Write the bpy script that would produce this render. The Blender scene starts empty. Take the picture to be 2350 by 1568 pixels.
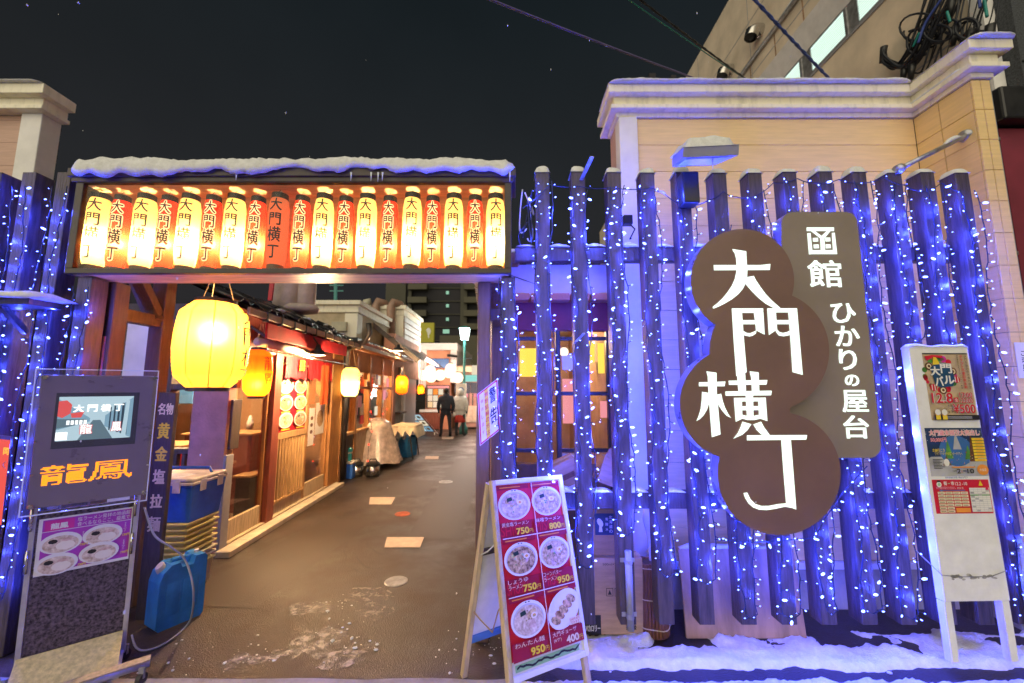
import bpy, bmesh, math, random
from mathutils import Vector, Matrix, noise
random.seed(11)
sc = bpy.context.scene
COL = sc.collection
PI = math.pi
# ------------------------------------------------------------------ camera
EYE = 1.6
TILT = math.radians(6.93)
F = 914.0                       # focal length in photo units (photo = 2350 x 1568 units)
CT, ST = math.cos(TILT), math.sin(TILT)
cd = bpy.data.cameras.new('camera')
cam = bpy.data.objects.new('camera', cd)
COL.objects.link(cam)
cam.location = (0, 0, EYE)
cam.rotation_euler = (PI / 2 + TILT, 0, 0)
cd.sensor_width = 36.0
cd.lens = F / 2350 * 36.0
cd.clip_start = 0.05
cd.clip_end = 500
cd.dof.use_dof = True
cd.dof.focus_distance = 2.7
cd.dof.aperture_fstop = 1.6
sc.camera = cam
# ------------------------------------------------------------------ night sky
w = bpy.data.worlds.new('World')
sc.world = w
w.use_nodes = True
nt = w.node_tree
nt.nodes.clear()
o = nt.nodes.new('ShaderNodeOutputWorld')
bg = nt.nodes.new('ShaderNodeBackground')
tc = nt.nodes.new('ShaderNodeTexCoord')
sep = nt.nodes.new('ShaderNodeSeparateXYZ')
rp = nt.nodes.new('ShaderNodeValToRGB')
rp.color_ramp.elements[0].position = 0.0
rp.color_ramp.elements[0].color = (.034, .031, .033, 1)
rp.color_ramp.elements[1].position = .75
rp.color_ramp.elements[1].color = (.0100, .0150, .0180, 1)
nz = nt.nodes.new('ShaderNodeTexNoise')
nz.inputs['Scale'].default_value = 1.7
nz.inputs['Detail'].default_value = 4
mx = nt.nodes.new('ShaderNodeMix')
mx.data_type = 'RGBA'
mx.blend_type = 'MULTIPLY'
mx.inputs[0].default_value = .62
nt.links.new(tc.outputs['Generated'], sep.inputs[0])
nt.links.new(tc.outputs['Generated'], nz.inputs['Vector'])
nt.links.new(sep.outputs['Z'], rp.inputs[0])
nt.links.new(rp.outputs[0], mx.inputs[6])
nt.links.new(nz.outputs['Fac'], mx.inputs[7])
nt.links.new(mx.outputs[2], bg.inputs[0])
nt.links.new(bg.outputs[0], o.inputs[0])
bg.inputs[1].default_value = 1.25
# ------------------------------------------------------------------ street lighting from behind the camera, high on the right
sd = bpy.data.lights.new('sun', 'SUN')
sd.energy = 2.75
sd.angle = math.radians(95)
sd.color = (1.0, .90, .66)
sun = bpy.data.objects.new('sun', sd)
COL.objects.link(sun)
az, el = math.radians(-20), math.radians(24)
sun.rotation_euler = Vector((-math.sin(az) * math.cos(el), math.cos(az) * math.cos(el), -math.sin(el))).to_track_quat('-Z', 'Y').to_euler()
sun.location = (3, -6, 8)
sc.view_settings.view_transform = 'Standard'
sc.view_settings.look = 'None'
sc.view_settings.gamma = 1
sc.view_settings.exposure = 0.0
cy = sc.cycles
cy.use_denoising = True
cy.max_bounces = 6
cy.diffuse_bounces = 3
cy.glossy_bounces = 3
cy.transmission_bounces = 4
cy.transparent_max_bounces = 12
cy.sample_clamp_indirect = 4.0
cy.caustics_reflective = False
cy.caustics_refractive = False

# ------------------------------------------------------------------ measuring helpers: a photo position plus a known plane gives a real point
def ray(u, v):
    dv = 784.0 - v
    return Vector(((u - 1175.0) / F, CT - dv / F * ST, ST + dv / F * CT))
def at(u, v, Y):
    r = ray(u, v)
    return Vector((0, 0, EYE)) + r * (Y / r.y)
def atX(u, v, X):
    r = ray(u, v)
    return Vector((0, 0, EYE)) + r * (X / r.x)
def atZ(u, v, z=0.0):
    r = ray(u, v)
    return Vector((0, 0, EYE)) + r * ((z - EYE) / r.z)
K = 4000 / 2350.0
def zoom(ox, oy, k):
    return lambda x, y: ((ox + x / k) / K, (oy + y / k) / K)

class Frame:
    """A flat board: four measured corners (tl, tr, br, bl) of a parallelogram, placed so that the top right corner is Y metres away."""
    def __init__(s, tl, tr, br, bl, Y):
        r = [ray(*p) for p in (tl, tr, br, bl)]
        d2 = Y / r[1].y
        m = Matrix((r[0], r[2], -r[3])).transposed()       # d1 r1 + d3 r3 - d4 r4 = d2 r2
        d = m.inverted() @ (r[1] * d2)
        P = [r[0] * d[0], r[1] * d2, r[2] * d[1], r[3] * d[2]]
        e = Vector((0, 0, EYE))
        P = [p + e for p in P]
        s.O = P[3]
        s.ex = (P[2] - P[3]); s.W = s.ex.length; s.ex.normalize()
        up = (P[0] - P[3])
        up -= s.ex * up.dot(s.ex)
        s.Hh = up.length
        s.ey = up.normalized()
        s.n = s.ex.cross(s.ey)
    def p(s, x, y, d=0.0):
        return s.O + s.ex * x + s.ey * y + s.n * d
    def loc(s, uv):
        r = ray(*uv)
        c = Vector((0, 0, EYE))
        t = (s.O - c).dot(s.n) / r.dot(s.n)
        q = c + r * t - s.O
        return (q.dot(s.ex), q.dot(s.ey))
class Plane(Frame):
    def __init__(s, O, ex, ey):
        s.O = Vector(O); s.ex = Vector(ex).normalized(); s.ey = Vector(ey).normalized(); s.n = s.ex.cross(s.ey)

# ------------------------------------------------------------------ materials
M = {}
def _nodes(name):
    m = bpy.data.materials.new(name)
    m.use_nodes = True
    n = m.node_tree
    n.nodes.clear()
    return m, n, n.nodes.new('ShaderNodeOutputMaterial')
def mat(name, col, rough=.6, metal=0., var=.14, scale=7., bump=0., bscale=45., stretch=(1, 1, 1), spec=.5, emit=None, es=0., col2=None, detail=4, coat=0., lo=.35, hi=.65):
    m, n, out = _nodes(name)
    L = n.links.new
    b = n.nodes.new('ShaderNodeBsdfPrincipled')
    b.inputs['Metallic'].default_value = metal
    b.inputs['Specular IOR Level'].default_value = spec
    b.inputs['Coat Weight'].default_value = coat
    t = n.nodes.new('ShaderNodeTexCoord')
    mp = n.nodes.new('ShaderNodeMapping')
    mp.inputs['Scale'].default_value = stretch
    L(t.outputs['Object'], mp.inputs[0])
    z = n.nodes.new('ShaderNodeTexNoise')
    z.inputs['Scale'].default_value = scale
    z.inputs['Detail'].default_value = detail
    z.inputs['Roughness'].default_value = .6
    L(mp.outputs[0], z.inputs['Vector'])
    r = n.nodes.new('ShaderNodeValToRGB')
    r.color_ramp.elements[0].position = lo
    r.color_ramp.elements[1].position = hi
    a = [max(0, c * (1 - var)) for c in col]
    c2 = col2 if col2 else [min(1, c * (1 + var)) for c in col]
    r.color_ramp.elements[0].color = (*a, 1)
    r.color_ramp.elements[1].color = (*c2, 1)
    L(z.outputs['Fac'], r.inputs[0])
    L(r.outputs[0], b.inputs['Base Color'])
    rr = n.nodes.new('ShaderNodeMapRange')
    rr.inputs[3].default_value = max(.02, rough - .1)
    rr.inputs[4].default_value = min(1, rough + .1)
    L(z.outputs['Fac'], rr.inputs[0])
    L(rr.outputs[0], b.inputs['Roughness'])
    if bump:
        z2 = n.nodes.new('ShaderNodeTexNoise')
        z2.inputs['Scale'].default_value = bscale
        z2.inputs['Detail'].default_value = 5
        L(mp.outputs[0], z2.inputs['Vector'])
        bp = n.nodes.new('ShaderNodeBump')
        bp.inputs['Strength'].default_value = bump
        bp.inputs['Distance'].default_value = .01
        L(z2.outputs['Fac'], bp.inputs['Height'])
        L(bp.outputs[0], b.inputs['Normal'])
    if emit:
        b.inputs['Emission Color'].default_value = (*emit, 1)
        b.inputs['Emission Strength'].default_value = es
    L(b.outputs[0], out.inputs[0])
    M[name] = m
    return m
def glow(name, col, strength):
    m, n, out = _nodes(name)
    e = n.nodes.new('ShaderNodeEmission')
    e.inputs[0].default_value = (*col, 1)
    e.inputs[1].default_value = strength
    n.links.new(e.outputs[0], out.inputs[0])
    M[name] = m
def pane(name, tint=(1, 1, 1), refl=.10):
    m, n, out = _nodes(name)
    L = n.links.new
    t = n.nodes.new('ShaderNodeBsdfTransparent'); t.inputs[0].default_value = (*tint, 1)
    g = n.nodes.new('ShaderNodeBsdfGlossy'); g.inputs['Roughness'].default_value = .03
    f = n.nodes.new('ShaderNodeFresnel'); f.inputs[0].default_value = 1.18
    a = n.nodes.new('ShaderNodeMath'); a.operation = 'MULTIPLY_ADD'; a.inputs[1].default_value = .5; a.inputs[2].default_value = refl * .06
    x = n.nodes.new('ShaderNodeMixShader')
    L(f.outputs[0], a.inputs[0]); L(a.outputs[0], x.inputs[0]); L(t.outputs[0], x.inputs[1]); L(g.outputs[0], x.inputs[2]); L(x.outputs[0], out.inputs[0])
    M[name] = m
def paper(name, col, tr, e, es):
    """lantern skin: lets any bulb inside shine through, plus an even glow of its own"""
    m, n, out = _nodes(name)
    L = n.links.new
    a = n.nodes.new('ShaderNodeBsdfTranslucent'); a.inputs[0].default_value = (*tr, 1)
    d = n.nodes.new('ShaderNodeBsdfDiffuse'); d.inputs[0].default_value = (*col, 1)
    x = n.nodes.new('ShaderNodeMixShader'); x.inputs[0].default_value = .40
    rf = n.nodes.new('ShaderNodeBsdfRefraction'); rf.inputs['Color'].default_value = (*[min(1, c * 1.05) for c in tr], 1); rf.inputs['Roughness'].default_value = 1.0; rf.inputs['IOR'].default_value = 1.35
    y = n.nodes.new('ShaderNodeMixShader'); y.inputs[0].default_value = .30
    em = n.nodes.new('ShaderNodeEmission'); em.inputs[0].default_value = (*e, 1); em.inputs[1].default_value = es
    s = n.nodes.new('ShaderNodeAddShader')
    t = n.nodes.new('ShaderNodeTexCoord')
    z = n.nodes.new('ShaderNodeTexNoise'); z.inputs['Scale'].default_value = 30
    r = n.nodes.new('ShaderNodeMix'); r.data_type = 'RGBA'; r.inputs[6].default_value = (*[c * .82 for c in tr], 1); r.inputs[7].default_value = (*tr, 1)
    L(t.outputs['Object'], z.inputs['Vector']); L(z.outputs['Fac'], r.inputs[0]); L(r.outputs[2], a.inputs[0])
    L(a.outputs[0], x.inputs[1]); L(d.outputs[0], x.inputs[2]); L(x.outputs[0], y.inputs[1]); L(rf.outputs[0], y.inputs[2]); L(y.outputs[0], s.inputs[0]); L(em.outputs[0], s.inputs[1]); L(s.outputs[0], out.inputs[0])
    M[name] = m

mat('dark_wood', (.060, .046, .046), .5, var=.25, scale=9, stretch=(6, 6, .8), bump=.25, bscale=30)
mat('fence_paint', (.070, .050, .050), .42, var=.42, scale=9, stretch=(5, 5, .55), bump=.4, bscale=26, detail=8)
mat('gate_wood', (.150, .085, .055), .5, var=.2, scale=8, stretch=(8, 8, .8), bump=.25, bscale=30)
mat('light_wood', (.50, .30, .13), .5, var=.22, scale=6, stretch=(8, 8, 1), bump=.2)
mat('red_wood', (.22, .055, .035), .45, var=.25, scale=6, stretch=(8, 8, 1), bump=.2)
mat('orange_wood', (.40, .19, .065), .5, var=.25, scale=6, stretch=(8, 8, 1), bump=.2)
mat('ply_wood', (.78, .50, .24), .45, var=.2, scale=5, stretch=(1, 6, 6), bump=.15)
mat('pale_wood', (.55, .43, .27), .65, var=.22, scale=6, stretch=(8, 8, 1), bump=.3)
mat('black_metal', (.022, .020, .022), .4, metal=0, var=.3, bump=.05)
mat('case_frame', (.050, .034, .030), .38, var=.25, scale=9, bump=.06)
mat('siding_peach', (.84, .60, .265), .55, var=.06, scale=5, bump=.12, bscale=16, stretch=(.7, .7, 9))
mat('siding_pink', (.55, .35, .28), .55, var=.07, scale=5, bump=.35, bscale=16, stretch=(.7, .7, 9))
mat('trim_cream', (.80, .75, .61), .55, var=.13, scale=5, bump=.12, bscale=60, stretch=(3, 3, .5), detail=7, lo=.3, hi=.5)
mat('trim_white', (.76, .74, .74), .55, var=.08, scale=4, bump=.1)
mat('plaster_pink', (.46, .25, .20), .8, var=.18, scale=4, bump=.25)
mat('plaster_beige', (.50, .41, .28), .85, var=.15, scale=4, bump=.25)
mat('plaster_orange', (.48, .27, .13), .8, var=.12, scale=4, bump=.2)
mat('salmon_wall', (.62, .26, .15), .75, var=.1, scale=3, bump=.15)
mat('concrete_beige', (.66, .56, .44), .85, var=.13, scale=1.6, bump=.2, bscale=25, detail=7)
mat('concrete', (.33, .31, .29), .9, var=.25, scale=6, bump=.5, bscale=40, detail=8)
mat('foundation', (.40, .36, .33), .9, var=.3, scale=5, bump=.3, stretch=(1, 1, .5))
mat('grey_stucco', (.058, .064, .075), .95, var=.45, scale=60, bump=.9, bscale=90)
mat('maroon', (.20, .022, .045), .55, var=.15, scale=3)
mat('tile_black', (.030, .028, .032), .28, var=.3, scale=8, bump=.1, spec=.6)
mat('roof_brown', (.10, .075, .065), .5, var=.25, scale=8, bump=.2)
mat('fascia_pale', (.40, .30, .22), .6, var=.2, scale=6, bump=.2)
mat('snow', (.80, .81, .84), .8, var=.10, scale=22, bump=.9, bscale=120, spec=.3, detail=8)
mat('ice', (.75, .80, .86), .12, var=.05, spec=.6)
mat('plastic_black', (.018, .018, .020), .35, var=.2)
mat('plastic_grey', (.30, .30, .33), .4, var=.1)
mat('steel', (.62, .60, .58), .25, metal=1, var=.1, scale=20)
mat('alu', (.60, .58, .58), .38, metal=.6, var=.1, scale=15)
mat('galv', (.42, .42, .43), .4, metal=.7, var=.25, scale=12)
mat('jug_blue', (.030, .20, .50), .36, var=.2, scale=9, bump=.2, bscale=22, detail=7)
mat('cooler_blue', (.035, .14, .58), .38, var=.15, scale=6, bump=.05)
mat('teal_plastic', (.02, .30, .36), .35, var=.1)
mat('lid_white', (.62, .55, .52), .5, var=.18, scale=9, bump=.1)
mat('crate_yellow', (.72, .60, .20), .42, var=.14, scale=5)
mat('crate_cream', (.74, .66, .42), .45, var=.12, scale=5)
mat('cardboard', (.42, .25, .13), .8, var=.14, scale=7, bump=.15, stretch=(1, 1, 5))
mat('cardboard_pale', (.50, .33, .22), .8, var=.12, scale=7, bump=.15, stretch=(1, 1, 5))
mat('ink', (.014, .013, .016), .5, var=.2)
mat('ink_navy', (.018, .03, .08), .45, var=.1)
mat('board_panel', (.43, .27, .18), .6, var=.28, scale=3, stretch=(3, 3, .6), bump=.12, detail=7)
mat('reed', (.17, .065, .045), .5, var=.35, scale=14, stretch=(3, 3, .5))
mat('twine', (.62, .52, .40), .8)
mat('cord_black', (.012, .014, .022), .45)
mat('cord_navy', (.012, .02, .06), .4)
mat('cable_blue', (.06, .10, .40), .45)
mat('cable_teal', (.01, .22, .20), .45)
mat('cable_violet', (.16, .13, .32), .5)
mat('rope', (.42, .28, .15), .8)
mat('sign_brown', (.195, .112, .090), .42, var=.08, scale=3, coat=.15)
mat('sign_taupe', (.27, .22, .19), .42, var=.06, scale=3, coat=.15)
mat('white_paint', (.74, .73, .72), .45, var=.09, scale=9, bump=.08, detail=7)
mat('white_worn', (.80, .80, .83), .6, var=.07, scale=9, bump=.1, detail=7)
mat('paper_white', (.78, .76, .72), .7, var=.04)
mat('print_red', (.62, .018, .040), .35, var=.12, scale=6)
mat('print_red_dark', (.34, .012, .030), .35, var=.12, scale=6)
mat('print_magenta', (.62, .03, .30), .4, var=.12, scale=6)
mat('print_violet', (.42, .05, .45), .4, var=.12, scale=6)
mat('print_navy', (.02, .045, .12), .4, var=.3, scale=8)
mat('print_blue', (.05, .16, .42), .4, var=.15)
mat('print_yellow', (.85, .62, .04), .4, var=.06)
mat('print_orange', (.82, .30, .04), .4, var=.12)
mat('print_green', (.10, .30, .06), .4, var=.3, scale=20)
mat('print_palegreen', (.30, .55, .30), .5, var=.08)
mat('print_kraft', (.52, .39, .24), .6, var=.15, scale=14)
mat('print_cream', (.80, .68, .46), .5, var=.08)
mat('print_grey', (.45, .45, .47), .5, var=.15)
mat('print_pink', (.80, .30, .36), .45, var=.08)
mat('print_brown', (.16, .065, .03), .5, var=.4, scale=30)
mat('bowl_rim', (.80, .78, .75), .3, var=.05)
mat('bowl_shade', (.56, .54, .55), .35, var=.05)
mat('noodle_gold', (.62, .36, .12), .4, var=.45, scale=60, col2=(.85, .66, .36), detail=6)
mat('noodle_pale', (.72, .50, .34), .4, var=.35, scale=50, col2=(.86, .74, .60), detail=6)
mat('noodle_dark', (.30, .13, .05), .4, var=.6, scale=55, col2=(.78, .55, .28), detail=6)
mat('meat', (.60, .36, .28), .4, var=.2, scale=50, col2=(.78, .58, .48))
mat('gyoza', (.40, .14, .05), .35, var=.6, scale=45, col2=(.80, .52, .30), detail=6)
mat('egg', (.85, .78, .66), .35, var=.05)
mat('yolk', (.80, .42, .08), .35, var=.1)
mat('nori', (.02, .05, .03), .4, var=.3)
mat('carpet_grey', (.095, .070, .085), .95, var=.75, scale=70, bump=.8, bscale=90, detail=5)
mat('plate_gold', (.66, .54, .24), .55, var=.2, scale=45, bump=.3, bscale=70)
mat('panel_dark', (.16, .115, .135), .3, var=.08, coat=.3)
mat('red_cloth', (.50, .012, .020), .75, var=.22, scale=6, bump=.1)
mat('orange_cloth', (.75, .12, .03), .75, var=.2, scale=6)
mat('cream_cloth', (.72, .62, .45), .8, var=.12, scale=6, bump=.15)
mat('clear_sheet', (.62, .52, .46), .25, var=.25, scale=9, bump=.5, bscale=14)
mat('duct', (.52, .42, .38), .5, var=.22, scale=4, bump=.05)
mat('pipe_brown', (.32, .20, .15), .5, var=.12)
mat('pipe_cream', (.48, .45, .34), .5, var=.12)
mat('pole_teal', (.06, .25, .24), .45, var=.12)
mat('tower_wall', (.07, .067, .05), .9, var=.12, scale=.2)
mat('tower_dark', (.016, .015, .020), .8, var=.3, scale=.2)
mat('tower_band', (.095, .088, .062), .9, var=.12, scale=.2)
mat('billboard', (.32, .29, .02), .6, var=.08, scale=.5, emit=(.32, .29, .02), es=.22)
mat('skin', (.55, .34, .25), .55, var=.05)
mat('jacket_navy', (.030, .038, .065), .7, var=.25, scale=12, bump=.2, bscale=20)
mat('jeans_dark', (.022, .026, .045), .75, var=.2, scale=14)
mat('hair_dark', (.02, .015, .013), .5, var=.3, scale=30)
mat('coat_white', (.68, .70, .72), .75, var=.1, scale=12, bump=.2, bscale=20)
mat('fur_white', (.70, .70, .70), .9, var=.15, scale=40, bump=.8, bscale=60)
mat('skirt_red', (.48, .04, .035), .7, var=.12)
mat('boots', (.05, .08, .10), .5, var=.2)
mat('tights', (.03, .035, .05), .6)
mat('interior_wall', (.50, .34, .20), .8, var=.2, scale=3)
mat('interior_dark', (.12, .075, .05), .8, var=.4, scale=3)
mat('terracotta', (.45, .12, .06), .7, var=.3, scale=10)
glow('led_blue', (.11, .165, 1.0), 17.0)
glow('letter_light', (.86, 1.0, .90), 1.5)
glow('dot_amber', (1.0, .26, .001), 2.2)
glow('screen_white', (.66, .90, 1.0), .72)
glow('screen_sky', (.35, .62, .80), .6)
glow('screen_grey', (.22, .36, .42), .5)
glow('screen_dark', (.05, .10, .13), .5)
glow('screen_red', (.95, .12, .10), .8)
glow('screen_type', (.95, 1.0, 1.0), 1.4)
glow('sign_red_lit', (1.0, .12, .10), .9)
glow('sign_type_lit', (1.0, .72, .08), 1.3)
glow('window_green', (.74, .98, .84), 1.25)
glow('lamp_white', (.85, 1.0, .96), 9.0)
glow('lamp_warm', (1.0, .70, .36), 14.0)
glow('fluor', (1.0, .86, .62), 7.0)
glow('globe_pink', (1.0, .66, .46), 2.4)
glow('led_red', (1.0, .04, .02), 6.0)
glow('lit_box', (.95, .82, .60), .9)
glow('lit_box_teal', (.35, .85, .75), .9)
glow('tower_light', (.45, .85, .6), .7)
glow('vend_yellow', (1.0, .72, .10), 1.2)
glow('vend_white', (1.0, .90, .75), 1.4)
glow('vend_pink', (1.0, .35, .40), .9)
pane('glass')
pane('glass_case', (.98, .97, .95), .12)
def acrylic():
    m, n, out = _nodes('acrylic'); L = n.links.new
    t = n.nodes.new('ShaderNodeBsdfTransparent'); d = n.nodes.new('ShaderNodeBsdfDiffuse'); d.inputs[0].default_value = (.8, .8, .86, 1); x = n.nodes.new('ShaderNodeMixShader'); x.inputs[0].default_value = .03
    L(t.outputs[0], x.inputs[1]); L(d.outputs[0], x.inputs[2]); L(x.outputs[0], out.inputs[0]); M['acrylic'] = m
acrylic()
paper('paper_yellow', (.85, .62, .22), (.95, .68, .20), (1.0, .58, .14), .85)
paper('paper_big', (.80, .36, .05), (.98, .44, .07), (1.0, .36, .03), .30)
paper('paper_red', (.60, .03, .02), (.85, .06, .02), (1.0, .045, .010), .75)
paper('paper_orange', (.75, .22, .10), (.80, .24, .10), (1.0, .28, .10), .45)  # unlit lantern: no bulb inside, a faint glow is added to the paper
paper('paper_outline', (.85, .60, .30), (.95, .70, .36), (1.0, .74, .40), 1.15)
paper('paper_fire', (.80, .10, .02), (.95, .19, .012), (1.0, .085, .008), .60)
def asphalt():
    m, n, out = _nodes('asphalt')
    L = n.links.new
    b = n.nodes.new('ShaderNodeBsdfPrincipled')
    t = n.nodes.new('ShaderNodeTexCoord')
    z = n.nodes.new('ShaderNodeTexNoise'); z.inputs['Scale'].default_value = 1.7; z.inputs['Detail'].default_value = 8; z.inputs['Roughness'].default_value = .65
    f = n.nodes.new('ShaderNodeTexNoise'); f.inputs['Scale'].default_value = 170; f.inputs['Detail'].default_value = 3
    v = n.nodes.new('ShaderNodeTexVoronoi'); v.inputs['Scale'].default_value = 150
    for q in (z, f, v): L(t.outputs['Object'], q.inputs['Vector'])
    r = n.nodes.new('ShaderNodeValToRGB')
    r.color_ramp.elements[0].position = .34; r.color_ramp.elements[0].color = (.021, .015, .012, 1)
    r.color_ramp.elements[1].position = .68; r.color_ramp.elements[1].color = (.056, .039, .029, 1)
    L(z.outputs['Fac'], r.inputs[0])
    x = n.nodes.new('ShaderNodeMix'); x.data_type = 'RGBA'; x.blend_type = 'OVERLAY'; x.inputs[0].default_value = .5
    L(r.outputs[0], x.inputs[6]); L(f.outputs['Fac'], x.inputs[7]); L(x.outputs[2], b.inputs['Base Color'])
    wet = n.nodes.new('ShaderNodeMapRange'); wet.inputs[1].default_value = .38; wet.inputs[2].default_value = .62; wet.inputs[3].default_value = .34; wet.inputs[4].default_value = .62
    L(z.outputs['Fac'], wet.inputs[0]); L(wet.outputs[0], b.inputs['Roughness'])
    bp = n.nodes.new('ShaderNodeBump'); bp.inputs['Strength'].default_value = .5; bp.inputs['Distance'].default_value = .005
    a = n.nodes.new('ShaderNodeMath'); a.operation = 'ADD'
    L(v.outputs['Distance'], a.inputs[0]); L(f.outputs['Fac'], a.inputs[1]); L(a.outputs[0], bp.inputs['Height']); L(bp.outputs[0], b.inputs['Normal'])
    L(b.outputs[0], out.inputs[0])
    M['asphalt'] = m
asphalt()
mat('asphalt_patch', (.040, .030, .025), .5, var=.3, scale=60, bump=.35, bscale=170, detail=6)

# ------------------------------------------------------------------ mesh building
BASE = {}
class MB:
    def __init__(s): s.v = []; s.f = []; s.m = []; s.mats = []
    def mi(s, m):
        if m not in s.mats: s.mats.append(m)
        return s.mats.index(m)
    def face(s, pts, m):
        k = len(s.v); s.v += [Vector(p) for p in pts]; s.f.append(list(range(k, k + len(pts)))); s.m.append(s.mi(m))
    def raw(s, vs, fs, m):
        k = len(s.v); s.v += [Vector(p) for p in vs]; i = s.mi(m)
        for f in fs: s.f.append([k + a for a in f]); s.m.append(i)
    def hexa(s, c, m):
        s.raw(c, [(0, 3, 2, 1), (4, 5, 6, 7), (0, 1, 5, 4), (1, 2, 6, 5), (2, 3, 7, 6), (3, 0, 4, 7)], m)
    def box(s, x0, x1, y0, y1, z0, z1, m):
        if x1 < x0: x0, x1 = x1, x0
        s.hexa([(x0, y0, z0), (x1, y0, z0), (x1, y1, z0), (x0, y1, z0), (x0, y0, z1), (x1, y0, z1), (x1, y1, z1), (x0, y1, z1)], m)
    def fbox(s, fr, x0, x1, y0, y1, d0, d1, m):
        """box on a board: x, y in the board, d along its normal"""
        p = fr.p
        s.hexa([p(x0, y0, d0), p(x1, y0, d0), p(x1, y1, d0), p(x0, y1, d0), p(x0, y0, d1), p(x1, y0, d1), p(x1, y1, d1), p(x0, y1, d1)], m)
    def bar(s, a, b, wx, wy, m, up=(0, 0, 1)):
        a = Vector(a); b = Vector(b); d = (b - a).normalized(); up = Vector(up)
        if abs(d.dot(up)) > .95: up = Vector((0, 1, 0))
        x = d.cross(up).normalized() * wx / 2; y = d.cross(x.normalized()).normalized() * wy / 2
        s.hexa([a - x - y, a + x - y, a + x + y, a - x + y, b - x - y, b + x - y, b + x + y, b - x + y], m)
    def tube(s, pts, r, m, n=8, cap=True):
        pts = [Vector(p) for p in pts]; rs = r if isinstance(r, (list, tuple)) else [r] * len(pts)
        k = len(s.v); i = s.mi(m); ref = None
        for j, p in enumerate(pts):
            d = (pts[min(j + 1, len(pts) - 1)] - pts[max(j - 1, 0)]).normalized()
            if ref is None: ref = d.orthogonal().normalized()
            ref = (ref - d * ref.dot(d))
            ref = ref.normalized() if ref.length > 1e-6 else d.orthogonal().normalized()
            q = d.cross(ref)
            for a in range(n):
                t = 2 * PI * a / n
                s.v.append(p + (ref * math.cos(t) + q * math.sin(t)) * rs[j])
        for j in range(len(pts) - 1):
            for a in range(n):
                b = (a + 1) % n
                s.f.append([k + j * n + a, k + j * n + b, k + (j + 1) * n + b, k + (j + 1) * n + a]); s.m.append(i)
        if cap:
            s.f.append([k + a for a in range(n)][::-1]); s.m.append(i)
            e = k + (len(pts) - 1) * n
            s.f.append([e + a for a in range(n)]); s.m.append(i)
    def lathe(s, prof, c, m, n=24, sx=1., sy=1., capb=True, capt=True):
        """prof: (radius, z) rows; m may be a function of the row"""
        c = Vector(c); k = len(s.v)
        for r, z in prof:
            for a in range(n):
                t = 2 * PI * a / n
                s.v.append(c + Vector((r * sx * math.cos(t), r * sy * math.sin(t), z)))
        for j in range(len(prof) - 1):
            i = s.mi(m(j) if callable(m) else m)
            for a in range(n):
                b = (a + 1) % n
                s.f.append([k + j * n + a, k + j * n + b, k + (j + 1) * n + b, k + (j + 1) * n + a]); s.m.append(i)
        i = s.mi(m(0) if callable(m) else m)
        if capb: s.f.append([k + a for a in range(n)][::-1]); s.m.append(i)
        if capt:
            e = k + (len(prof) - 1) * n; s.f.append([e + a for a in range(n)]); s.m.append(i)
    def loft(s, rings, m, cap=True):
        k = len(s.v); n = len(rings[0]); i = s.mi(m)
        for r in rings: s.v += [Vector(p) for p in r]
        for j in range(len(rings) - 1):
            for a in range(n):
                b = (a + 1) % n
                s.f.append([k + j * n + a, k + j * n + b, k + (j + 1) * n + b, k + (j + 1) * n + a]); s.m.append(i)
        if cap:
            s.f.append([k + a for a in range(n)][::-1]); s.m.append(i)
            e = k + (len(rings) - 1) * n; s.f.append([e + a for a in range(n)]); s.m.append(i)
    def prism(s, fr, pts, d0, d1, m, ms=None):
        """solid plate from an outline in a board's own x, y (counter-clockwise)"""
        ar = sum(pts[i][0] * pts[(i + 1) % len(pts)][1] - pts[(i + 1) % len(pts)][0] * pts[i][1] for i in range(len(pts)))
        if ar < 0: pts = pts[::-1]
        n = len(pts)
        s.face([fr.p(x, y, d1) for x, y in pts], m)
        s.face([fr.p(x, y, d0) for x, y in pts[::-1]], ms or m)
        for i in range(n):
            a, b = pts[i], pts[(i + 1) % n]
            s.face([fr.p(*a, d0), fr.p(*b, d0), fr.p(*b, d1), fr.p(*a, d1)], ms or m)
    def blob(s, c, r, m, n=8, k=6, wob=.15, seed=0):
        c = Vector(c); r = Vector(r if hasattr(r, '__len__') else (r, r, r))
        rings = []
        for j in range(1, k):
            ph = PI * j / k
            rings.append([c + Vector((r.x * math.sin(ph) * math.cos(2 * PI * a / n), r.y * math.sin(ph) * math.sin(2 * PI * a / n), -r.z * math.cos(ph))) * 1.0 + Vector((0, 0, 0)) for a in range(n)])
        if wob:
            rings = [[p + (p - c) * wob * noise.noise((p - c) * 9 + Vector((seed, seed * .7, 3))) * 2 for p in q] for q in rings]
        s.loft(rings, m)
    def make(s, name, parent=None, bevel=0., smooth=False, label=None, cat=None, group=None, kind=None, loc=None, seg=2):
        off = Vector((0, 0, 0))
        if parent is not None: off = BASE[parent.name]
        elif loc is not None: off = Vector(loc)
        me = bpy.data.meshes.new(name)
        me.from_pydata([v - off for v in s.v], [], s.f)
        for m in s.mats: me.materials.append(M[m])
        me.polygons.foreach_set('material_index', s.m)
        if smooth: me.polygons.foreach_set('use_smooth', [True] * len(me.polygons))
        me.update()
        ob = bpy.data.objects.new(name, me)
        COL.objects.link(ob)
        BASE[ob.name] = off
        if parent is not None: ob.parent = parent
        elif loc is not None: ob.location = off
        if bevel:
            b = ob.modifiers.new('bevel', 'BEVEL'); b.width = bevel; b.segments = seg; b.limit_method = 'ANGLE'; b.angle_limit = math.radians(40)
        tag(ob, label, cat, group, kind)
        return ob
def tag(ob, label=None, cat=None, group=None, kind=None):
    if label: ob['label'] = label
    if cat: ob['category'] = cat
    if group: ob['group'] = group
    if kind: ob['kind'] = kind
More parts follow.
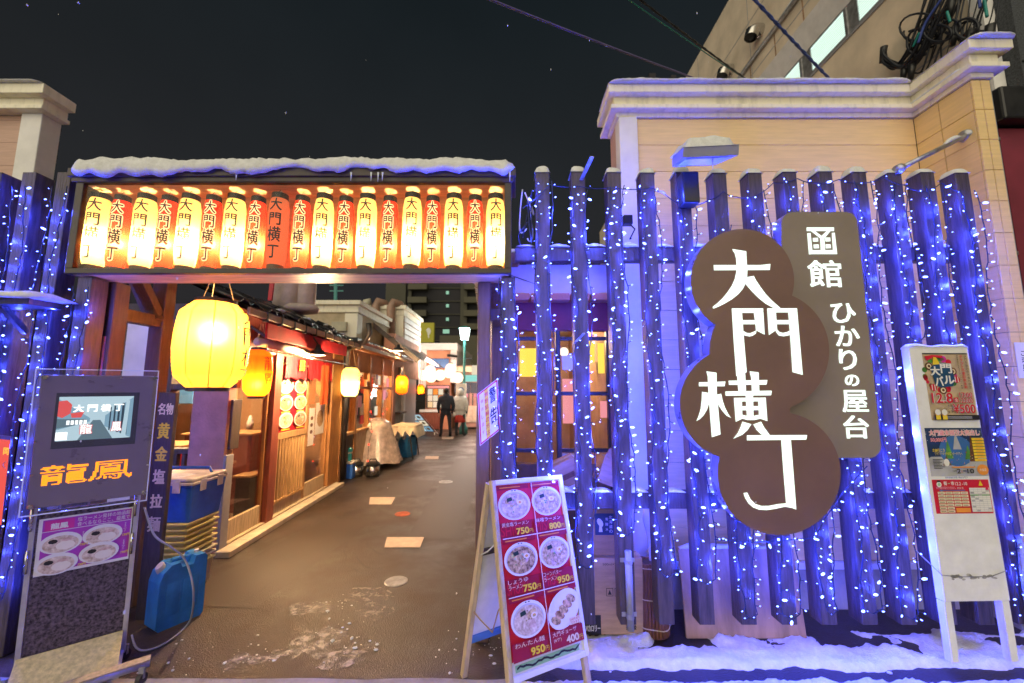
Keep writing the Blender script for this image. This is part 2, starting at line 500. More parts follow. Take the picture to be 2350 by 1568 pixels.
def thing(name, loc, label, cat, group=None):
    ob = bpy.data.objects.new(name, None)
    ob.empty_display_size = .1
    COL.objects.link(ob)
    ob.location = loc
    BASE[ob.name] = Vector(loc)
    tag(ob, label, cat, group)
    return ob
def copy_tree(ob, parent=None, loc=None):
    c = ob.copy()
    COL.objects.link(c)
    if parent is not None: c.parent = parent
    if loc is not None: c.location = loc
    BASE[c.name] = Vector(c.location) if parent is None else BASE[parent.name]
    for ch in list(ob.children): copy_tree(ch, c)
    return c
def inst(proto, parent, loc, rot=None, scale=None):
    c = proto.copy(); COL.objects.link(c); c.parent = parent
    c.location = Vector(loc) - BASE[parent.name]
    if rot: c.rotation_euler = rot
    if scale: c.scale = scale
    BASE[c.name] = BASE[parent.name]
    return c
def bulb(parent, loc, power, col=(1, .72, .36), r=.03, name='light_bulb'):
    l = bpy.data.lights.new(name, 'POINT'); l.energy = power; l.color = col; l.shadow_soft_size = r
    ob = bpy.data.objects.new(name, l); COL.objects.link(ob)
    ob.parent = parent; ob.location = Vector(loc) - BASE[parent.name]
    return ob

# ------------------------------------------------------------------ lettering (built-in font)
_T = {}
def tris(ch, off=0.0):
    """one character: (points, faces) in its own box 0..1 x 0..1, plus the width/height ratio"""
    if (ch, off) in _T: return _T[ch, off]
    cu = bpy.data.curves.new('type', 'FONT'); cu.body = ch; cu.offset = off; cu.resolution_u = 3
    ob = bpy.data.objects.new('type', cu)
    me = ob.to_mesh()
    vs = [(v.co.x, v.co.y) for v in me.vertices]; fs = [tuple(p.vertices) for p in me.polygons]
    ob.to_mesh_clear(); bpy.data.objects.remove(ob); bpy.data.curves.remove(cu)
    _T[ch, off] = (vs, fs)
    return _T[ch, off]
def fit(s, off, x0, y0, x1, y1, keep=False, full=False):
    vs, fs = tris(s, off)
    ax, bx = min(v[0] for v in vs), max(v[0] for v in vs); ay, by = min(v[1] for v in vs), max(v[1] for v in vs)
    kx, ky = (x1 - x0) / max(1e-6, bx - ax), (y1 - y0) / max(1e-6, by - ay)
    if keep: kx = ky = min(kx, ky)
    cx, cy_ = (x0 + x1) / 2, (y0 + y1) / 2
    mxx, myy = (ax + bx) / 2, (ay + by) / 2
    return [(cx + (v[0] - mxx) * kx, cy_ + (v[1] - myy) * ky) for v in vs], fs

class Print:
    """flat printing laid on a board, each layer a hair above the one before"""
    def __init__(s, fr, d=.0012, step=.00035): s.fr = fr; s.d = d; s.step = step; s.mb = MB()
    def up(s, n=1): s.d += s.step * n
    def poly(s, pts, m, up=True):
        ar = sum(pts[i][0] * pts[(i + 1) % len(pts)][1] - pts[(i + 1) % len(pts)][0] * pts[i][1] for i in range(len(pts)))
        if ar < 0: pts = pts[::-1]
        s.mb.face([s.fr.p(x, y, s.d) for x, y in pts], m)
        if up: s.up()
    def rect(s, x0, y0, x1, y1, m, up=True): s.poly([(x0, y0), (x1, y0), (x1, y1), (x0, y1)], m, up)
    def disc(s, cx, cy_, rx, ry, m, n=20, rot=0., up=True):
        c, q = math.cos(rot), math.sin(rot)
        s.poly([(cx + rx * math.cos(2 * PI * a / n) * c - ry * math.sin(2 * PI * a / n) * q, cy_ + rx * math.cos(2 * PI * a / n) * q + ry * math.sin(2 * PI * a / n) * c) for a in range(n)], m, up)
    def text(s, t, x0, y0, x1, y1, m, bold=0.01, keep=False, up=True):
        b = bold * min(x1 - x0, y1 - y0) * 1.1
        vs, fs = fit(t, 0, x0 + b, y0 + b, x1 - b, y1 - b, keep)
        for i, (p, q) in enumerate(((0, 0), (1, .7), (-1, .7), (1, -.7), (-1, -.7)) if b > .0003 else ((0, 0),)):
            s.mb.raw([s.fr.p(x + p * b, y + q * b, s.d + i * .00004) for x, y in vs], fs, m)
        if up: s.up()
    def col(s, t, x0, y0, x1, y1, m, bold=.01, gap=.12):
        h = (y1 - y0) / len(t)
        for i, ch in enumerate(t):
            s.text(ch, x0, y1 - (i + 1) * h + h * gap / 2, x1, y1 - i * h - h * gap / 2, m, bold, keep=True, up=False)
        s.up()
    def make(s, name, parent, **k): return s.mb.make(name, parent, **k)

def ramen(P, cx, cy_, r, soup, rnd, ry=None):
    ry = ry or r
    P.disc(cx, cy_, r, ry, 'bowl_rim', 28)
    P.disc(cx, cy_ - r * .02, r * .88, ry * .86, 'bowl_shade', 26)
    P.disc(cx, cy_ - r * .05, r * .83, ry * .80, soup, 26)
    for _ in range(5):
        a, q = rnd.uniform(0, 2 * PI), rnd.uniform(.15, .5)
        P.disc(cx + r * q * math.cos(a), cy_ + ry * q * math.sin(a) - r * .05, r * rnd.uniform(.14, .30), ry * rnd.uniform(.12, .24), rnd.choice(['meat', 'noodle_pale', 'noodle_gold', 'meat', 'noodle_dark']), 10, rnd.uniform(0, 3))
    P.disc(cx + r * .32, cy_ + ry * .12, r * .19, ry * .17, 'egg', 12)
    P.disc(cx + r * .32, cy_ + ry * .12, r * .10, ry * .09, 'yolk', 10)
    P.poly([(cx - r * .45, cy_ + ry * .2), (cx - r * .12, cy_ + ry * .28), (cx - r * .16, cy_ + ry * .52), (cx - r * .46, cy_ + ry * .44)], rnd.choice(['nori', 'print_green', 'nori']))
    for _ in range(7):
        a, q = rnd.uniform(0, 2 * PI), rnd.uniform(0, .55)
        P.disc(cx + r * q * math.cos(a), cy_ + ry * q * math.sin(a), r * .05, ry * .045, rnd.choice(['print_green', 'print_palegreen', 'noodle_dark']), 6, up=False)
    P.up()
    for k in (-1, 1): P.disc(cx + k * r * .09, cy_ + ry * .92, r * .055, ry * .035, 'ink', 6, up=False)
    P.up()

def snow_cap(mb, x0, x1, y0, y1, z, h, n=7, seed=0, over=.008):
    """soft mound on a flat top"""
    g = []
    for j in range(n):
        for i in range(n):
            a, b = i / (n - 1) * 2 - 1, j / (n - 1) * 2 - 1
            k = max(0, (1 - abs(a) ** 3.0)) ** .55 * max(0, (1 - abs(b) ** 3.0)) ** .55
            x = (x0 + x1) / 2 + a * ((x1 - x0) / 2 + over); y = (y0 + y1) / 2 + b * ((y1 - y0) / 2 + over)
            g.append((x, y, z - .004 + (h * k * (1 + .35 * noise.noise((x * 9, y * 9, seed))))))
    fs = [(j * n + i, j * n + i + 1, (j + 1) * n + i + 1, (j + 1) * n + i) for j in range(n - 1) for i in range(n - 1)]
    mb.raw(g, fs, 'snow')
def snow_run(mb, pts, y0, y1, h, seed=0., step=.05, lip=.0):
    """snow lying along a straight ledge from pts[0] to pts[1] (x, z), between y0 (front) and y1"""
    (xa, za), (xb, zb) = pts
    step = min(step, .022); n = max(3, int(abs(xb - xa) / step)); rj = random.Random(int(seed * 100))
    rings = []
    for i in range(n + 1):
        t = i / n; x = xa + (xb - xa) * t; z = za + (zb - za) * t
        e = min(1, min(t, 1 - t) * abs(xb - xa) / .07); e = e ** .5 if e > 0 else 0.02
        hh = h * (.75 + .5 * noise.noise((x * 3.1, seed, 0)) + .2 * noise.noise((x * 11, seed, 4))) * max(.06, e)
        dr = lip * max(0, .5 + 1.1 * noise.noise((x * 2.3, seed, 9)) + .5 * noise.noise((x * 9, seed, 2))) * e
        d = y1 - y0; ov = .03 * e if lip else .004
        rings.append([(x, y1, z), (x, y0 - ov * .3, z - dr * .2), (x, y0 - ov, z - dr), (x, y0 - ov * 1.5, z - dr * .6 + hh * .25), (x, y0 - ov * .8, z + hh * .7), (x, y0 + d * .15, z + hh), (x, y0 + d * .6, z + hh * 1.08), (x, y1, z + hh * .6)])
    for i, rg in enumerate(rings):                            # crumbly grain
        for j in range(2, 7): rg[j] = (rg[j][0] + rj.uniform(-.004, .004), rg[j][1] + h * .075 * noise.noise((rg[j][0] * 38, j * 1.7, seed)), rg[j][2] + h * .075 * noise.noise((rg[j][0] * 34, j * 2.3, seed + 5)))
    mb.loft(rings, 'snow')
# ================================================================== GROUND
mb = MB()
mb.face([(-70, -20, 0), (70, -20, 0), (70, 160, 0), (-70, 160, 0)], 'asphalt')
mb.make('ground', kind='structure')
mb = MB()                                                     # paler concrete apron in front of the gate
n = 40; xs = [-5 + 5.05 * i / n for i in range(n + 1)]
top = [(x, 2.425 + .02 * noise.noise((x * 3, 0, 0)) + .008 * noise.noise((x * 15, 1, 0)), .006) for x in xs]
for i in range(n):
    mb.face([(xs[i], -3, .006), (xs[i + 1], -3, .006), top[i + 1], top[i]], 'concrete')
    mb.face([top[i], top[i + 1], (top[i + 1][0], top[i + 1][1] + .01, 0), (top[i][0], top[i][1] + .01, 0)], 'concrete')
mb.make('pavement', kind='structure')

def snow_field(name, x0, x1, y0, y1, fn, step=.018):
    nx, ny = int((x1 - x0) / step), int((y1 - y0) / step)
    vs = []
    for j in range(ny + 1):
        for i in range(nx + 1):
            x, y = x0 + (x1 - x0) * i / nx, y0 + (y1 - y0) * j / ny
            vs.append((x, y, fn(x, y)))
    fs = []
    for j in range(ny):
        for i in range(nx):
            q = [j * (nx + 1) + i, j * (nx + 1) + i + 1, (j + 1) * (nx + 1) + i + 1, (j + 1) * (nx + 1) + i]
            if max(vs[a][2] for a in q) > -.012: fs.append(q)
    m_ = MB(); m_.raw(vs, fs, 'snow')
    return m_.make(name, smooth=True, kind='stuff')
def ss(a, b, x):
    t = max(0, min(1, (x - a) / (b - a))); return t * t * (3 - 2 * t)
def lumps(x, y):
    return .5 + .5 * noise.noise((x * 4, y * 4, 0)) + .3 * noise.noise((x * 13, y * 13, 2)) + .16 * noise.noise((x * 34, y * 34, 5))
def bank(x, y):                                               # ridge of snow along the foot of the fence
    wv = .035 * noise.noise((x * 2.2, 0, 3)) + .03 * noise.noise((x * 7, 0, 1)) + .012 * noise.noise((x * 21, 0, 1))
    e = ss(2.49 + wv, 2.54 + wv, y) * (1 - ss(2.70, 2.92 + .1 * noise.noise((x * 3, 7, 0)), y)) * ss(-.08 + .1 * noise.noise((y * 9, 0, 0)), .16, x)
    pt_ = ss(-.30, .10, noise.noise((x * 2.6, y * 6, 8)) + .35 * noise.noise((x * 11, y * 14, 3)) + .55 * (1 - ss(2.56, 2.74, y)))
    return -.02 + (e ** .6) * pt_ * (.052 + .050 * (lumps(x, y) - .5) * (1 + ss(2.6, 2.75, y)) + .012 * noise.noise((x * 60, y * 60, 1)))
snow_field('snow_bank', -.2, 4.2, 2.38, 3.05, bank)
def sheet(x, y):                                              # trodden snow on the street side
    wv = .02 * noise.noise((x * 2.7, 5, 3)) + .02 * noise.noise((x * 8, 2, 1)) + .01 * noise.noise((x * 25, 2, 1))
    e = (1 - ss(2.375 + wv, 2.425 + wv, y)) * ss(-.18 + .1 * noise.noise((y * 7, 0, 4)), .12, x + .12 * noise.noise((y * 5, 3, 0)))
    return -.02 + (e ** .7) * (.045 + .034 * (lumps(x, y) - .5) + .010 * noise.noise((x * 55, y * 55, 1)))
snow_field('trodden_snow', -.35, 4.2, 1.2, 2.5, sheet)
mb = MB(); rnd = random.Random(4)                             # crumbs of snow and ice on the asphalt
for _ in range(230):
    k = rnd.random()
    if k < .45: q_ = rnd.choice(((-1.2, 2.9), (-1.55, 2.62), (-1.05, 2.65), (-1.35, 3.2), (-.95, 2.75))); x, y = rnd.gauss(q_[0], .09), rnd.gauss(q_[1], .07)
    elif k < .62: x, y = rnd.gauss(-2.0, .18), rnd.gauss(2.6, .12)
    elif k < .8: x, y = rnd.uniform(.0, 3.6), rnd.uniform(2.45, 2.98)
    else: x, y = rnd.gauss(-.15, .16), rnd.uniform(2.45, 2.9)
    r = rnd.choice([.0015, .002, .0025, .003, .003, .005, .009]) * rnd.uniform(.7, 1.3)
    mb.blob((x, y, r * .3), (r * rnd.uniform(.8, 1.6), r * rnd.uniform(.8, 1.3), r * .6), 'snow', 6, 4, .3, rnd.random() * 9)
mb.make('snow_crumbs', kind='stuff', smooth=True)
mb = MB()                                                     # thin frozen slush patches
for (cx_, cy_, rx, ry, sd_) in ((-1.25, 2.78, .17, .13, 1), (-1.02, 2.60, .16, .08, 2), (-1.6, 2.58, .12, .07, 5), (-1.38, 2.64, .09, .05, 11), (-1.5, 3.15, .16, .1, 3), (-1.15, 3.35, .2, .1, 7), (-1.0, 3.12, .12, .12, 8)):
    pts = []
    for a in range(26):
        t = 2 * PI * a / 26; k = 1 + .55 * noise.noise((math.cos(t) * 1.7, math.sin(t) * 1.7, sd_ * 3.1)) + .3 * noise.noise((math.cos(t) * 5, math.sin(t) * 5, sd_))
        pts.append((cx_ + rx * k * math.cos(t), cy_ + ry * k * math.sin(t), .003))
    mb.face(pts, 'slush')
def slush():
    m, n_, out = _nodes('slush'); L = n_.links.new
    a = n_.nodes.new('ShaderNodeBsdfPrincipled'); a.inputs['Base Color'].default_value = (.30, .26, .23, 1); a.inputs['Roughness'].default_value = .42
    t = n_.nodes.new('ShaderNodeBsdfTransparent'); x = n_.nodes.new('ShaderNodeMixShader')
    c = n_.nodes.new('ShaderNodeTexCoord'); z = n_.nodes.new('ShaderNodeTexNoise'); z.inputs['Scale'].default_value = 16; z.inputs['Detail'].default_value = 8; z.inputs['Roughness'].default_value = .7
    r = n_.nodes.new('ShaderNodeMapRange'); r.inputs[1].default_value = .44; r.inputs[2].default_value = .60; r.inputs[4].default_value = .85
    b = n_.nodes.new('ShaderNodeBump'); b.inputs['Strength'].default_value = .8
    L(c.outputs['Object'], z.inputs['Vector']); L(z.outputs['Fac'], r.inputs[0]); L(r.outputs[0], x.inputs[0]); L(z.outputs['Fac'], b.inputs['Height']); L(b.outputs[0], a.inputs['Normal'])
    L(t.outputs[0], x.inputs[1]); L(a.outputs[0], x.inputs[2]); L(x.outputs[0], out.inputs[0]); M['slush'] = m
slush()
mb.make('slush', kind='stuff')
# repaired strips and seams in the asphalt
for k, pts in enumerate((((-2.6, 3.2), (-1.9, 3.15), (-1.7, 5.2), (-2.35, 5.3)), ((-1.15, 4.6), (-.55, 4.5), (-.7, 9.5), (-1.3, 9.6)), ((-2.1, 6.4), (-1.3, 6.3), (-1.35, 7.3), (-2.1, 7.4)))):
    mb = MB(); e = []
    for a, b in zip(pts, pts[1:] + pts[:1]):
        for j in range(10): t_ = j / 10; e.append((a[0] + (b[0] - a[0]) * t_ + .018 * noise.noise((a[0] + t_ * 7, k, 1)), a[1] + (b[1] - a[1]) * t_ + .018 * noise.noise((t_ * 7, k, 3)), .002 + .0003 * k))
    mb.face(e, 'asphalt_patch'); mb.make('asphalt_patch', kind='structure')
mb = MB(); r_ = random.Random(9)
for k in range(9):
    x, y = r_.uniform(-2.5, -.4), r_.uniform(2.5, 6); a_ = r_.uniform(0, 6); w_ = r_.uniform(.002, .004); L_, R_ = [], []
    for j in range(26):
        a_ += r_.uniform(-.35, .35); x += .04 * math.cos(a_); y += .06 * math.sin(a_); ww = w_ * r_.uniform(.5, 1.4)
        L_.append((x - ww, y - ww * .4, .0036)); R_.append((x + ww, y + ww * .4, .0036))
    mb.raw(L_ + R_, [(j, j + 1, 27 + j, 26 + j) for j in range(25)], 'ink')
mb.make('asphalt_crack', kind='stuff')
# stone plates and covers let into the alley
for i, (pts, nm, lb) in enumerate((
    ([(888, 1234), (973, 1234), (964, 1257), (882, 1257)], 'stone_plate', 'pale square stone plate in the asphalt, the one nearest the street'),
    ([(849, 1142), (907, 1142), (898, 1158), (847, 1158)], 'stone_plate', 'pale square stone plate in the asphalt, between two round covers'),
    ([(977, 1047.5), (1007, 1047.5), (1006, 1054), (975, 1054)], 'stone_plate', 'pale stone plate in the asphalt beside the blue jug under the cloth table'),
    ([(1015, 1003), (1041, 1003), (1040, 1008), (1014, 1008)], 'stone_plate', 'small pale stone plate farthest down the alley, behind the gate post'))):
    c = [atZ(u, v) for u, v in pts]; z = .006
    mb = MB(); mb.prism(Plane((0, 0, 0), (1, 0, 0), (0, 1, 0)), [(p.x, p.y) for p in c], -.01, z, 'pale_stone') if 'pale_stone' in M else None
    if 'pale_stone' not in M:
        mat('pale_stone', (.62, .47, .36), .5, var=.15, scale=12, bump=.15)
        mb.prism(Plane((0, 0, 0), (1, 0, 0), (0, 1, 0)), [(p.x, p.y) for p in c], -.01, z, 'pale_stone')
    ctr = sum(c, Vector()) / 4
    mb.make(nm, loc=(ctr.x, ctr.y, 0), label=lb, cat='paving plate', group='stone plates set in the alley')
for u, v, ru, m_, lb in ((909, 1335, 26, 'galv', 'grey round manhole cover nearest the street in the alley'), (924, 1180, 17.5, 'terracotta', 'small rust red round cover between the two stone plates'), (1023, 1106.5, 16, 'galv', 'round cover in the wet patch near the right row of shops')):
    c = atZ(u, v); r = (atZ(u + ru, v) - c).length
    t = thing('manhole_cover', (c.x, c.y, 0), lb, 'manhole cover', 'round covers in the alley asphalt')
    mb = MB(); mb.lathe([(r, -.01), (r, .004), (r * .95, .007)], c, m_, 28); mb.make('cover', t)
    mb = MB()
    for a in range(-3, 4):
        h = math.sqrt(max(0, (r * .82) ** 2 - (a * r * .23) ** 2)); mb.box(c.x - h, c.x + h, c.y + a * r * .23 - .004, c.y + a * r * .23 + .004, .006, .0095, m_)
    mb.make('rib_pattern', t)

# ================================================================== PEACH BUILDING behind the fence (right)
BY, FY1, BX0, BX1, FX1 = 3.15, 2.717, .905, 3.43, 3.565
t = thing('peach_building', (2.2, 3.2, 0), 'peach clapboard building with cream cornice behind the lit fence on the right', 'building')
mb = MB()
mb.box(BX0 + .02, 3.42, BY + .012, 3.42, -.05, 4.14, 'interior_dark')
mb.box(BX1 + .012, FX1 - .012, FY1 + .012, BY + .02, -.05, 4.15, 'interior_dark')
mb.make('wall_core', t)
mb = MB(); mb.box(BX0, BX0 + .155, BY - .03, BY + .10, 0, 3.90, 'trim_white'); mb.make('corner_trim', t, bevel=.006)
rows = 15; hb = (3.90 - .335) / rows
for r in range(rows):
    z0, z1 = .335 + r * hb, .335 + (r + 1) * hb - .0035
    for (a, b, c, d, m_) in ((BX0 + .157, BX1 - .002, BY, BY + .012, 'siding_peach'), (BX1, BX1 + .012, FY1 + .24, BY - .002, 'siding_peach'), (BX1, BX1 + .012, FY1 + .016, FY1 + .234, 'siding_peach'),
                       (BX1, BX1 + .062, FY1, FY1 + .012, 'siding_peach'), (BX1 + .068, FX1, FY1, FY1 + .012, 'siding_peach')):
        if z0 < 1.0 and m_: pass
        mb = MB(); mb.box(a, b, c, d, z0, z1, m_); mb.make('siding_board', t, bevel=.0015, seg=1)
mb = MB(); mb.box(BX0 - .0, BX1 + .01, BY - .035, BY + .012, .285, .33, 'trim_white'); mb.make('sill_band', t, bevel=.004)
mb = MB(); mb.box(BX0 + .0, BX1 + .01, BY - .01, BY + .012, -.05, .28, 'foundation'); mb.box(BX1 - .01, FX1, FY1 - .005, BY, -.05, .33, 'foundation'); mb.make('foundation', t)
cn = [(3.905, 3.945, .018), (3.945, 3.985, .075), (3.985, 4.075, .040), (4.075, 4.150, .095)]
for (z0, z1, pr) in cn:
    mb = MB()
    mb.box(BX0 - pr, BX1 - pr, BY - pr, BY + .2, z0, z1, 'trim_cream')
    mb.box(BX0 - pr, BX0 + .2, BY + .2, 3.42 + pr, z0, z1, 'trim_cream')
    mb.box(BX1 - pr, FX1 + pr, FY1 - pr, BY + .2 + .003, z0 + .0004, z1 + .0006, 'trim_cream')
    mb.make('cornice', t, bevel=.006)
mb = MB()
snow_run(mb, [(BX0 - .10, 4.151), (BX1 - .09, 4.151)], BY - .098, BY + .25, .05, 3.3, .06, .006)
snow_run(mb, [(BX1 - .10, 4.152), (FX1 + .10, 4.152)], FY1 - .098, BY - .05, .04, 5.1, .05, .006)
mb.make('snow', t, smooth=True)
mb = MB(); g = []
for k in range(14):
    y = BY - .02 - k * .03; g.append([(BX1 - .074 - .0, y, 3.986), (BX1 - .01, y, 3.986), (BX1 - .012, y, 3.986 + .028 * (1 + noise.noise((y * 9, 0, 0)))), (BX1 - .07, y, 3.986 + .018)])
mb.loft(g, 'snow'); mb.make('snow', t, smooth=True)
mb = MB()
mb.box(BX0 + .004, BX0 + .018, BY + .1, 3.43, 0, 3.9, 'siding_pink'); mb.make('side_wall', t)
# paper notice at the right end of the wall
p0 = at(2327, 786, FY1 - .01); p1 = at(2352, 868, FY1 - .01)
fr = Plane((p0.x, FY1 - .012, p1.z), (1, 0, 0), (0, 0, 1))
t2 = thing('wall_notice', (p0.x, FY1 - .012, p1.z), 'white paper notice with black characters on the peach wall end, far right', 'notice')
mb = MB(); mb.fbox(fr, 0, .16, 0, p0.z - p1.z, -.004, 0, 'paper_white'); mb.make('sheet', t2)
P = Print(fr); P.col('ご遠慮下', .025, .01, .075, p0.z - p1.z - .05, 'ink'); P.make('lettering', t2)

# downpipe and grey strips to the right of the fin
t = thing('downpipe', (3.70, 2.86, 0), 'dark grey downpipe running down beside the peach wall end at far right', 'downpipe')
mb = MB(); mb.tube([(3.70, 2.86, 0), (3.70, 2.86, 4.4)], .035, 'plastic_grey', 12); mb.make('pipe', t, smooth=True)
for z in (.6, 1.7, 2.6, 3.5):
    mb = MB(); mb.lathe([(.041, -.012), (.041, .012)], (3.70, 2.86, z), 'galv', 12); mb.box(3.60, 3.70, 2.85, 2.87, z - .01, z + .01, 'galv'); mb.make('clip', t)

# ================================================================== BEIGE CONCRETE BUILDING, upper right
XB = 5.5
t = thing('concrete_building', (8, 10, 0), 'tall beige concrete building with a lit strip of windows, upper right', 'building')
zr, zs, zt, zc = 1.6 + 1.787 * XB, 1.6 + 1.045 * XB, 1.6 + 1.14 * XB, 1.6 + 1.2275 * XB
Y0, Y1 = 4.16, 24.0
mb = MB()
mb.box(XB, 9, Y0, Y1, 0, zs, 'concrete_beige')
mb.box(XB, 9, Y0, Y1, zc, zr, 'concrete_beige')
mb.box(XB + .45, 9, Y0 + .3, Y1, zs, zc, 'concrete_beige')
mb.box(XB, XB + .46, Y0, Y0 + .3, zs, zc, 'concrete_beige')
mb.make('wall', t, bevel=.01)
mb = MB()
for z in (3.0, 4.4, 5.9, 9.05 + 1.0, 8.75):                  # cast joints
    mb.box(XB - .004, XB + .01, Y0, Y1, z, z + .018, 'plastic_grey')
for y in (5.9, 8.3, 10.7, 13.1): mb.box(XB - .0045, XB + .01, y, y + .014, zc + .02, zr - .05, 'plastic_grey')
mb.make('joint', t)
wy = [(4.55, 5.64), (5.90, 6.63), (6.92, 7.75), (8.05, 9.1), (9.4, 10.5)]
for a, b in wy:
    mb = MB()
    mb.box(XB - .012, XB + .05, a - .05, a, zs, zt, 'galv'); mb.box(XB - .012, XB + .05, b, b + .05, zs, zt, 'galv')
    mb.box(XB - .012, XB + .05, a, b, zs, zs + .04, 'galv'); mb.box(XB - .012, XB + .05, a, b, zt - .03, zt, 'galv')
    wdw = mb.make('window', t)
    mb = MB(); mb.box(XB + .004, XB + .012, a, b, zs + .04, zt - .03, 'window_green'); mb.make('pane', wdw)
    for k in range(11):
        z = zs + .06 + k * (zt - zs - .1) / 11; mb = MB(); mb.box(XB + .0, XB + .003, a, b, z, z + .006, 'trim_white'); mb.make('blind_slat', wdw)
for (a, b) in ((5.64, 5.9), (6.63, 6.92), (7.75, 8.05), (9.1, 9.4), (10.5, 24), (Y0, 4.55)):
    mb = MB(); mb.box(XB + .004, XB + .3, a + .05 if a > Y0 else a, b - .05, zs, zt, 'galv'); mb.make('mullion_panel', t)
mb = MB(); mb.hexa([(XB - .005, Y0, zt), (XB + .4, Y0, zt), (XB + .4, Y1, zt), (XB - .005, Y1, zt), (XB - .16, Y0, zc - .04), (XB + .4, Y0, zc - .04), (XB + .4, Y1, zc - .04), (XB - .16, Y1, zc - .04)], 'trim_white'); mb.make('window_hood', t)
mb = MB(); mb.box(XB - .02, XB + .0, Y0, Y1, zs - .05, zs - .001, 'plastic_grey'); mb.make('sill', t)
for i, (y, z) in enumerate(((7.91, 9.47), (9.1, 9.55), (13.5, 9.5))):
    v = MB(); v.tube([(XB, y, z), (XB - .12, y, z), (XB - .20, y, z - .04), (XB - .24, y, z - .16)], [.15, .15, .15, .13], 'steel', 14, cap=False)
    hd = v.make('vent_hood', t, smooth=True)
    mb = MB(); mb.lathe([(.128, 0), (.1, .01)], (XB - .235, y, z - .13), 'plastic_black', 14, ); mb.make('opening', hd)
mb = MB(); mb.tube([(XB - .05, 4.2, 9.06), (XB - .05, 8.0, 9.04), (XB - .05, 23, 9.0)], .045, 'galv', 8); mb.make('conduit', t, smooth=True)
mb = MB(); snow_run(mb, [(0, 0), (1, 0)], 0, .1, .01); mb = MB()
for k in range(3):
    a = 6.6 + k * 2.6; g = []
    for j in range(8):
        y = a + j * .09; h = .05 * math.sin(PI * (j + .2) / 7.4); g.append([(XB - .09, y, 9.075), (XB - .01, y, 9.075), (XB - .03, y, 9.075 + h), (XB - .07, y, 9.075 + h)])
    mb.loft(g, 'snow')
mb.make('snow', t, smooth=True)
mb = MB()
mat('rust', (.34, .21, .12), .9, var=.3, scale=9)
for y, z in ((7.5, 9.0), (8.35, 9.0), (6.7, 9.0), (8.9, 9.0)): mb = MB(); mb.box(XB - .003, XB, y, y + .035, z - .5, z, 'rust'); mb.make('rust_stain', t)
mb = MB(); mb.box(XB - .02, XB + .12, Y0 - .02, Y0 + .10, 0, zr, 'trim_white'); mb.make('corner_strip', t)

t = thing('grey_building', (8, 4, 0), 'dark grey stuccoed building front with maroon panel at the right edge', 'building')
mb = MB(); mb.box(XB + .13, 12, 4.0, 9, 0, 14, 'grey_stucco'); mb.make('wall', t)
z_b = 3.2
mb = MB(); mb.box(4.42, 12, 3.3, 3.99, 4.02, 4.34, 'plastic_black'); mb.make('canopy', t, bevel=.02)
mb = MB(); mb.box(4.5, 12, 3.42, 3.98, 0, 4.0, 'maroon'); mb.make('shop_panel', t)
for k in range(4):
    mb = MB(); mb.box(XB + .14, 12, 3.985, 4.0, 5.2 + k * 1.5, 5.215 + k * 1.5, 'plastic_black'); mb.make('joint', t)

# far building glimpsed above the cornice
t = thing('distant_building', (10, 34, 0), 'small dark far building with two yellow windows above the cornice', 'building')
c = at(1525, 200, 34)
mb = MB(); mb.box(at(1487, 200, 34).x, at(1566, 200, 34).x, 34, 40, 0, c.z + .1, 'tower_dark'); mb.box(at(1490, 170, 34).x, at(1505, 170, 34).x, 34, 36, c.z, at(1490, 168, 34).z, 'tower_dark'); mb.box(at(1540, 170, 34).x, at(1552, 170, 34).x, 34, 36, c.z, at(1540, 172, 34).z, 'tower_dark'); mb.make('wall', t)
for u in (1521, 1530):
    a = at(u, 194, 33.95); mb = MB(); mb.box(a.x, a.x + .26, 33.93, 33.97, a.z, a.z + .14, 'vend_yellow'); mb.make('window', t)

# ================================================================== LEFT PINK BUILDING with its fin
LY = 3.6
t = thing('pink_building', (-5.2, 3.7, 0), 'pink building with white corner pier and cream cornice at the left edge', 'building')
mb = MB(); mb.box(-9, -4.80, LY + .05, LY + .16, 0, 4.29, 'siding_pink'); mb.make('wall', t)
for r in range(10):
    z0 = 2.1 + r * .238; mb = MB(); mb.box(-9, -4.802, LY + .036, LY + .048, z0, min(z0 + .235, 4.285), 'siding_pink'); mb.make('siding_board', t)
mb = MB(); mb.box(-4.80, -4.595, LY, LY + .17, 0, 4.29, 'trim_white'); mb.make('corner_pier', t, bevel=.008)
for (z0, z1, pr) in ((4.29, 4.33, .07), (4.33, 4.42, .04), (4.42, 4.52, .11)):
    mb = MB(); mb.box(-9, -4.595 + pr, LY - pr, LY + .18, z0, z1, 'trim_cream'); mb.make('cornice', t, bevel=.006)
mb = MB(); snow_run(mb, [(-9, 4.522), (-4.49, 4.522)], LY - .11, LY + .17, .022, 2.2, .1, .003); mb.make('snow', t, smooth=True)

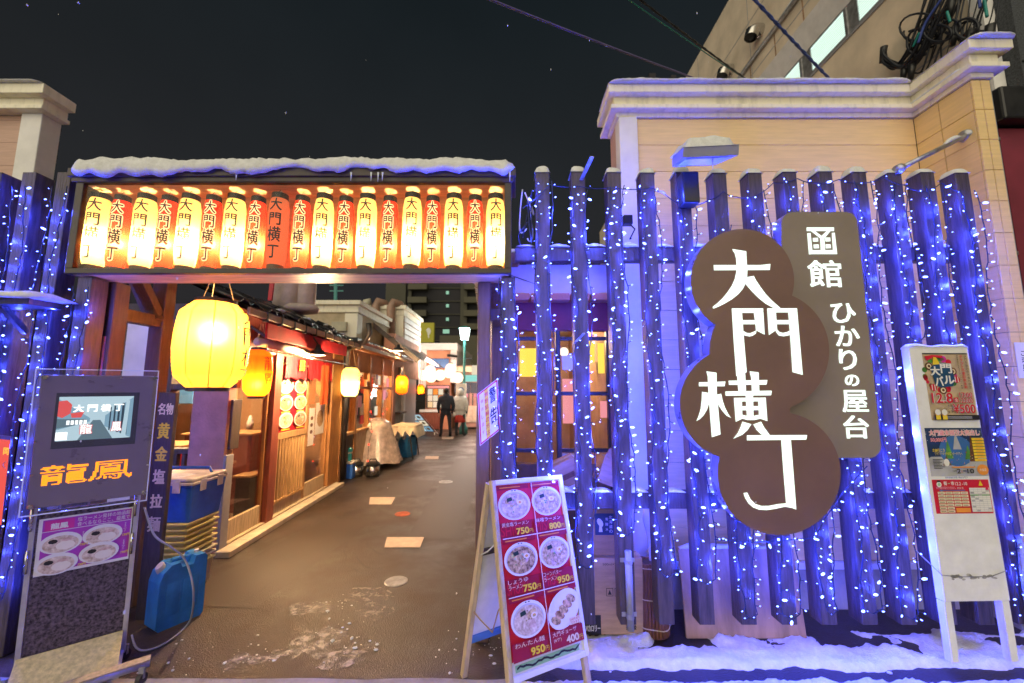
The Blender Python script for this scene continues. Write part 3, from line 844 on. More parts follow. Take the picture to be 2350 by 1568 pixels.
# ================================================================== SLATTED FENCE
FY, FB, PW = 2.6, 2.705, .095
ZT, ZB = 3.10, .187
us = [1149, 1229, 1311, 1393, 1470, 1551, 1635, 1716, 1796, 1878, 1956, 2037, 2112, 2191]
PX = [at(u, 395, FY).x for u in us]; PX[0] = at(1150, 700, FY).x
fence = thing('slatted_fence', (1.6, 2.65, 0), 'tall fence of dark brown square posts right of the gate, hung with blue lights', 'fence')
for i, x in enumerate(PX):
    top = 2.352 if i == 0 else ZT + random.uniform(-.006, .006)
    mb = MB(); mb.box(x, x + PW, FY, FB, ZB, top, 'fence_paint'); p = mb.make('fence_post', fence, bevel=.004)
    if i:
        mb = MB(); snow_cap(mb, x, x + PW, FY, FB, top, random.uniform(.045, .07), 8, i * 3.3); mb.make('snow_cap', p, smooth=True)
XR = PX[-1] + PW
for (z0, z1) in ((2.50, 2.60), (.83, .937)):
    mb = MB(); mb.box(.02, XR, FB + .001, FB + .07, z0, z1, 'fence_paint'); rl = mb.make('rail', fence, bevel=.004)
    for i in range(len(PX) - 1):
        a, b = PX[i] + PW + .004, PX[i + 1] - .004
        if i == 0: a = .03
        mb = MB(); snow_run(mb, [(a, z1), (b, z1)], FB - .01, FB + .072, random.uniform(.025, .055), i * 1.7 + z0, .03); mb.make('snow', rl, smooth=True)
# grey conduits clipped to two posts
for i, (z0, z1) in ((3, (.17, .62)), (13, (.1, .66))):
    x = PX[i] + PW * .55
    mb = MB(); mb.tube([(x, FY - .022, z0), (x, FY - .022, z1)], .021, 'plastic_grey', 14); c_ = mb.make('conduit', fence, smooth=True)
    for z in (z0 + .08, z1 - .06):
        mb = MB(); mb.box(x - .045, x + .045, FY - .006, FY - .001, z - .012, z + .012, 'galv'); mb.lathe([(.024, -.012), (.024, .012)], (x, FY - .022, z), 'galv', 12); mb.make('pipe_clip', c_)
# brackets sticking out of the second and third posts
for (a, b, wx) in (((2270 / K, 703 / K), (2313 / K, 612 / K), .026), ((1318, 788), (1340, 765), .014)):
    A = at(*a, FY); B = at(*b, FY - .22); mb = MB(); mb.bar(A, B, wx, .006, 'galv'); mb.make('bracket', fence)
# left hand posts
LX = [-4.25, -3.98, -3.72, -3.455, -3.19]
LX = [x * 2.6 / 2.85 for x in LX]
lf = thing('slatted_fence', (-3.4, 2.65, 0), 'short run of dark fence posts left of the gate, hung with blue lights', 'fence')
for i, x in enumerate(LX):
    mb = MB(); mb.box(x, x + PW, FY, FB + .01, ZB - .18, 3.10 if i < 4 else 2.352, 'fence_paint'); p = mb.make('fence_post', lf, bevel=.004)
for (z0, z1) in ((2.44, 2.55), (.83, .937)):
    mb = MB(); mb.box(-5, LX[-1] + PW, FB + .012, FB + .08, z0, z1, 'fence_paint'); mb.make('rail', lf, bevel=.004)

# ================================================================== GATE with its glazed lantern case
GX0, GX1, GY0, GY1, GZ0, GZ1 = -2.955, -.004, 2.55, 2.80, 2.362, 3.03
gate = thing('entrance_gate', (-1.48, 2.7, 0), 'dark wooden alley gate carrying a long glazed case of paper lanterns under snow', 'gate')
for (x0, x1, y0, y1, z1, nm) in ((-2.923, -2.80, 2.75, 2.86, 2.36, 'gate_post'), (-.242, -.152, 2.75, 2.86, 2.36, 'gate_post'), (-2.92, -2.805, 3.16, 3.26, 2.62, 'gate_post'), (-.165, -.075, 3.16, 3.26, 2.62, 'gate_post')):
    mb = MB(); mb.box(x0, x1, y0, y1, 0, z1, 'gate_wood'); mb.make(nm, gate, bevel=.006)
for x0, x1 in ((-2.91, -2.815), (-.16, -.085)):
    mb = MB(); mb.box(x0, x1, 2.862, 3.158, 2.10, 2.19, 'gate_wood'); mb.make('side_rail', gate, bevel=.005)
mb = MB(); mb.box(-3.05, .05, 3.165, 3.255, 2.625, 2.72, 'gate_wood'); mb.make('cross_beam', gate, bevel=.005)
for x in (-2.86, -.12):
    mb = MB(); mb.bar((x, 2.87, 2.58), (x, 3.15, 2.2), .06, .09, 'gate_wood', up=(1, 0, 0)); mb.make('brace', gate, bevel=.004)
mb = MB(); mb.bar((-2.84, 3.14, 2.14), (-3.15, 3.14, 2.7), .09, .09, 'gate_wood', up=(0, 1, 0)); mb.make('brace', gate, bevel=.004)
fw = .036
def cs(name, *a, m='case_frame', bev=.004):
    q = MB(); q.box(*a, m); return q.make(name, gate, bevel=bev)
cs('case_frame', GX0, GX1, GY0, GY0 + .035, GZ0, GZ0 + fw); cs('case_frame', GX0, GX1, GY0, GY0 + .035, GZ1 - fw, GZ1)
cs('case_frame', GX0, GX0 + .052, GY0, GY0 + .035, GZ0 + fw, GZ1 - fw); cs('case_frame', GX1 - .045, GX1, GY0, GY0 + .035, GZ0 + fw, GZ1 - fw)
cs('case_side', GX0, GX0 + .02, GY0 + .036, GY1 - .02, GZ0, GZ1); cs('case_side', GX1 - .02, GX1, GY0 + .036, GY1 - .02, GZ0, GZ1)
cs('case_back', GX0, GX1, GY1 - .018, GY1, GZ0, GZ1, m='ply_wood')
cs('case_ceiling', GX0 + .021, GX1 - .021, GY0 + .036, GY1 - .019, GZ1 - .03, GZ1 - .012, m='ply_wood')
cs('case_floor', GX0 + .021, GX1 - .021, GY0 + .036, GY1 - .019, GZ0, GZ0 + .018, m='ply_wood')
q = MB(); q.box(GX0 + .052, GX1 - .045, GY0 + .014, GY0 + .018, GZ0 + fw, GZ1 - fw, 'glass_case'); q.make('glass_pane', gate)
cs('roof', GX0 - .05, GX1 + .03, GY0 - .02, GY1 + .05, GZ1 + .002, GZ1 + .062, bev=.006)
cs('roof_trim', GX0 - .03, GX1 + .012, GY0 - .006, GY0 + .0, GZ1 - .03, GZ1 + .001, bev=.002)
mb = MB(); snow_run(mb, [(GX0 - .03, GZ1 + .063), (GX1 + .025, GZ1 + .063)], GY0 - .01, GY1 + .04, .105, 8.8, .04, .085)
mb.make('roof_snow', gate, smooth=True)
mb = MB(); rnd = random.Random(5)
for u in (543, 806, 852, 868, 878, 1170):
    a = at(u, 396, GY0 - .035); l = rnd.uniform(.03, .07); mb.tube([a, a - Vector((0, 0, l * .5)), a - Vector((0, 0, l))], [.007, .004, .001], 'ice', 6)
mb.make('icicle', gate, smooth=True)

# ---- the row of small paper lanterns
RAD, LZ0, LZ1 = .0715, 2.44, 2.925
def lan_r(tq):                                                # barrel profile, 0 bottom .. 1 top
    return RAD * (.80 + .20 * min(1, (math.sin(PI * min(1, max(0, tq))) * 2.2)) ** .8)
def lantern_type(off, grow, d_):
    """大門横丁 set vertically and wrapped round the lantern"""
    verts, faces = [], []
    boxes = ((.79, .97, .9), (.57, .745, .85), (.33, .54, .95), (.09, .27, .80))
    for ch, (a, b, wd) in zip('大門横丁', boxes):
      wv = .045 * wd; d = d_
      if 1:
        vs0, fs = fit(ch, 0, -wv, LZ0 + (LZ1 - LZ0) * a, wv, LZ0 + (LZ1 - LZ0) * b)
      for (gx, gz) in ((1, 1), (-1, 1), (1, -1), (-1, -1), (0, 0), (1.4, 0), (-1.4, 0), (0, 1.4), (0, -1.4)):
        vs = [(x + gx * off, z + gz * off) for x, z in vs0]; d += .00006
        bm = bmesh.new(); bv = [bm.verts.new((x, 0, z)) for x, z in vs]
        for f in fs:
            try: bm.faces.new([bv[i] for i in f])
            except ValueError: pass
        for k in range(-4, 5):
            bmesh.ops.bisect_plane(bm, geom=bm.verts[:] + bm.edges[:] + bm.faces[:], plane_co=(k * .011, 0, 0), plane_no=(1, 0, 0))
        k0 = len(verts); bm.verts.index_update()
        for v in bm.verts:
            rr = lan_r((v.co.z - LZ0) / (LZ1 - LZ0)) + d; th = v.co.x / RAD
            verts.append((rr * math.sin(th), -rr * math.cos(th), v.co.z))
        for f in bm.faces: faces.append([k0 + v.index for v in f.verts])
        bm.free()
    return verts, faces
T_in, T_out = lantern_type(.0013, 0, .0042), lantern_type(.0072, 0, .0028)
def small_lantern(pap, outline, ink, pw, col):
    t = thing('paper_lantern', (0, 0, 0), 'x', 'lantern', 'paper lanterns in the glazed case over the gate')
    mb = MB(); N = 30
    prof = [(lan_r(k / N) + (.0012 if k % 2 else -.0006), LZ0 + (LZ1 - LZ0) * k / N) for k in range(N + 1)]
    mb.lathe(prof, (0, 0, 0), pap, 28, capb=False, capt=False); mb.make('paper_shade', t, smooth=True)
    r0 = lan_r(0)
    mb = MB(); mb.lathe([(r0 * .86, LZ0 - .035), (r0 * 1.02, LZ0 - .03), (r0 * 1.02, LZ0 + .004), (r0 * .9, LZ0 + .004)], (0, 0, 0), 'ring_brown', 24, capb=False, capt=False); mb.make('bottom_ring', t)
    mb = MB(); mb.lathe([(r0 * .9, LZ1 - .004), (r0 * 1.03, LZ1 - .004), (r0 * 1.03, LZ1 + .036), (r0 * .86, LZ1 + .04)], (0, 0, 0), 'ring_dark', 24, capb=False, capt=False); mb.make('top_ring', t)
    mb = MB(); mb.tube([(-.03, 0, LZ1 + .04), (-.01, 0, LZ1 + .06), (0, 0, 2.998), ], .0022, 'steel', 5); mb.tube([(.03, 0, LZ1 + .04), (.01, 0, LZ1 + .06), (0, 0, 2.99)], .0022, 'steel', 5); mb.make('hook', t)
    if outline:
        mb = MB(); mb.raw(*T_out, 'paper_outline'); o_ = mb.make('lettering_outline', t)
    mb = MB(); mb.raw(*T_in, ink); mb.make('lettering', t)
    if pw: bulb(t, (0, -.012, LZ0 + .17), pw * 14, col, .03)
    return t
mat('ring_dark', (.035, .026, .022), .45, var=.2); mat('ring_brown', (.16, .10, .055), .5, var=.2)
protoY = small_lantern('paper_yellow', False, 'ink', 2.4, (1, .80, .45))
protoR = small_lantern('paper_red', True, 'ink', 2.2, (1, .70, .38))
protoO = small_lantern('paper_orange', False, 'ink', 0, None)
lu = [222, 273, 329, 382, 431, 484, 536, 588, 637, 690, 741, 791, 841, 893, 945, 992, 1041, 1090, 1137]
kinds = 'YRYRYRYROR' + 'YRYRYRYRY'
cnt = {'Y': 0, 'R': 0, 'O': 0}; used = set()
ordw = ['first', 'second', 'third', 'fourth', 'fifth', 'sixth', 'seventh', 'eighth', 'ninth', 'tenth']
for i, (u, k) in enumerate(zip(lu, kinds)):
    p = at(u, 535, 2.668 + (.012 if k == 'R' else -.006)); pr = {'Y': protoY, 'R': protoR, 'O': protoO}[k]
    loc = (p.x, p.y, random.uniform(-.005, .005) - (.008 if k == 'R' else 0))
    if k not in used: t = pr; t.location = loc; used.add(k)
    else: t = copy_tree(pr, None, loc)
    t.rotation_euler = (0, 0, random.uniform(-.07, .07) + .42 * math.atan2(-p.x, p.y))
    t.scale = (.78, .78, 1) if k == 'R' else (.90, .90, 1)
    if k == 'O': t['label'] = 'unlit salmon pink paper lantern, the only one with plain black characters among red ones'
    elif k == 'Y': t['label'] = f'yellow paper lantern with black characters, {ordw[cnt["Y"]]} yellow one from the left in the case'
    else: t['label'] = f'red paper lantern with outlined characters, {ordw[cnt["R"]]} red one from the left in the case'
    cnt[k] += 1
# ================================================================== BLUE LIGHT STRINGS
lb_mb = MB(); lb_mb.lathe([(.0015, -.007), (.0034, -.0035), (.0034, .003), (.0014, .007)], (0, 0, 0), 'led_blue', 6)
BULB = None
rl = random.Random(21)
def strand(label, path_fn, group, n_cord, spacing, seed, mid=None, loc=None, power=4.6):
    """a lit string: dark cord along path points, short stems, one lamp on each"""
    global BULB
    pts = path_fn
    loc = loc or pts[0]
    t = thing('light_string', loc, label, 'light string', group)
    mb = MB(); mb.tube(pts, .0034, 'cord_navy', 5)
    L = [0]
    for a, b in zip(pts, pts[1:]): L.append(L[-1] + (b - a).length)
    s, k = spacing * .5, 0
    bulbs = []
    while s < L[-1]:
        while k < len(L) - 2 and L[k + 1] < s: k += 1
        f = (s - L[k]) / max(1e-6, L[k + 1] - L[k]); p = pts[k].lerp(pts[k + 1], f)
        a = rl.uniform(0, 2 * PI)
        if mid is None: d = Vector((math.cos(a), -.5 - .5 * rl.random(), math.sin(a) * .7)).normalized()
        else:
            side = (1 if p.x > mid else -1) * (1 if rl.random() < .55 else -1)
            d = Vector((side * rl.uniform(.5, 1), rl.uniform(-.8, .25), rl.uniform(-.6, .6))).normalized()
        e = p + d * rl.uniform(.016, .032)
        mb.tube([p, p.lerp(e, .8)], .0028, 'cord_navy', 4)
        bulbs.append((e, d)); s += spacing * rl.uniform(.6, 1.4)
    mb.make('cord', t)
    for e, d in bulbs:
        q = d.to_track_quat('Z', 'Y').to_euler()
        if BULB is None:
            BULB = lb_mb.make('lamp_bulb', t, loc=None)
            BULB.location = e - BASE[t.name]; BULB.rotation_euler = q
            BULB.data.transform(Matrix.Translation(BASE[t.name]))
        else: inst(BULB, t, e, q, (lambda z: (z, z, z))(rl.choice((.35, .6, .7, .8, .9, 1, 1, 1.2, 1.9))))
    if mid is not None:                                       # the light the lamps give off, one source for each handful of them
        xm = mid; zs_ = [e.z for e, d in bulbs]; z = min(zs_) + .08; k = 0
        while z < max(zs_):
            sd_ = -1 if k % 2 else 1
            l = bpy.data.lights.new('string_light', 'POINT'); l.energy = power * rl.uniform(.6, 1.4); l.color = (.032, .055, 1.0); l.shadow_soft_size = .012
            ob = bpy.data.objects.new('string_light', l); COL.objects.link(ob); ob.parent = t
            ob.location = Vector((xm + sd_ * (PW / 2 + rl.uniform(.035, .06)), FY - rl.uniform(.02, .055), z)) - BASE[t.name]
            z += .17; k += 1
    return t
def post_path(x, zt, zb, y, seed):
    pts = []; n = int((zt - zb) / .05)
    r = random.Random(seed)
    ph = r.uniform(0, 6)
    for j in range(n + 1):                                   # down the left edge
        z = zt - (zt - zb) * j / n
        pts.append(Vector((x + PW * .02 + .017 * math.sin(z * 7 + ph) + r.uniform(-.006, .006), y - .018 - r.uniform(0, .014), z)))
    pts.append(Vector((x + PW * .5, y - .025, zb - .03)))
    for j in range(n + 1):                                   # and back up the right
        z = zb + (zt - zb) * j / n
        pts.append(Vector((x + PW * .98 + .019 * math.sin(z * 6 + ph + 2) + r.uniform(-.006, .006), y - .018 - r.uniform(0, .014), z)))
    return pts
def zat(v, y): return at(1175, v, y).z
ends = [(640, 1120), (405, 1100), (440, 1290), (430, 1215), (445, 1310), (440, 1325), (520, 1405), (440, 1420), (420, 1395), (425, 1392), (420, 1420), (425, 775), (430, 785), (440, 1420)]
names = ['on the short post under the case, at the gate', 'first post right of the gate', 'second post right of the gate', 'third post, above the cardboard', 'fourth post, over the rolled reed screen', 'fifth post, the one carrying the floodlight',
         'sixth post, left part hidden by the round sign', 'seventh post, running behind the brown sign', 'eighth post, running behind the brown sign', 'ninth post, behind the taupe board', 'tenth post, right beside the taupe board', 'eleventh post, ending above the notice board', 'twelfth post, short one above the notice board', 'last post, at the right end of the fence']
names = ['post under the lantern case, nearest the gate opening'] + names[1:]
for i, (x, (va, vb)) in enumerate(zip(PX, ends)):
    y = FY - .002
    strand(f'blue light string on the fence, {names[i]}', post_path(x, min(zat(va, y), 3.02), max(zat(vb, y), .26), y, i * 7 + 1), 'blue light strings on the fence posts', 0, .046, i, x + PW / 2)
lnames = ['at the left picture edge', 'between the snowy ledge and the pier', 'nearest the lantern case on the left', 'below the left end of the lantern case']
for i, x in enumerate(LX[1:]):
    strand(f'blue light string on a left fence post, {lnames[i]}', post_path(x, 2.98 if i < 3 else 2.28, .35, FY - .002, 100 + i), 'blue light strings on the left fence posts', 0, .052, i, x + PW / 2, None, 2.2)
# feeder cable looped from post to post near the top
pts = []
vv = [(1200, 478), (1262, 424), (1330, 428), (1400, 431), (1500, 432), (1520, 440), (1560, 468), (1585, 472), (1625, 460), (1660, 440), (1690, 452), (1730, 452), (1775, 420), (1830, 410), (1875, 420), (1925, 412), (1975, 420), (2030, 408), (2075, 425), (2120, 440), (2160, 420), (2215, 445)]
for (a, b) in zip(vv, vv[1:]):
    A, B = at(*a, FY - .018), at(*b, FY - .018)
    for k in range(4): p = A.lerp(B, k / 4); p.z -= .012 * math.sin(PI * k / 4); pts.append(p)
strand('feeder string looped from post to post along the top of the fence', pts, None, 0, .16, 55)
pts = []
for a in ((1500, 1130), (1560, 1095), (1605, 1050), (1625, 1075)): pts.append(at(*a, FY - .02))
pts2 = [at(1640, 1238, FY - .02), at(1730, 1245, FY - .03), at(1800, 1240, FY - .03), at(1870, 1235, FY - .02), at(1900, 1180, FY - .02), at(1935, 1130, FY - .02), at(1990, 1070, FY - .02)]
strand('loose blue string drooping under the brown round sign', pts2, None, 0, .06, 56)
# tangle of white cable at the right end of the case
t = thing('cable_tangle', at(1205, 480, 2.7), 'tangle of pale cables tied beside the right end of the lantern case', 'cable')
mb = MB(); r = random.Random(3)
for k in range(6):
    p = [at(r.uniform(1190, 1225), r.uniform(425, 560), r.uniform(2.62, 2.74)) for _ in range(5)]
    q = []
    for a, b, c_, d in zip(p, p[1:], p[2:], p[3:]):
        for j in range(6):
            s_ = j / 6; q.append(.5 * ((2 * b) + (-a + c_) * s_ + (2 * a - 5 * b + 4 * c_ - d) * s_ ** 2 + (-a + 3 * b - 3 * c_ + d) * s_ ** 3))
    mb.tube(q, .005, 'trim_white' if k % 2 else 'cord_black', 6)
mb.make('cable', t, smooth=True)

# ================================================================== MAIN SIGN
sg = thing('shop_sign', at(1770, 880, 2.5), 'big brown sign of four joined circles on a taupe board with glowing white characters', 'sign')
SY_R, SY_C = 2.50, 2.41
def front(Y): return Plane((0, Y, 0), (1, 0, 0), (0, 0, 1))
def pxy(pts, Y): return [(lambda q: (q.x, q.z))(at(x / K, y / K, Y)) for x, y in pts]
def zs(ox, oy, k): return lambda pts: [(ox + x / k, oy + y / k) for x, y in pts]
rr = 46
def rcorner(c, r, a0): return [(c[0] + r * math.cos(math.radians(a0 + 15 * i)), c[1] + r * math.sin(math.radians(a0 + 15 * i))) for i in range(7)]
mat('side_blue', (.16, .12, .12), .3, var=.1)
# taupe board: right-hand upright with rounded corners, outline measured then made symmetrical in depth
ol = []
tl, tr, br_, bl = (3050, 828), (3346, 828), (3446, 1790), (3132, 1790)
ol += rcorner((tl[0] + rr + 2, tl[1] + rr), rr, 180)
ol += rcorner((tr[0] - rr + 4, tr[1] + rr), rr, 270)
ol += rcorner((br_[0] - rr - 4, br_[1] - rr), rr, 0)
ol += [(3075, 1790), (3058, 1500)]
mb = MB(); mb.prism(front(SY_R), pxy(ol, SY_R), -.085, 0, 'sign_taupe', 'side_blue'); 

tb = mb.make('taupe_board', sg, bevel=.004)
cir = [((2900, 1097), 202), ((3005, 1372), 234), ((2872, 1577), 216), ((3044, 1851), 240)]
def inside(p, skip):
    return any(i != skip and math.hypot(p[0] - c[0], p[1] - c[1]) < r - .5 for i, (c, r) in enumerate(cir))
# outline of the union of the circles, walked anticlockwise by angle round each circle
segs = []
for i, (c, r) in enumerate(cir):
    arc = [(c[0] + r * math.cos(2 * PI * a / 240), c[1] + r * math.sin(2 * PI * a / 240)) for a in range(240)]
    flags = [not inside(p, i) for p in arc]
    for a in range(240):
        if flags[a] and not flags[a - 1]:
            run = []
            k = a
            while flags[k % 240]: run.append(arc[k % 240]); k += 1
            segs.append(run)
out_ = segs.pop(0)
while segs:
    e = out_[-1]; j = min(range(len(segs)), key=lambda q: math.hypot(segs[q][0][0] - e[0], segs[q][0][1] - e[1])); out_ += segs.pop(j)
mb = MB(); mb.prism(front(SY_C), pxy(out_, SY_C), -.088, 0, 'sign_brown', 'side_blue'); cb = mb.make('circle_board', sg)
A3 = zs(2700, 850, 3.485); A4 = zs(2600, 700, 1.96); A5 = zs(2650, 1350, 2.24); A6 = zs(3100, 850, 1.742)
def char(name, strokes, Y, par):
    mb = MB(); d = .0016
    for s_ in strokes:
        mb.mb = 0
        pts = pxy(s_, Y)
        ar = sum(pts[i][0] * pts[(i + 1) % len(pts)][1] - pts[(i + 1) % len(pts)][0] * pts[i][1] for i in range(len(pts)))
        if ar < 0: pts = pts[::-1]
        mb.face([(x, Y - d, z) for x, z in pts], 'letter_light'); d += .0003
    return mb.make(name, par)
dai = [A3([(558, 430), (748, 460), (752, 560), (758, 640), (765, 700), (760, 800), (735, 905), (700, 975), (640, 1045), (560, 1110), (460, 1170), (380, 1210), (310, 1240), (292, 1235), (292, 1215), (350, 1170), (420, 1105), (490, 1020), (550, 930), (590, 840), (612, 740), (617, 680), (608, 560), (590, 490), (565, 455)]),
       A3([(303, 648), (610, 648), (760, 648), (940, 648), (1076, 633), (1068, 716), (760, 718), (308, 720)]),
       A3([(757, 812), (850, 796), (880, 855), (940, 945), (1010, 1040), (1090, 1125), (1215, 1236), (1110, 1230), (1010, 1175), (910, 1095), (820, 1005), (735, 905)])]
char('lit_character', dai, SY_C, cb)
mon = [A4([(505, 990), (582, 990), (597, 1200), (620, 1470), (618, 1480), (605, 1490), (540, 1510), (520, 1240)]), A4([(580, 990), (746, 990), (746, 1025), (580, 1025)]), A4([(588, 1080), (690, 1080), (690, 1112), (590, 1112)]),
       A4([(673, 1020), (747, 1020), (757, 1192), (690, 1158), (684, 1100)]), A4([(594, 1163), (620, 1178), (645, 1180), (680, 1166), (694, 1156), (690, 1182), (665, 1200), (640, 1206), (596, 1196)]),
       A4([(775, 990), (840, 990), (852, 1152), (788, 1195)]), A4([(838, 990), (940, 990), (940, 1022), (838, 1022)]), A4([(843, 1080), (944, 1080), (944, 1112), (845, 1112)]),
       A4([(933, 990), (1003, 990), (1047, 1500), (968, 1478), (950, 1200)]), A4([(848, 1150), (870, 1172), (895, 1178), (925, 1172), (950, 1160), (952, 1195), (900, 1205), (862, 1198), (840, 1168)])]
char('lit_character', mon, SY_C, cb)
yoko = [A5([(243, 226), (333, 238), (335, 400), (345, 520), (368, 778), (291, 803), (275, 600), (262, 420), (255, 270)]), A5([(178, 322), (258, 320), (330, 318), (411, 315), (403, 357), (178, 357)]),
        A5([(205, 405), (268, 415), (272, 490), (250, 560), (220, 610), (185, 645), (155, 662), (172, 625), (192, 560), (202, 480)]), A5([(335, 430), (373, 422), (385, 480), (405, 540), (435, 600), (460, 635), (420, 615), (380, 570), (348, 520)]),
        A5([(512, 262), (583, 250), (590, 402), (524, 402), (515, 330)]), A5([(620, 226), (700, 235), (706, 402), (640, 402), (635, 290)]), A5([(436, 308), (776, 302), (768, 343), (440, 345)]), A5([(408, 402), (814, 395), (808, 436), (410, 440)]),
        A5([(585, 436), (650, 436), (655, 640), (597, 640)]), A5([(482, 458), (552, 457), (557, 640), (498, 668)]), A5([(693, 457), (760, 455), (775, 662), (712, 640), (700, 600)]), A5([(550, 457), (695, 456), (695, 489), (551, 490)]),
        A5([(553, 531), (697, 530), (699, 565), (555, 567)]), A5([(555, 606), (597, 615), (655, 615), (702, 605), (714, 640), (660, 652), (600, 652), (556, 640)]),
        A5([(555, 665), (634, 688), (600, 740), (555, 780), (475, 816), (515, 765), (540, 710)]), A5([(650, 690), (718, 665), (745, 715), (800, 790), (770, 788), (720, 778), (680, 740)])]
char('lit_character', yoko, SY_C, cb)
cho = [A5([(598, 785), (1125, 783), (1118, 824), (598, 830)]), A5([(897, 828), (983, 826), (1003, 1080), (1030, 1436), (940, 1400), (940, 1380), (915, 1080)]),
       A5([(940, 1380), (870, 1386), (790, 1402), (725, 1403), (670, 1385), (630, 1345), (600, 1285), (567, 1290), (580, 1330), (610, 1380), (650, 1415), (700, 1435), (770, 1440), (850, 1428), (930, 1410), (1000, 1422)])]
char('lit_character', cho, SY_C, cb)
hako = [A6([(87, 68), (274, 68), (274, 93), (88, 93)]), A6([(91, 108), (114, 106), (126, 222), (126, 250), (103, 252)]), A6([(122, 223), (270, 222), (295, 250), (122, 250)]), A6([(258, 106), (278, 104), (295, 250), (267, 240)]),
        A6([(114, 92), (142, 92), (190, 128), (178, 142)]), A6([(225, 92), (250, 92), (208, 142), (184, 130)]), A6([(178, 130), (206, 128), (212, 225), (182, 225)]),
        A6([(128, 141), (163, 139), (165, 165), (130, 166)]), A6([(212, 138), (246, 138), (248, 164), (214, 165)]), A6([(132, 186), (167, 184), (170, 211), (135, 212)]), A6([(213, 184), (248, 184), (251, 210), (216, 212)])]
char('lit_character', hako, SY_R, tb)
def typed(ch, x0, y0, x1, y1, bold):
    a, b = pxy([(x0, y1), (x1, y0)], SY_R)
    vs, fs = fit(ch, 0, a[0] + bold, a[1] + bold, b[0] - bold, b[1] - bold); mb = MB()
    for i_, (p_, q_) in enumerate(((0, 0), (1, .6), (-1, .6), (1, -.6), (-1, -.6))): mb.raw([(x + p_ * bold, SY_R - .002 - i_ * .0002, z + q_ * bold) for x, z in vs], fs, 'letter_light')
    mb.make('lit_character', tb)
for ch, b, bo in (('館', (3160, 1016, 3282, 1124), .0042), ('ひ', (3249, 1184, 3338, 1263), .0035), ('か', (3264, 1272, 3353, 1354), .0035), ('り', (3280, 1363, 3342, 1447), .0035), ('の', (3301, 1463, 3353, 1510), .0035), ('屋', (3291, 1523, 3385, 1612), .0035), ('台', (3298, 1622, 3389, 1714), .0035)):
    typed(ch, *b, bo)
mb = MB()
for z, a, b in ((1.35, 1.35, 2.0), (2.1, 1.25, 1.9)): mb = MB(); mb.box(a, b, SY_R + .087, FY - .002, z, z + .06, 'galv'); mb.make('mounting_rail', sg)

# ================================================================== FLOODLIGHT on the fifth post
c = at(1610, 392, 2.42)
t = thing('floodlight', (PX[5] + .05, 2.6, 3.0), 'snow covered floodlight fixed to the fifth fence post, glass side down', 'floodlight')
x0, x1 = at(1550, 400, 2.42).x, at(1672, 385, 2.42).x
fr = Plane((x0, 2.30, 3.035), (1, 0, .05), (0, .9, .28))
mb = MB(); mb.prism(fr, [(0, 0), (x1 - x0, 0), (x1 - x0 - .03, .24), (.03, .24)], -.012, .05, 'plastic_grey'); mb.make('housing', t, bevel=.01)
mb = MB(); mb.prism(fr, [(.03, .03), (x1 - x0 - .03, .03), (x1 - x0 - .05, .21), (.05, .21)], -.016, -.0125, 'ice'); mb.make('glass_front', t)
mb = MB(); mb.box(PX[5] + .0, PX[5] + .11, 2.50, 2.597, 2.83, 3.05, 'plastic_black'); mb.make('driver_box', t, bevel=.01)
g = MB()
for j in range(9):
    for i in range(9):
        pass
n = 10; vs = []
for j in range(n):
    for i in range(n):
        a, b = i / (n - 1) * 2 - 1, j / (n - 1) * 2 - 1; k = max(0, 1 - abs(a) ** 4) ** .5 * max(0, 1 - abs(b) ** 4) ** .5
        vs.append(fr.p((x1 - x0) / 2 + a * (x1 - x0) * .46, .12 + b * .125, .047 + .075 * k * (1 + .3 * noise.noise((a * 2, b * 2, 5)))))
g.raw(vs, [(j * n + i, j * n + i + 1, (j + 1) * n + i + 1, (j + 1) * n + i) for j in range(n - 1) for i in range(n - 1)], 'snow'); g.make('snow', t, smooth=True)
mb = MB(); a = fr.p((x1 - x0) * .6, .05, -.015); mb.tube([a, a - Vector((0, 0, .03)), a - Vector((0, 0, .075))], [.006, .004, .001], 'ice', 6); mb.make('icicle', t)
# tube lamp arm from the fence to the wall end
A = at(2063, 388, 2.585); B = Vector((BX1 - .002, 2.80, at(2222, 312, 2.80).z))
t = thing('pipe_arm', A, 'bluish pipe arm with a little snow reaching from fence post to the peach wall end', 'pipe')
mb = MB(); mb.tube([A, B], .017, 'galv', 12); mb.make('pipe', t, smooth=True)
mb = MB(); d = (B - A).normalized(); mb.tube([B - d * .012, B + d * .003], .045, 'galv', 16); mb.make('flange', t, smooth=True); mb = MB(); mb.tube([A - d * .02, A + d * .02], .032, 'galv', 14); mb.make('flange', t, smooth=True)
mb = MB(); g = []
for k in range(9):
    p = A.lerp(B, .66 + .03 * k); h = .03 * math.sin(PI * (k + .3) / 8.6); s_ = Vector((0, 0, 1)); e = d.cross(s_).normalized() * .015
    g.append([p - e + s_ * .012, p + e + s_ * .012, p + e * .7 + s_ * (.014 + h), p - e * .7 + s_ * (.014 + h)])
mb.loft(g, 'snow'); mb.make('snow', t, smooth=True)

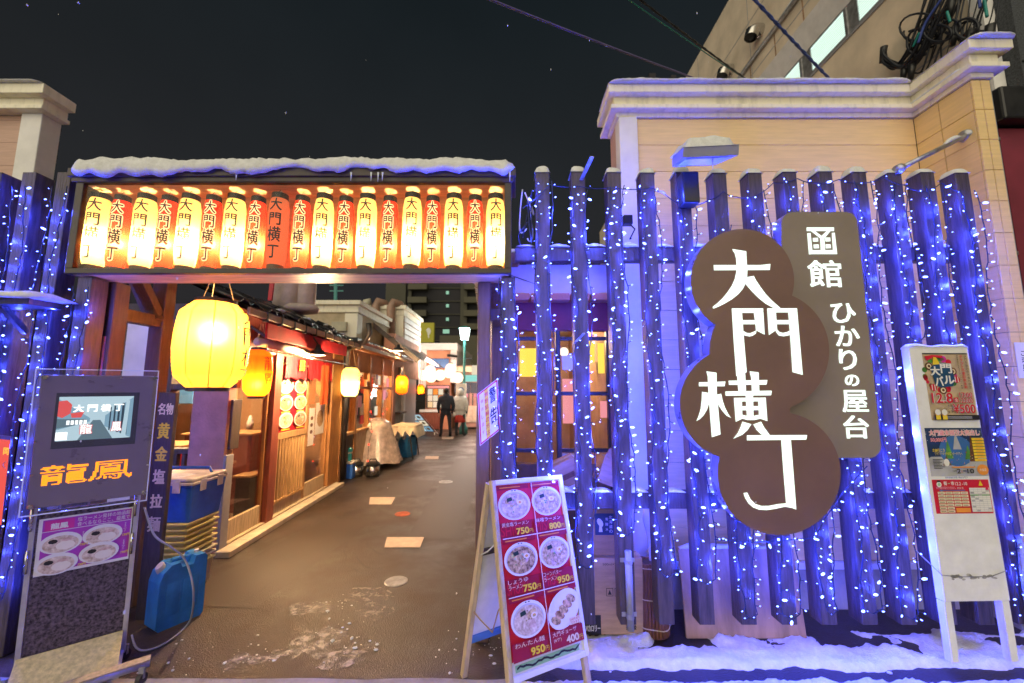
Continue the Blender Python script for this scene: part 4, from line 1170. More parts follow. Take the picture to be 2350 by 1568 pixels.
# ================================================================== NOTICE BOARD (right)
V = lambda x, y: (x / K, y / K)
nb = Plane((2.505, 2.47, .382), (1, .025, 0), (.022, .045, 1)); nb.W, nb.Hh = .393, 1.481
nb.ey = (nb.ey - nb.ex * nb.ex.dot(nb.ey) * 0).normalized()
t = thing('notice_board', nb.p(nb.W / 2, 0, 0), 'white notice board on two legs with three posters before the right end of the fence', 'notice board')
mb = MB(); mb.fbox(nb, 0, nb.W, 0, nb.Hh, -.05, 0, 'white_worn'); bd = mb.make('board', t, bevel=.004)
foot = []
for x in (.0, nb.W - .045):
    dz = (nb.O.z - .06) / nb.ey.z
    mb = MB(); mb.fbox(nb, x, x + .045, -dz, -.002, -.048, -.006, 'white_worn'); mb.make('leg', t, bevel=.003)
mb = MB(); mb.fbox(nb, -.0, nb.W, nb.Hh + .0005, nb.Hh + .012, -.05, .0, 'white_worn'); mb.make('top_cap', t)
g = []
for k in range(15):
    x = nb.W * k / 14; h = .016 * (1 + noise.noise((x * 9, 0, 0))) * min(1, .25 + min(k, 14 - k)); g.append([nb.p(x, nb.Hh + .012, -.05), nb.p(x, nb.Hh + .012, .004), nb.p(x, nb.Hh + .012 + h, -.004), nb.p(x, nb.Hh + .014 + h, -.04)])
mb = MB(); mb.loft(g, 'snow'); mb.make('snow', t, smooth=True)
Zb = zoom(3500, 1350, 2.24)
def fr_rect(fr, z, a, b):
    p, q = fr.loc(z(*a)), fr.loc(z(*b)); return p[0], min(p[1], q[1]), q[0], max(p[1], q[1])
def sub(fr, x0, y0): return Plane(fr.p(x0, y0, 0), fr.ex, fr.ey)
rr_ = random.Random(8)
# poster 1
tlp, trp, blp = nb.loc(Zb(180, 68)), nb.loc(Zb(572, 65)), nb.loc(Zb(262, 655))
Wp, Hp = trp[0] - tlp[0], tlp[1] - blp[1]
P = Print(sub(nb, tlp[0], blp[1]))
R = lambda x0, y0, x1, y1, m, up=True: P.rect(x0 * Wp, y0 * Hp, x1 * Wp, y1 * Hp, m, up)
D = lambda x, y, r, m, up=True, ry=None: P.disc(x * Wp, y * Hp, r * Wp, (ry or r) * Wp, m, 14, 0, up)
T = lambda s_, x0, y0, x1, y1, m, b=.02: P.text(s_, x0 * Wp, y0 * Hp, x1 * Wp, y1 * Hp, m, b)
R(0, 0, 1, 1, 'print_kraft'); R(0, .98, 1, 1, 'ink')
for _ in range(26):
    a = rr_.uniform(0, 2 * PI); D(.33 + .34 * math.cos(a), .68 + .24 * math.sin(a) * 1.0, rr_.uniform(.03, .075), rr_.choice(['print_red', 'print_green', 'print_brown', 'print_green', 'print_magenta', 'print_red', 'print_orange']), False)
P.up()
for (x, y) in ((.62, .72), (.34, .44), (.10, .80)): D(x, y, .085, 'print_brown'); D(x, y, .055, 'print_cream'); D(x, y, .03, 'print_brown')
for (x, y) in ((.13, .48), (.66, .60)):
    D(x, y, .075, 'print_red')
    for k in (-1, 1): P.rect((x + k * .03 - .008) * Wp, y * Hp - .06 * Wp, (x + k * .03 + .008) * Wp, y * Hp + .06 * Wp, 'paper_white', False)
    P.up()
P.poly([(x * Wp, y * Hp) for x, y in ((.12, .80), (.30, .88), (.60, .85), (.62, .60), (.56, .50), (.30, .48), (.18, .52))], 'print_blue_deep') if 'print_blue_deep' in M else None
mat('print_blue_deep', (.015, .07, .16), .4, var=.15)
P.poly([(x * Wp, y * Hp) for x, y in ((.12, .78), (.30, .86), (.58, .84), (.62, .60), (.56, .50), (.30, .48), (.18, .52))], 'print_blue_deep')
P.poly([(x * Wp, y * Hp) for x, y in ((.18, .82), (.34, .83), (.30, .90), (.26, .96), (.22, .96), (.20, .90))], 'print_yellow')
P.poly([(x * Wp, y * Hp) for x, y in ((.02, .95), (.2, .97), (.42, .96), (.40, .92), (.22, .94), (.06, .88))], 'print_red')
T('大', .10, .655, .32, .80, 'paper_white', .035); T('門', .33, .69, .58, .84, 'paper_white', .03); T('バ', .17, .50, .36, .65, 'paper_white', .035); T('ル', .37, .53, .60, .66, 'paper_white', .035)
P.col('チケット不要の現金制', .78 * Wp, .46 * Hp, .87 * Wp, .97 * Hp, 'print_red', .02)
P.col('大門を飲み歩き食べ歩き', .885 * Wp, .46 * Hp, .955 * Wp, .97 * Hp, 'ink', .008)
P.col('豪華景品が当たるスタンプラリー開催', .715 * Wp, .46 * Hp, .755 * Wp, .97 * Hp, 'ink', .004)
for ox, m_ in ((.004, 'paper_white'), (0, 'print_red')):
    T('12.8', .03, .25, .49, .40, m_, .055 if ox else .022); T('17:00', .64, .33, .92, .405, m_, .05 if ox else .015); T('-22:00', .62, .25, .92, .32, m_, .05 if ox else .015); T('¥500', .46, .10, .94, .235, m_, .05 if ox else .02)
R(.51, .26, .60, .33, 'print_red'); T('金', .52, .268, .59, .322, 'paper_white', 0)
T('各店', .34, .195, .45, .225, 'ink', .01); T('1ドリンク&1フード', .11, .15, .45, .185, 'ink', .005); T('セット', .24, .10, .45, .148, 'ink', .02)
R(.02, .005, .99, .075, 'ink'); R(.30, .022, .83, .028, 'print_grey', False); R(.30, .036, .83, .042, 'print_grey', False); R(.30, .05, .83, .056, 'print_grey')
for x in (.05, .19): R(x, .01, x + .10, .11, 'print_orange'); R(x, .01, x + .10, .07, 'print_yellow'); D(x + .05, .115, .062, 'paper_white')
P.make('poster', bd)
# poster 2
tlp, trp, blp = nb.loc(Zb(215, 722)), nb.loc(Zb(708, 712)), nb.loc(Zb(285, 1145))
Wp, Hp = trp[0] - tlp[0], tlp[1] - blp[1]
P = Print(sub(nb, tlp[0], blp[1]))
R(0, 0, 1, 1, 'print_navy'); P.poly([(x * Wp, y * Hp) for x, y in ((0, 0), (1, 0), (1, .42), (.75, .36), (.5, .34), (.25, .40), (.05, .40), (0, .37))], 'print_grey')
for _ in range(40): D(rr_.random(), rr_.uniform(.72, 1) - .02, rr_.uniform(.004, .008), 'paper_white', False)
P.up(); P.disc(.5 * Wp, .52 * Hp, .30 * Wp, .32 * Hp, 'print_blue', 22)
for (x, y, h, m_) in ((.36, .36, .40, 'print_green'), (.52, .55, .36, 'print_grey'), (.70, .34, .30, 'print_green'), (.78, .30, .62, 'print_brown'), (.30, .22, .2, 'print_brown')):
    P.poly([((x - .075) * Wp, y * Hp), ((x + .075) * Wp, y * Hp), (x * Wp, (y + h) * Hp)], m_)
for _ in range(34): D(rr_.uniform(.24, .8), rr_.uniform(.16, .5), rr_.uniform(.008, .0035), rr_.choice(['print_red', 'paper_white', 'print_brown', 'print_green', 'print_orange', 'paper_white']), False)
P.up(); P.disc(.29 * Wp, .28 * Hp, .05 * Wp, .08 * Hp, 'paper_white', 10); P.disc(.90 * Wp, .13 * Hp, .10 * Wp, .11 * Hp, 'print_orange', 18); T('大抽選', .84, .10, .96, .16, 'paper_white', .01)
T('大門歳末福引大売出し', .05, .83, .95, .97, 'paper_white', .07); T('大門歳末福引大売出し', .055, .84, .945, .96, 'print_pink', .03)
T('50,000円', .06, .70, .34, .80, 'print_pink', .03); T('さあ行こう', .07, .50, .28, .57, 'print_yellow', .02); T('ワクワクドキドキのワンダータウンへ', .10, .43, .58, .50, 'print_yellow', .01)
for k in range(8): R(.78, .74 - k * .062, .99, .79 - k * .062, 'print_yellow', False); 
P.up()
for k in range(8): R(.83, .755 - k * .062, .96, .775 - k * .062, 'print_orange', False)
P.up(); T('2', .44, .06, .50, .155, 'ink', .03); T('土', .505, .08, .535, .13, 'print_red', 0); T('-', .54, .10, .60, .12, 'ink', .03); T('10', .61, .06, .73, .155, 'ink', .03); T('12月', .36, .09, .43, .13, 'ink', .01)
R(.36, .175, .76, .20, 'print_orange')
for k in range(7): R(.04, .34 - k * .03, .04 + rr_.uniform(.12, .2), .352 - k * .03, 'ink', False)
P.up(); P.make('poster', bd)
# poster 3
tlp, trp, blp = nb.loc(Zb(288, 1175)), nb.loc(Zb(780, 1165)), nb.loc(Zb(318, 1472))
Wp, Hp = trp[0] - tlp[0], tlp[1] - blp[1]
P = Print(sub(nb, tlp[0], blp[1]))
R(0, 0, 1, 1, 'print_red'); T('街', .20, .83, .26, .95, 'paper_white', .03); T('一', .275, .87, .31, .90, 'print_palegreen', .03); T('市', .325, .83, .385, .95, 'paper_white', .03)
T('12.2', .40, .83, .50, .93, 'paper_white', .015); T('-10', .52, .83, .61, .93, 'paper_white', .015); T('大門歳末福引大売出し', .05, .72, .40, .80, 'print_pink', .02); T('参加店一覧', .42, .72, .53, .78, 'paper_white', .01)
D(.11, .86, .045, 'paper_white'); D(.11, .86, .026, 'print_palegreen'); R(.08, .93, .14, .98, 'ink'); P.poly([(.80 * Wp, .82 * Hp), (.88 * Wp, .82 * Hp), (.84 * Wp, .98 * Hp)], 'print_yellow')
R(.10, .675, .55, .70, 'print_blue')
for r_ in range(7):
    for c_ in range(4):
        if r_ >= 5 and c_ >= 2: continue
        R(.06 + c_ * .135, .575 - r_ * .09, .185 + c_ * .135, .645 - r_ * .09, 'print_cream', False)
P.up()
for r_ in range(7):
    for c_ in range(4):
        if r_ >= 5 and c_ >= 2: continue
        R(.075 + c_ * .135, .60 - r_ * .09, .16 + c_ * .135, .615 - r_ * .09, 'print_brown', False)
P.up(); R(.34, .04, .59, .17, 'print_orange'); R(.62, .05, .97, .76, 'paper_white')
for k in range(12): R(.62, .06 + k * .058, .97, .066 + k * .058, 'print_grey', False)
for k in range(1, 5): R(.62 + k * .07, .05, .623 + k * .07, .76, 'print_grey', False)
P.up(); R(.62, .53, .97, .56, 'print_green'); D(.93, .72, .028, 'print_red')
for _ in range(12): x, y = .63 + .068 * rr_.randrange(5), .07 + .058 * rr_.randrange(11); R(x, y, x + .06, y + .045, 'print_grey', False)
P.up(); P.make('poster', bd)
P = Print(sub(nb, 0, 0)); tl_ = nb.loc(Zb(408, 1162)); P.text('年末年始のお買い物は大門で!', tl_[0], tl_[1] - .004, tl_[0] + .14, tl_[1] + .008, 'print_blue', 0); P.make('caption_strip', bd)
mat('smudge', (.40, .39, .38), .7, var=.3, scale=30)
P = Print(sub(nb, 0, 0)); W_ = nb.W
for k in range(26): P.disc(W_ * rr_.uniform(.16, .82), .13 + rr_.uniform(-.012, .012), W_ * rr_.uniform(.012, .05), .007 * rr_.uniform(.5, 1.4), 'smudge', 9, rr_.uniform(-.2, .2), False)
for (x, y) in ((.2, .6), (.72, .58), (.24, .57)): P.disc(W_ * x, y, .008, .022, 'smudge', 8, 0, False)
P.make('grime', bd)
mb = MB(); mb.tube([nb.p(-.07, .26, -.06), nb.p(0, .145, .006), nb.p(W_ * .3, .135, .006), nb.p(W_ * .75, .135, .006), nb.p(W_, .165, .006)], .0022, 'galv', 5); mb.make('wire', t)

# ================================================================== MENU A-BOARD in the middle
ab = Frame(V(1888, 1881), V(2169, 1857), V(2297.6, 2557.7), V(1985.7, 2679.6), 2.60)
t = thing('menu_board', (ab.O + ab.ex * ab.W / 2) * 1.0, 'white framed menu A-board with ramen pictures on red, standing at the gate opening', 'menu board')
W_, H_ = ab.W, ab.Hh
fwd = .026
for nm, a in (('side_frame', (0, fwd, 0, H_)), ('side_frame', (W_ - fwd, W_, 0, H_)), ('top_frame', (fwd, W_ - fwd, H_ - fwd, H_)), ('bottom_frame', (fwd, W_ - fwd, 0, fwd))):
    mb = MB(); mb.fbox(ab, *a, -.028, .012, 'white_worn' if nm != 'side_frame' or a[0] else 'pale_wood'); mb.make(nm, t, bevel=.003)
mb = MB(); mb.fbox(ab, fwd, W_ - fwd, fwd, H_ - fwd, -.012, .0, 'white_paint'); pn = mb.make('panel', t)
Za = zoom(1800, 1830, 1.869)
q0 = ab.loc(Za(232, 112)); q1 = ab.loc(Za(672, 66)); q2 = ab.loc(Za(395, 1415)); q3 = ab.loc(Za(880, 1240))
rx0, rx1, ry0, ry1 = fwd + .004, W_ - fwd - .004, (q2[1] + q3[1]) / 2, H_ - fwd - .004
fr = sub(ab, rx0, ry0); WW, HH = rx1 - rx0, ry1 - ry0
P = Print(fr, .0008, .00025)
P.rect(0, 0, WW, HH, 'print_red')
cw, chh = WW / 2, HH / 3
items = [('黄金塩ラーメン', '750', 'SHIO', 'noodle_pale'), ('味噌ラーメン', '800', 'MISO', 'noodle_gold'), ('しょうゆラーメン', '750', 'SHOYU', 'noodle_dark'), ('コーンバターラーメン', '950', 'MISO', 'noodle_gold'), ('わんたん麺', '950', '', 'noodle_pale'), ('大門ギョーザ', '400', '', 'gyoza')]
for i, (nm, pr, big, soup) in enumerate(items):
    x0, y0 = (i % 2) * cw, HH - (i // 2 + 1) * chh
    X = lambda a: x0 + a * cw
    Y_ = lambda b: y0 + b * chh
    P.rect(X(.0), Y_(.0), X(1), Y_(.28), 'print_red_dark'); P.rect(X(.02), Y_(.90), X(.98), Y_(.99), 'print_red_dark')
    P.rect(X(.10), Y_(.935), X(.72), Y_(.955), 'print_orange')
    if big: P.text(big, X(.03), Y_(.03), X(.62), Y_(.22), 'print_red', .01)
    if soup == 'gyoza':
        P.disc(X(.52), Y_(.60), cw * .52, chh * .30, 'bowl_rim', 24, .45)
        for k in range(5): P.disc(X(.24 + k * .13), Y_(.44 + k * .075), cw * .15, chh * .07, 'gyoza' if k % 2 else 'noodle_dark', 12, -.4)
        P.rect(X(.62), Y_(.30), X(.96), Y_(.42), 'print_cream'); P.text('お持ち帰り', X(.64), Y_(.36), X(.94), Y_(.41), 'print_red', 0); P.text('できます', X(.66), Y_(.31), X(.92), Y_(.355), 'print_red', 0)
        P.text('大門ギョーザ', X(.08), Y_(.19), X(.80), Y_(.27), 'print_cream', .01); P.text('(6ケ)', X(.10), Y_(.10), X(.32), Y_(.17), 'print_cream', .01)
    else:
        ramen(P, X(.5), Y_(.60), cw * .485, soup, rr_, chh * .295)
        k = 2 if nm.endswith('ラーメン') and len(nm) > 7 else 1
        if k == 2: P.text(nm[:-4], X(.06), Y_(.20), X(.62), Y_(.28), 'print_cream', .01); P.text('ラーメン', X(.06), Y_(.11), X(.46), Y_(.185), 'print_cream', .01)
        else: P.text(nm, X(.06), Y_(.20), X(.86), Y_(.28), 'print_cream', .01)
    P.text(pr, X(.46), Y_(.03), X(.84), Y_(.155), 'print_yellow' if i < 5 else 'print_cream', .045); P.text('円', X(.85), Y_(.035), X(.96), Y_(.11), 'print_yellow', .01)
P.rect(cw - .002, 0, cw + .002, HH, 'paper_white', False)
for k in (1, 2): P.rect(0, k * chh - .002, WW, k * chh + .002, 'paper_white', False)
P.up()
P.make('menu_print', pn)
P = Print(sub(ab, fwd, fwd)); hh = ry0 - fwd
P.rect(.02, hh * .18, W_ - fwd * 2 - .03, hh * .72, 'print_palegreen')
sc_ = []
for k in range(22): x = .03 + (W_ - .12) * k / 21; sc_.append((x, hh * (.45 + .09 * math.sin(k * .9) + .05 * math.sin(k * 2.1)) + hh * .10 * (1 if k % 2 else .7)))
lo_ = [(x, y - hh * .17) for x, y in sc_[::-1]]
P.poly(sc_ + lo_, 'ink'); P.poly([(W_ - .10, hh * .5), (W_ - .07, hh * .72), (W_ - .085, hh * .45)], 'ink'); P.make('green_sticker', pn)
lg = (ab.O.z) / ab.ey.z
mb = MB(); mb.fbox(ab, W_ - .04, W_ - .006, -lg, -.001, -.026, .004, 'pale_wood'); mb.make('leg', t, bevel=.002)
mb = MB(); mb.fbox(ab, .006, .04, -lg, -.001, -.026, .004, 'pale_wood'); mb.make('leg', t, bevel=.002)
# rear trestle
topL, topR = ab.p(.012, H_ - .01, -.045), ab.p(W_ - .012, H_ - .01, -.045)
footL = atZ(1064, 1552, 0.0); footR = footL + ab.ex * (W_ - .03); footR.z = 0
for a, b in ((topL, footL), (topR, footR)):
    mb = MB(); mb.bar(a, b, .030, .034, 'pale_wood', up=tuple(ab.n)); mb.make('rear_leg', t, bevel=.002)
rx = (footR - footL).normalized(); ru = (topL - footL).normalized(); rf = Plane(footL, rx, ru)
Lr = (topL - footL).length
mb = MB(); mb.fbox(rf, .02, W_ - .05, .20, Lr - .06, -.006, .0, 'white_paint'); mb.make('rear_panel', t)
for y in (.18, Lr * .62):
    mb = MB(); mb.fbox(rf, .016, W_ - .046, y, y + .035, .001, .016, 'print_blue' if y < .2 else 'dark_wood'); mb.make('rear_rail', t)
mb = MB(); a, b = footL + ru * .36, ab.p(.02, .33, -.03); mb.tube([a, a.lerp(b, .3) - Vector((0, 0, .06)), a.lerp(b, .7) - Vector((0, 0, .13)), b.lerp(a, .12) - Vector((0, 0, .03)), b], .004, 'rope', 6); mb.make('rope', t, smooth=True)
mb = MB(); a, b = footL + ru * .66, ab.p(.02, .62, -.03); mb.tube([a, a.lerp(b, .5) - Vector((0, 0, .01)), b], .004, 'trim_white', 6); mb.make('tie_cord', t, smooth=True)

# warning card hanging on the gate post
A_, B_, C_ = V(1865, 1540), V(1944, 1478), V(1955, 1679)
cf = at(*A_, 2.735); ct = at(*B_, 2.735); cbm = at(*C_, 2.735)
ex = (ct - cf); ey = (cbm - ct)
exn, eyn = ex.normalized(), ey.normalized()
t = thing('warning_card', ct, 'tilted white warning card with red border and yellow stripe hung at the right gate post', 'warning card')
fr = Plane(ct, -exn, -eyn)
fr = Plane(cbm - ex, exn, (ct - cbm).normalized())
Wc, Hc = ex.length, ey.length
mb = MB(); mb.prism(fr, [(0, 0), (Wc, 0), (Wc, Hc), (0, Hc)], -.004, 0, 'paper_white'); cd_ = mb.make('card', t)
P = Print(fr); b_ = .014
for a in ((0.004, 0.004, Wc - .004, b_), (.004, Hc - b_, Wc - .004, Hc - .004), (.004, b_, b_, Hc - b_), (Wc - b_, b_, Wc - .004, Hc - b_)): P.rect(*a, 'print_red', False)
P.up(); P.rect(Wc * .32, b_, Wc * .52, Hc - b_, 'print_yellow')
fr2 = Plane(fr.p(Wc - b_, Hc - b_), -fr.ey, fr.ex)
P2 = Print(fr2, .002); P2.text('警', .012, -.02 - Wc * .38 + .035, .10, .0 - .01, 'ink', .03) if False else None
P.text('警', Wc * .56, Hc * .62, Wc - b_ - .01, Hc * .92, 'ink', .03); P.text('告', Wc * .56, Hc * .22, Wc - b_ - .01, Hc * .52, 'ink', .03); P.col('無断駐輪の方は', Wc * .33, b_ + .01, Wc * .51, Hc - b_ - .01, 'print_red', .01); P.col('撤去します', Wc * .14, b_ + .03, Wc * .26, Hc - b_ - .03, 'print_magenta', .0)
P.make('lettering', cd_)

# ================================================================== STORED THINGS behind the fence
def carton(name, label, x0, x1, y0, y1, z0, z1, rot=0., tilt=0., m='cardboard', group='cardboard cartons stored behind the fence'):
    c = Vector(((x0 + x1) / 2, (y0 + y1) / 2, z0))
    t = thing(name, c, label, 'carton', group)
    mb = MB(); mb.box(x0, x1, y0, y1, z0, z1, m); mb.make('box', t, bevel=.003)
    mb = MB(); mb.box(x0 - .001, x1 + .001, (y0 + y1) / 2 - .03, (y0 + y1) / 2 + .03, z1 + .0005, z1 + .0015, 'pale_wood'); mb.make('tape', t)
    t.rotation_euler = (0, tilt, rot)
    return t, Plane((x0, y0 - .0005, z0), (1, 0, 0), (0, 0, 1))
t, fr = carton('carton', 'large flat brown carton with printed care symbols standing behind the fence posts', .47, .865, 2.80, 2.93, .02, .49, m='cardboard_pale')
P = Print(fr); P.rect(-.0, .0, .11, .12, 'ink'); P.text('Vカロリー', .0 + .01, .02, .105, .06, 'paper_white', .02)
for k in range(3): P.rect(.15 + k * .055, .235, .195 + k * .055, .285, 'ink'); P.rect(.153 + k * .055, .238, .192 + k * .055, .282, 'cardboard_pale'); P.poly([(.16 + k * .055, .245), (.185 + k * .055, .245), (.172 + k * .055, .275)], 'ink')
P.text('500ml×24本', .13, .425, .26, .445, 'ink', .01); P.col('北海道', .27, .03, .30, .13, 'ink', .02); P.col('強炭酸', .31, .03, .34, .13, 'ink', .02); P.make('print', t)
t, fr = carton('carton', 'smaller carton with a dark printed label stacked above the large flat carton', .50, .76, 2.82, 2.98, .50, .80, m='cardboard')
P = Print(fr); P.rect(.06, .13, .19, .27, 'print_navy'); P.disc(.095, .21, .018, .03, 'paper_white', 10, .5); P.poly([(.085, .15), (.11, .15), (.105, .2), (.09, .2)], 'paper_white'); P.col('北海道の', .155, .14, .178, .26, 'paper_white', .01); P.col('炭酸水', .13, .15, .15, .25, 'paper_white', .01); P.make('print', t)
t, fr = carton('carton', 'tilted orange brown carton lying on the lower fence rail by the menu board', .31, .50, 2.80, 2.99, .955, 1.12, tilt=-.42, m='cardboard')
P = Print(fr); P.rect(.03, .05, .15, .085, 'print_brown'); P.make('print', t)
t, fr = carton('carton', 'open carton leaning on the lower rail between the second and third posts', .57, .74, 2.80, 2.95, .955, 1.13, tilt=.35, m='cardboard')
mb = MB(); fl = Plane((.57, 2.80, 1.13), (1, 0, 0), (0, -.5, .6)); mb.fbox(fl, 0, .17, 0, .09, -.003, 0, 'cardboard'); mb.make('flap', t)
t = thing('reed_roll', (.94, 2.84, 0), 'rolled reddish brown reed screen tied with twine standing behind the fence', 'reed screen')
for k in range(26):
    a = 2 * PI * k / 26; mb = MB(); mb.tube([(.94 + .088 * math.cos(a), 2.84 + .088 * math.sin(a), .02), (.935 + .07 * math.cos(a), 2.84 + .07 * math.sin(a), .46 + .01 * math.sin(k * 7))], .0105, 'reed', 6); mb.make('reed', t)
mb = MB(); mb.tube([(.94, 2.84, .01), (.936, 2.84, .45)], [.082, .064], 'interior_dark', 16); mb.make('core', t)
for z, r in ((.07, .099), (.24, .091), (.43, .082)):
    mb = MB(); mb.tube([(.938 + r * math.cos(2 * PI * k / 20), 2.84 + r * math.sin(2 * PI * k / 20), z + .006 * math.sin(k)) for k in range(21)], .0035, 'twine', 5); mb.make('twine_tie', t)
t = thing('umbrella', (.94, 2.86, .3), 'closed white umbrella standing point up behind the fourth post', 'umbrella')
mb = MB(); mb.lathe([(.012, .30), (.022, .46), (.03, .60), (.055, .72), (.045, .80), (.012, .86)], (.955, 2.87, 0), 'coat_white', 9); mb.make('cloth', t)
mb = MB(); mb.tube([(.955, 2.87, .2), (.955, 2.87, .93)], .005, 'steel', 6); mb.make('shaft', t)
mb = MB(); mb.lathe([(.031, .605), (.031, .62)], (.955, 2.87, 0), 'trim_white', 10); mb.make('strap', t)
t = thing('wooden_panel', (1.5, 2.8, 0), 'stained tan wooden panel leaning behind the lower fence posts below the sign', 'panel')
fr = Plane((1.125, 2.775, .01), (1, 0, 0), (0, .12, 1)); mb = MB(); mb.fbox(fr, 0, .775, 0, .53, -.02, 0, 'board_panel'); mb.make('panel', t, bevel=.004)
mb = MB(); snow_run(mb, [(1.13, .538), (1.89, .538)], 2.83, 2.865, .03, 12.2, .03); mb.make('snow', t, smooth=True)
t = thing('bucket', (1.03, 2.98, 0), 'small blue plastic bucket with snow behind the fence posts', 'bucket')
mb = MB(); mb.lathe([(.06, .0), (.075, .42), (.08, .43), (.08, .45)], (1.045, 2.98, 0), 'jug_blue', 18); mb.make('body', t, smooth=True)
mb = MB(); snow_cap(mb, .975, 1.115, 2.91, 3.05, .445, .07, 8, 3); mb.make('snow', t, smooth=True)

# ================================================================== OVERHEAD WIRES and cable bundle
def wire(label, a, b, r, m, sag=.25, twist=False):
    pts = []; b0 = b; a = b + (a - b) * 2.4; sag *= 1.6
    for k in range(61):
        s_ = k / 60; p = a.lerp(b, s_); p.z -= sag * 4 * s_ * (1 - s_); pts.append(p)
    t = thing('overhead_wire', a, label, 'wire', 'wires crossing the night sky')
    mb = MB()
    if twist:
        for o_ in (0, PI):
            q = [p + Vector((math.cos(i * 1.9 + o_), 0, math.sin(i * 1.9 + o_))) * r for i, p in enumerate(pts)]; mb.tube(q, r, m, 6)
    else: mb.tube(pts, r, m, 6)
    mb.make('cable', t, smooth=True)
wire('violet overhead wire, the lowest and leftmost, running down to the cornice', at(1100, -48, 3.0), at(1690, 213, 6.0), .011, 'cable_violet', .10)
wire('thin teal overhead wire between two thicker dark ones', at(1420, -35, 3.4), at(1745, 204, 6.0), .006, 'cable_teal', .06)
wire('twisted dark overhead cable just right of the thin teal wire', at(1440, -42, 3.4), at(1738, 200, 5.6), .008, 'cord_black', .06, True)
wire('blue and green overhead cable crossing the lit window strip', at(1690, -60, 3.6), at(1922, 200, 5.0), .012, 'cable_blue', .05, True)
t = thing('cable_bundle', (5.2, 4.6, 5.6), 'big black bundle of looped cables hanging on the corner of the concrete building', 'cable')
r = random.Random(17); X0 = 5.32
def spl(p, n=8):
    p = [p[0]] + p + [p[-1]]; q = []
    for a, b, c_, d in zip(p, p[1:], p[2:], p[3:]):
        for j in range(n):
            s_ = j / n; q.append(.5 * ((2 * b) + (-a + c_) * s_ + (2 * a - 5 * b + 4 * c_ - d) * s_ ** 2 + (-a + 3 * b - 3 * c_ + d) * s_ ** 3))
    q.append(p[-1]); return q
Zc = zoom(3000, 0, 1.96)
def cp(x, y, j=.0): return atX(*Zc(x, y), X0 + j)
for k in range(13):                                           # long droops from upper right to the lower left tails
    j = r.uniform(-.12, .10)
    mb = MB(); mb.tube(spl([cp(1230 + k * 24, -90 - r.uniform(0, 30), j), cp(1130 + k * 18 + r.uniform(-25, 25), 180 + r.uniform(-20, 20), j), cp(1040 + k * 14 + r.uniform(-25, 25), 400 + r.uniform(-20, 20), j), cp(960 + k * 10, 500 + r.uniform(-25, 30), j), cp(905 + r.uniform(-20, 25), 450 + r.uniform(-20, 40), j), cp(868 + k * 3, 375 + r.uniform(0, 20), j)]), r.uniform(.011, .017), 'cord_black', 7); mb.make('cable', t, smooth=True)
for k in range(13):                                           # loops
    j = r.uniform(-.16, .10); cx_, cy2 = r.uniform(1150, 1660), r.uniform(160, 400); rx_, ry_ = r.uniform(60, 150), r.uniform(50, 110)
    mb = MB(); mb.tube([cp(cx_ + rx_ * math.cos(a * .36 + k), cy2 + ry_ * math.sin(a * .36 + k) - a * 2, j) for a in range(17)], r.uniform(.010, .016), 'cord_black', 7); mb.make('cable', t, smooth=True)
for k in range(16):                                           # risers
    j = r.uniform(-.1, .12); x = 1180 + k * 34
    mb = MB(); mb.tube(spl([cp(x + 90 + r.uniform(-30, 30), -100, j), cp(x + 30 + r.uniform(-30, 30), 150, j), cp(x + r.uniform(-40, 40), 300, j), cp(x - 60 + r.uniform(-40, 40), 460 + r.uniform(-60, 90) - max(0, x - 1300) * .28, j), cp(x - 120 + r.uniform(-30, 30), 560 - max(0, x - 1250) * .4, j)]), r.uniform(.012, .0035), 'cord_black', 7); mb.make('cable', t, smooth=True)
for pts, m_ in (([(1350, -40), (1210, 170), (1150, 330)], 'cable_blue'), ([(1615, -40), (1625, 60)], 'cable_blue'), ([(1650, -40), (1678, 130)], 'cable_teal'), ([(1370, 90), (1395, 170)], 'cable_teal'), ([(1160, 250), (1110, 360)], 'cable_teal')):
    mb = MB(); mb.tube(spl([cp(x, y, -.14) for x, y in pts]), .014, m_, 7); mb.make('cable', t, smooth=True)
for (x, y) in ((880, 420), (1100, 545), (1040, 560), (1420, 280), (1540, 310), (1690, 270), (1400, 60)):
    mb = MB(); c = cp(x, y, -.08); mb.tube([c + Vector((0, .03, -.10)), c + Vector((0, -.03, .10))], [.03, .045], 'plastic_black', 9); mb.make('splice_sleeve', t, smooth=True)
mb = MB(); a, b = cp(1200, 215, .13), cp(1420, 10, .13); mb.bar(a, b, .06, .02, 'alu', up=(1, 0, 0)); mb.make('bracket', t)
# ================================================================== LED SIGN STAND (left)
ld = Frame(V(139, 1439), V(620, 1448), V(574, 1953), V(74, 2020), 2.45)
t = thing('led_sign_stand', ld.p(ld.W / 2, -.9, 0), 'sign stand with small screen and amber dot characters in a clear acrylic plate, at left', 'sign')
Wd, Hd = ld.W, ld.Hh
Zd, Ze = zoom(0, 1200, 1.96), zoom(0, 1869, 1.96)
mb = MB(); mb.fbox(ld, 0, Wd, 0, Hd, .012, .018, 'acrylic'); ap = mb.make('acrylic_plate', t)
mb = MB()
for a in ((0, Wd, 0, .005), (0, Wd, Hd - .005, Hd), (0, .005, .005, Hd - .005), (Wd - .005, Wd, .005, Hd - .005)): mb.fbox(ld, *a, .0115, .0185, 'ice')
mb.make('plate_edge', ap)
a, b = ld.loc(Zd(320, 520)), ld.loc(Zd(1120, 1455))
px0, px1, py0, py1 = a[0] + .001, b[0], .035, a[1]
mb = MB(); mb.fbox(ld, px0, px1, py0, py1, -.06, .008, 'panel_dark'); dp = mb.make('display_panel', t, bevel=.003)
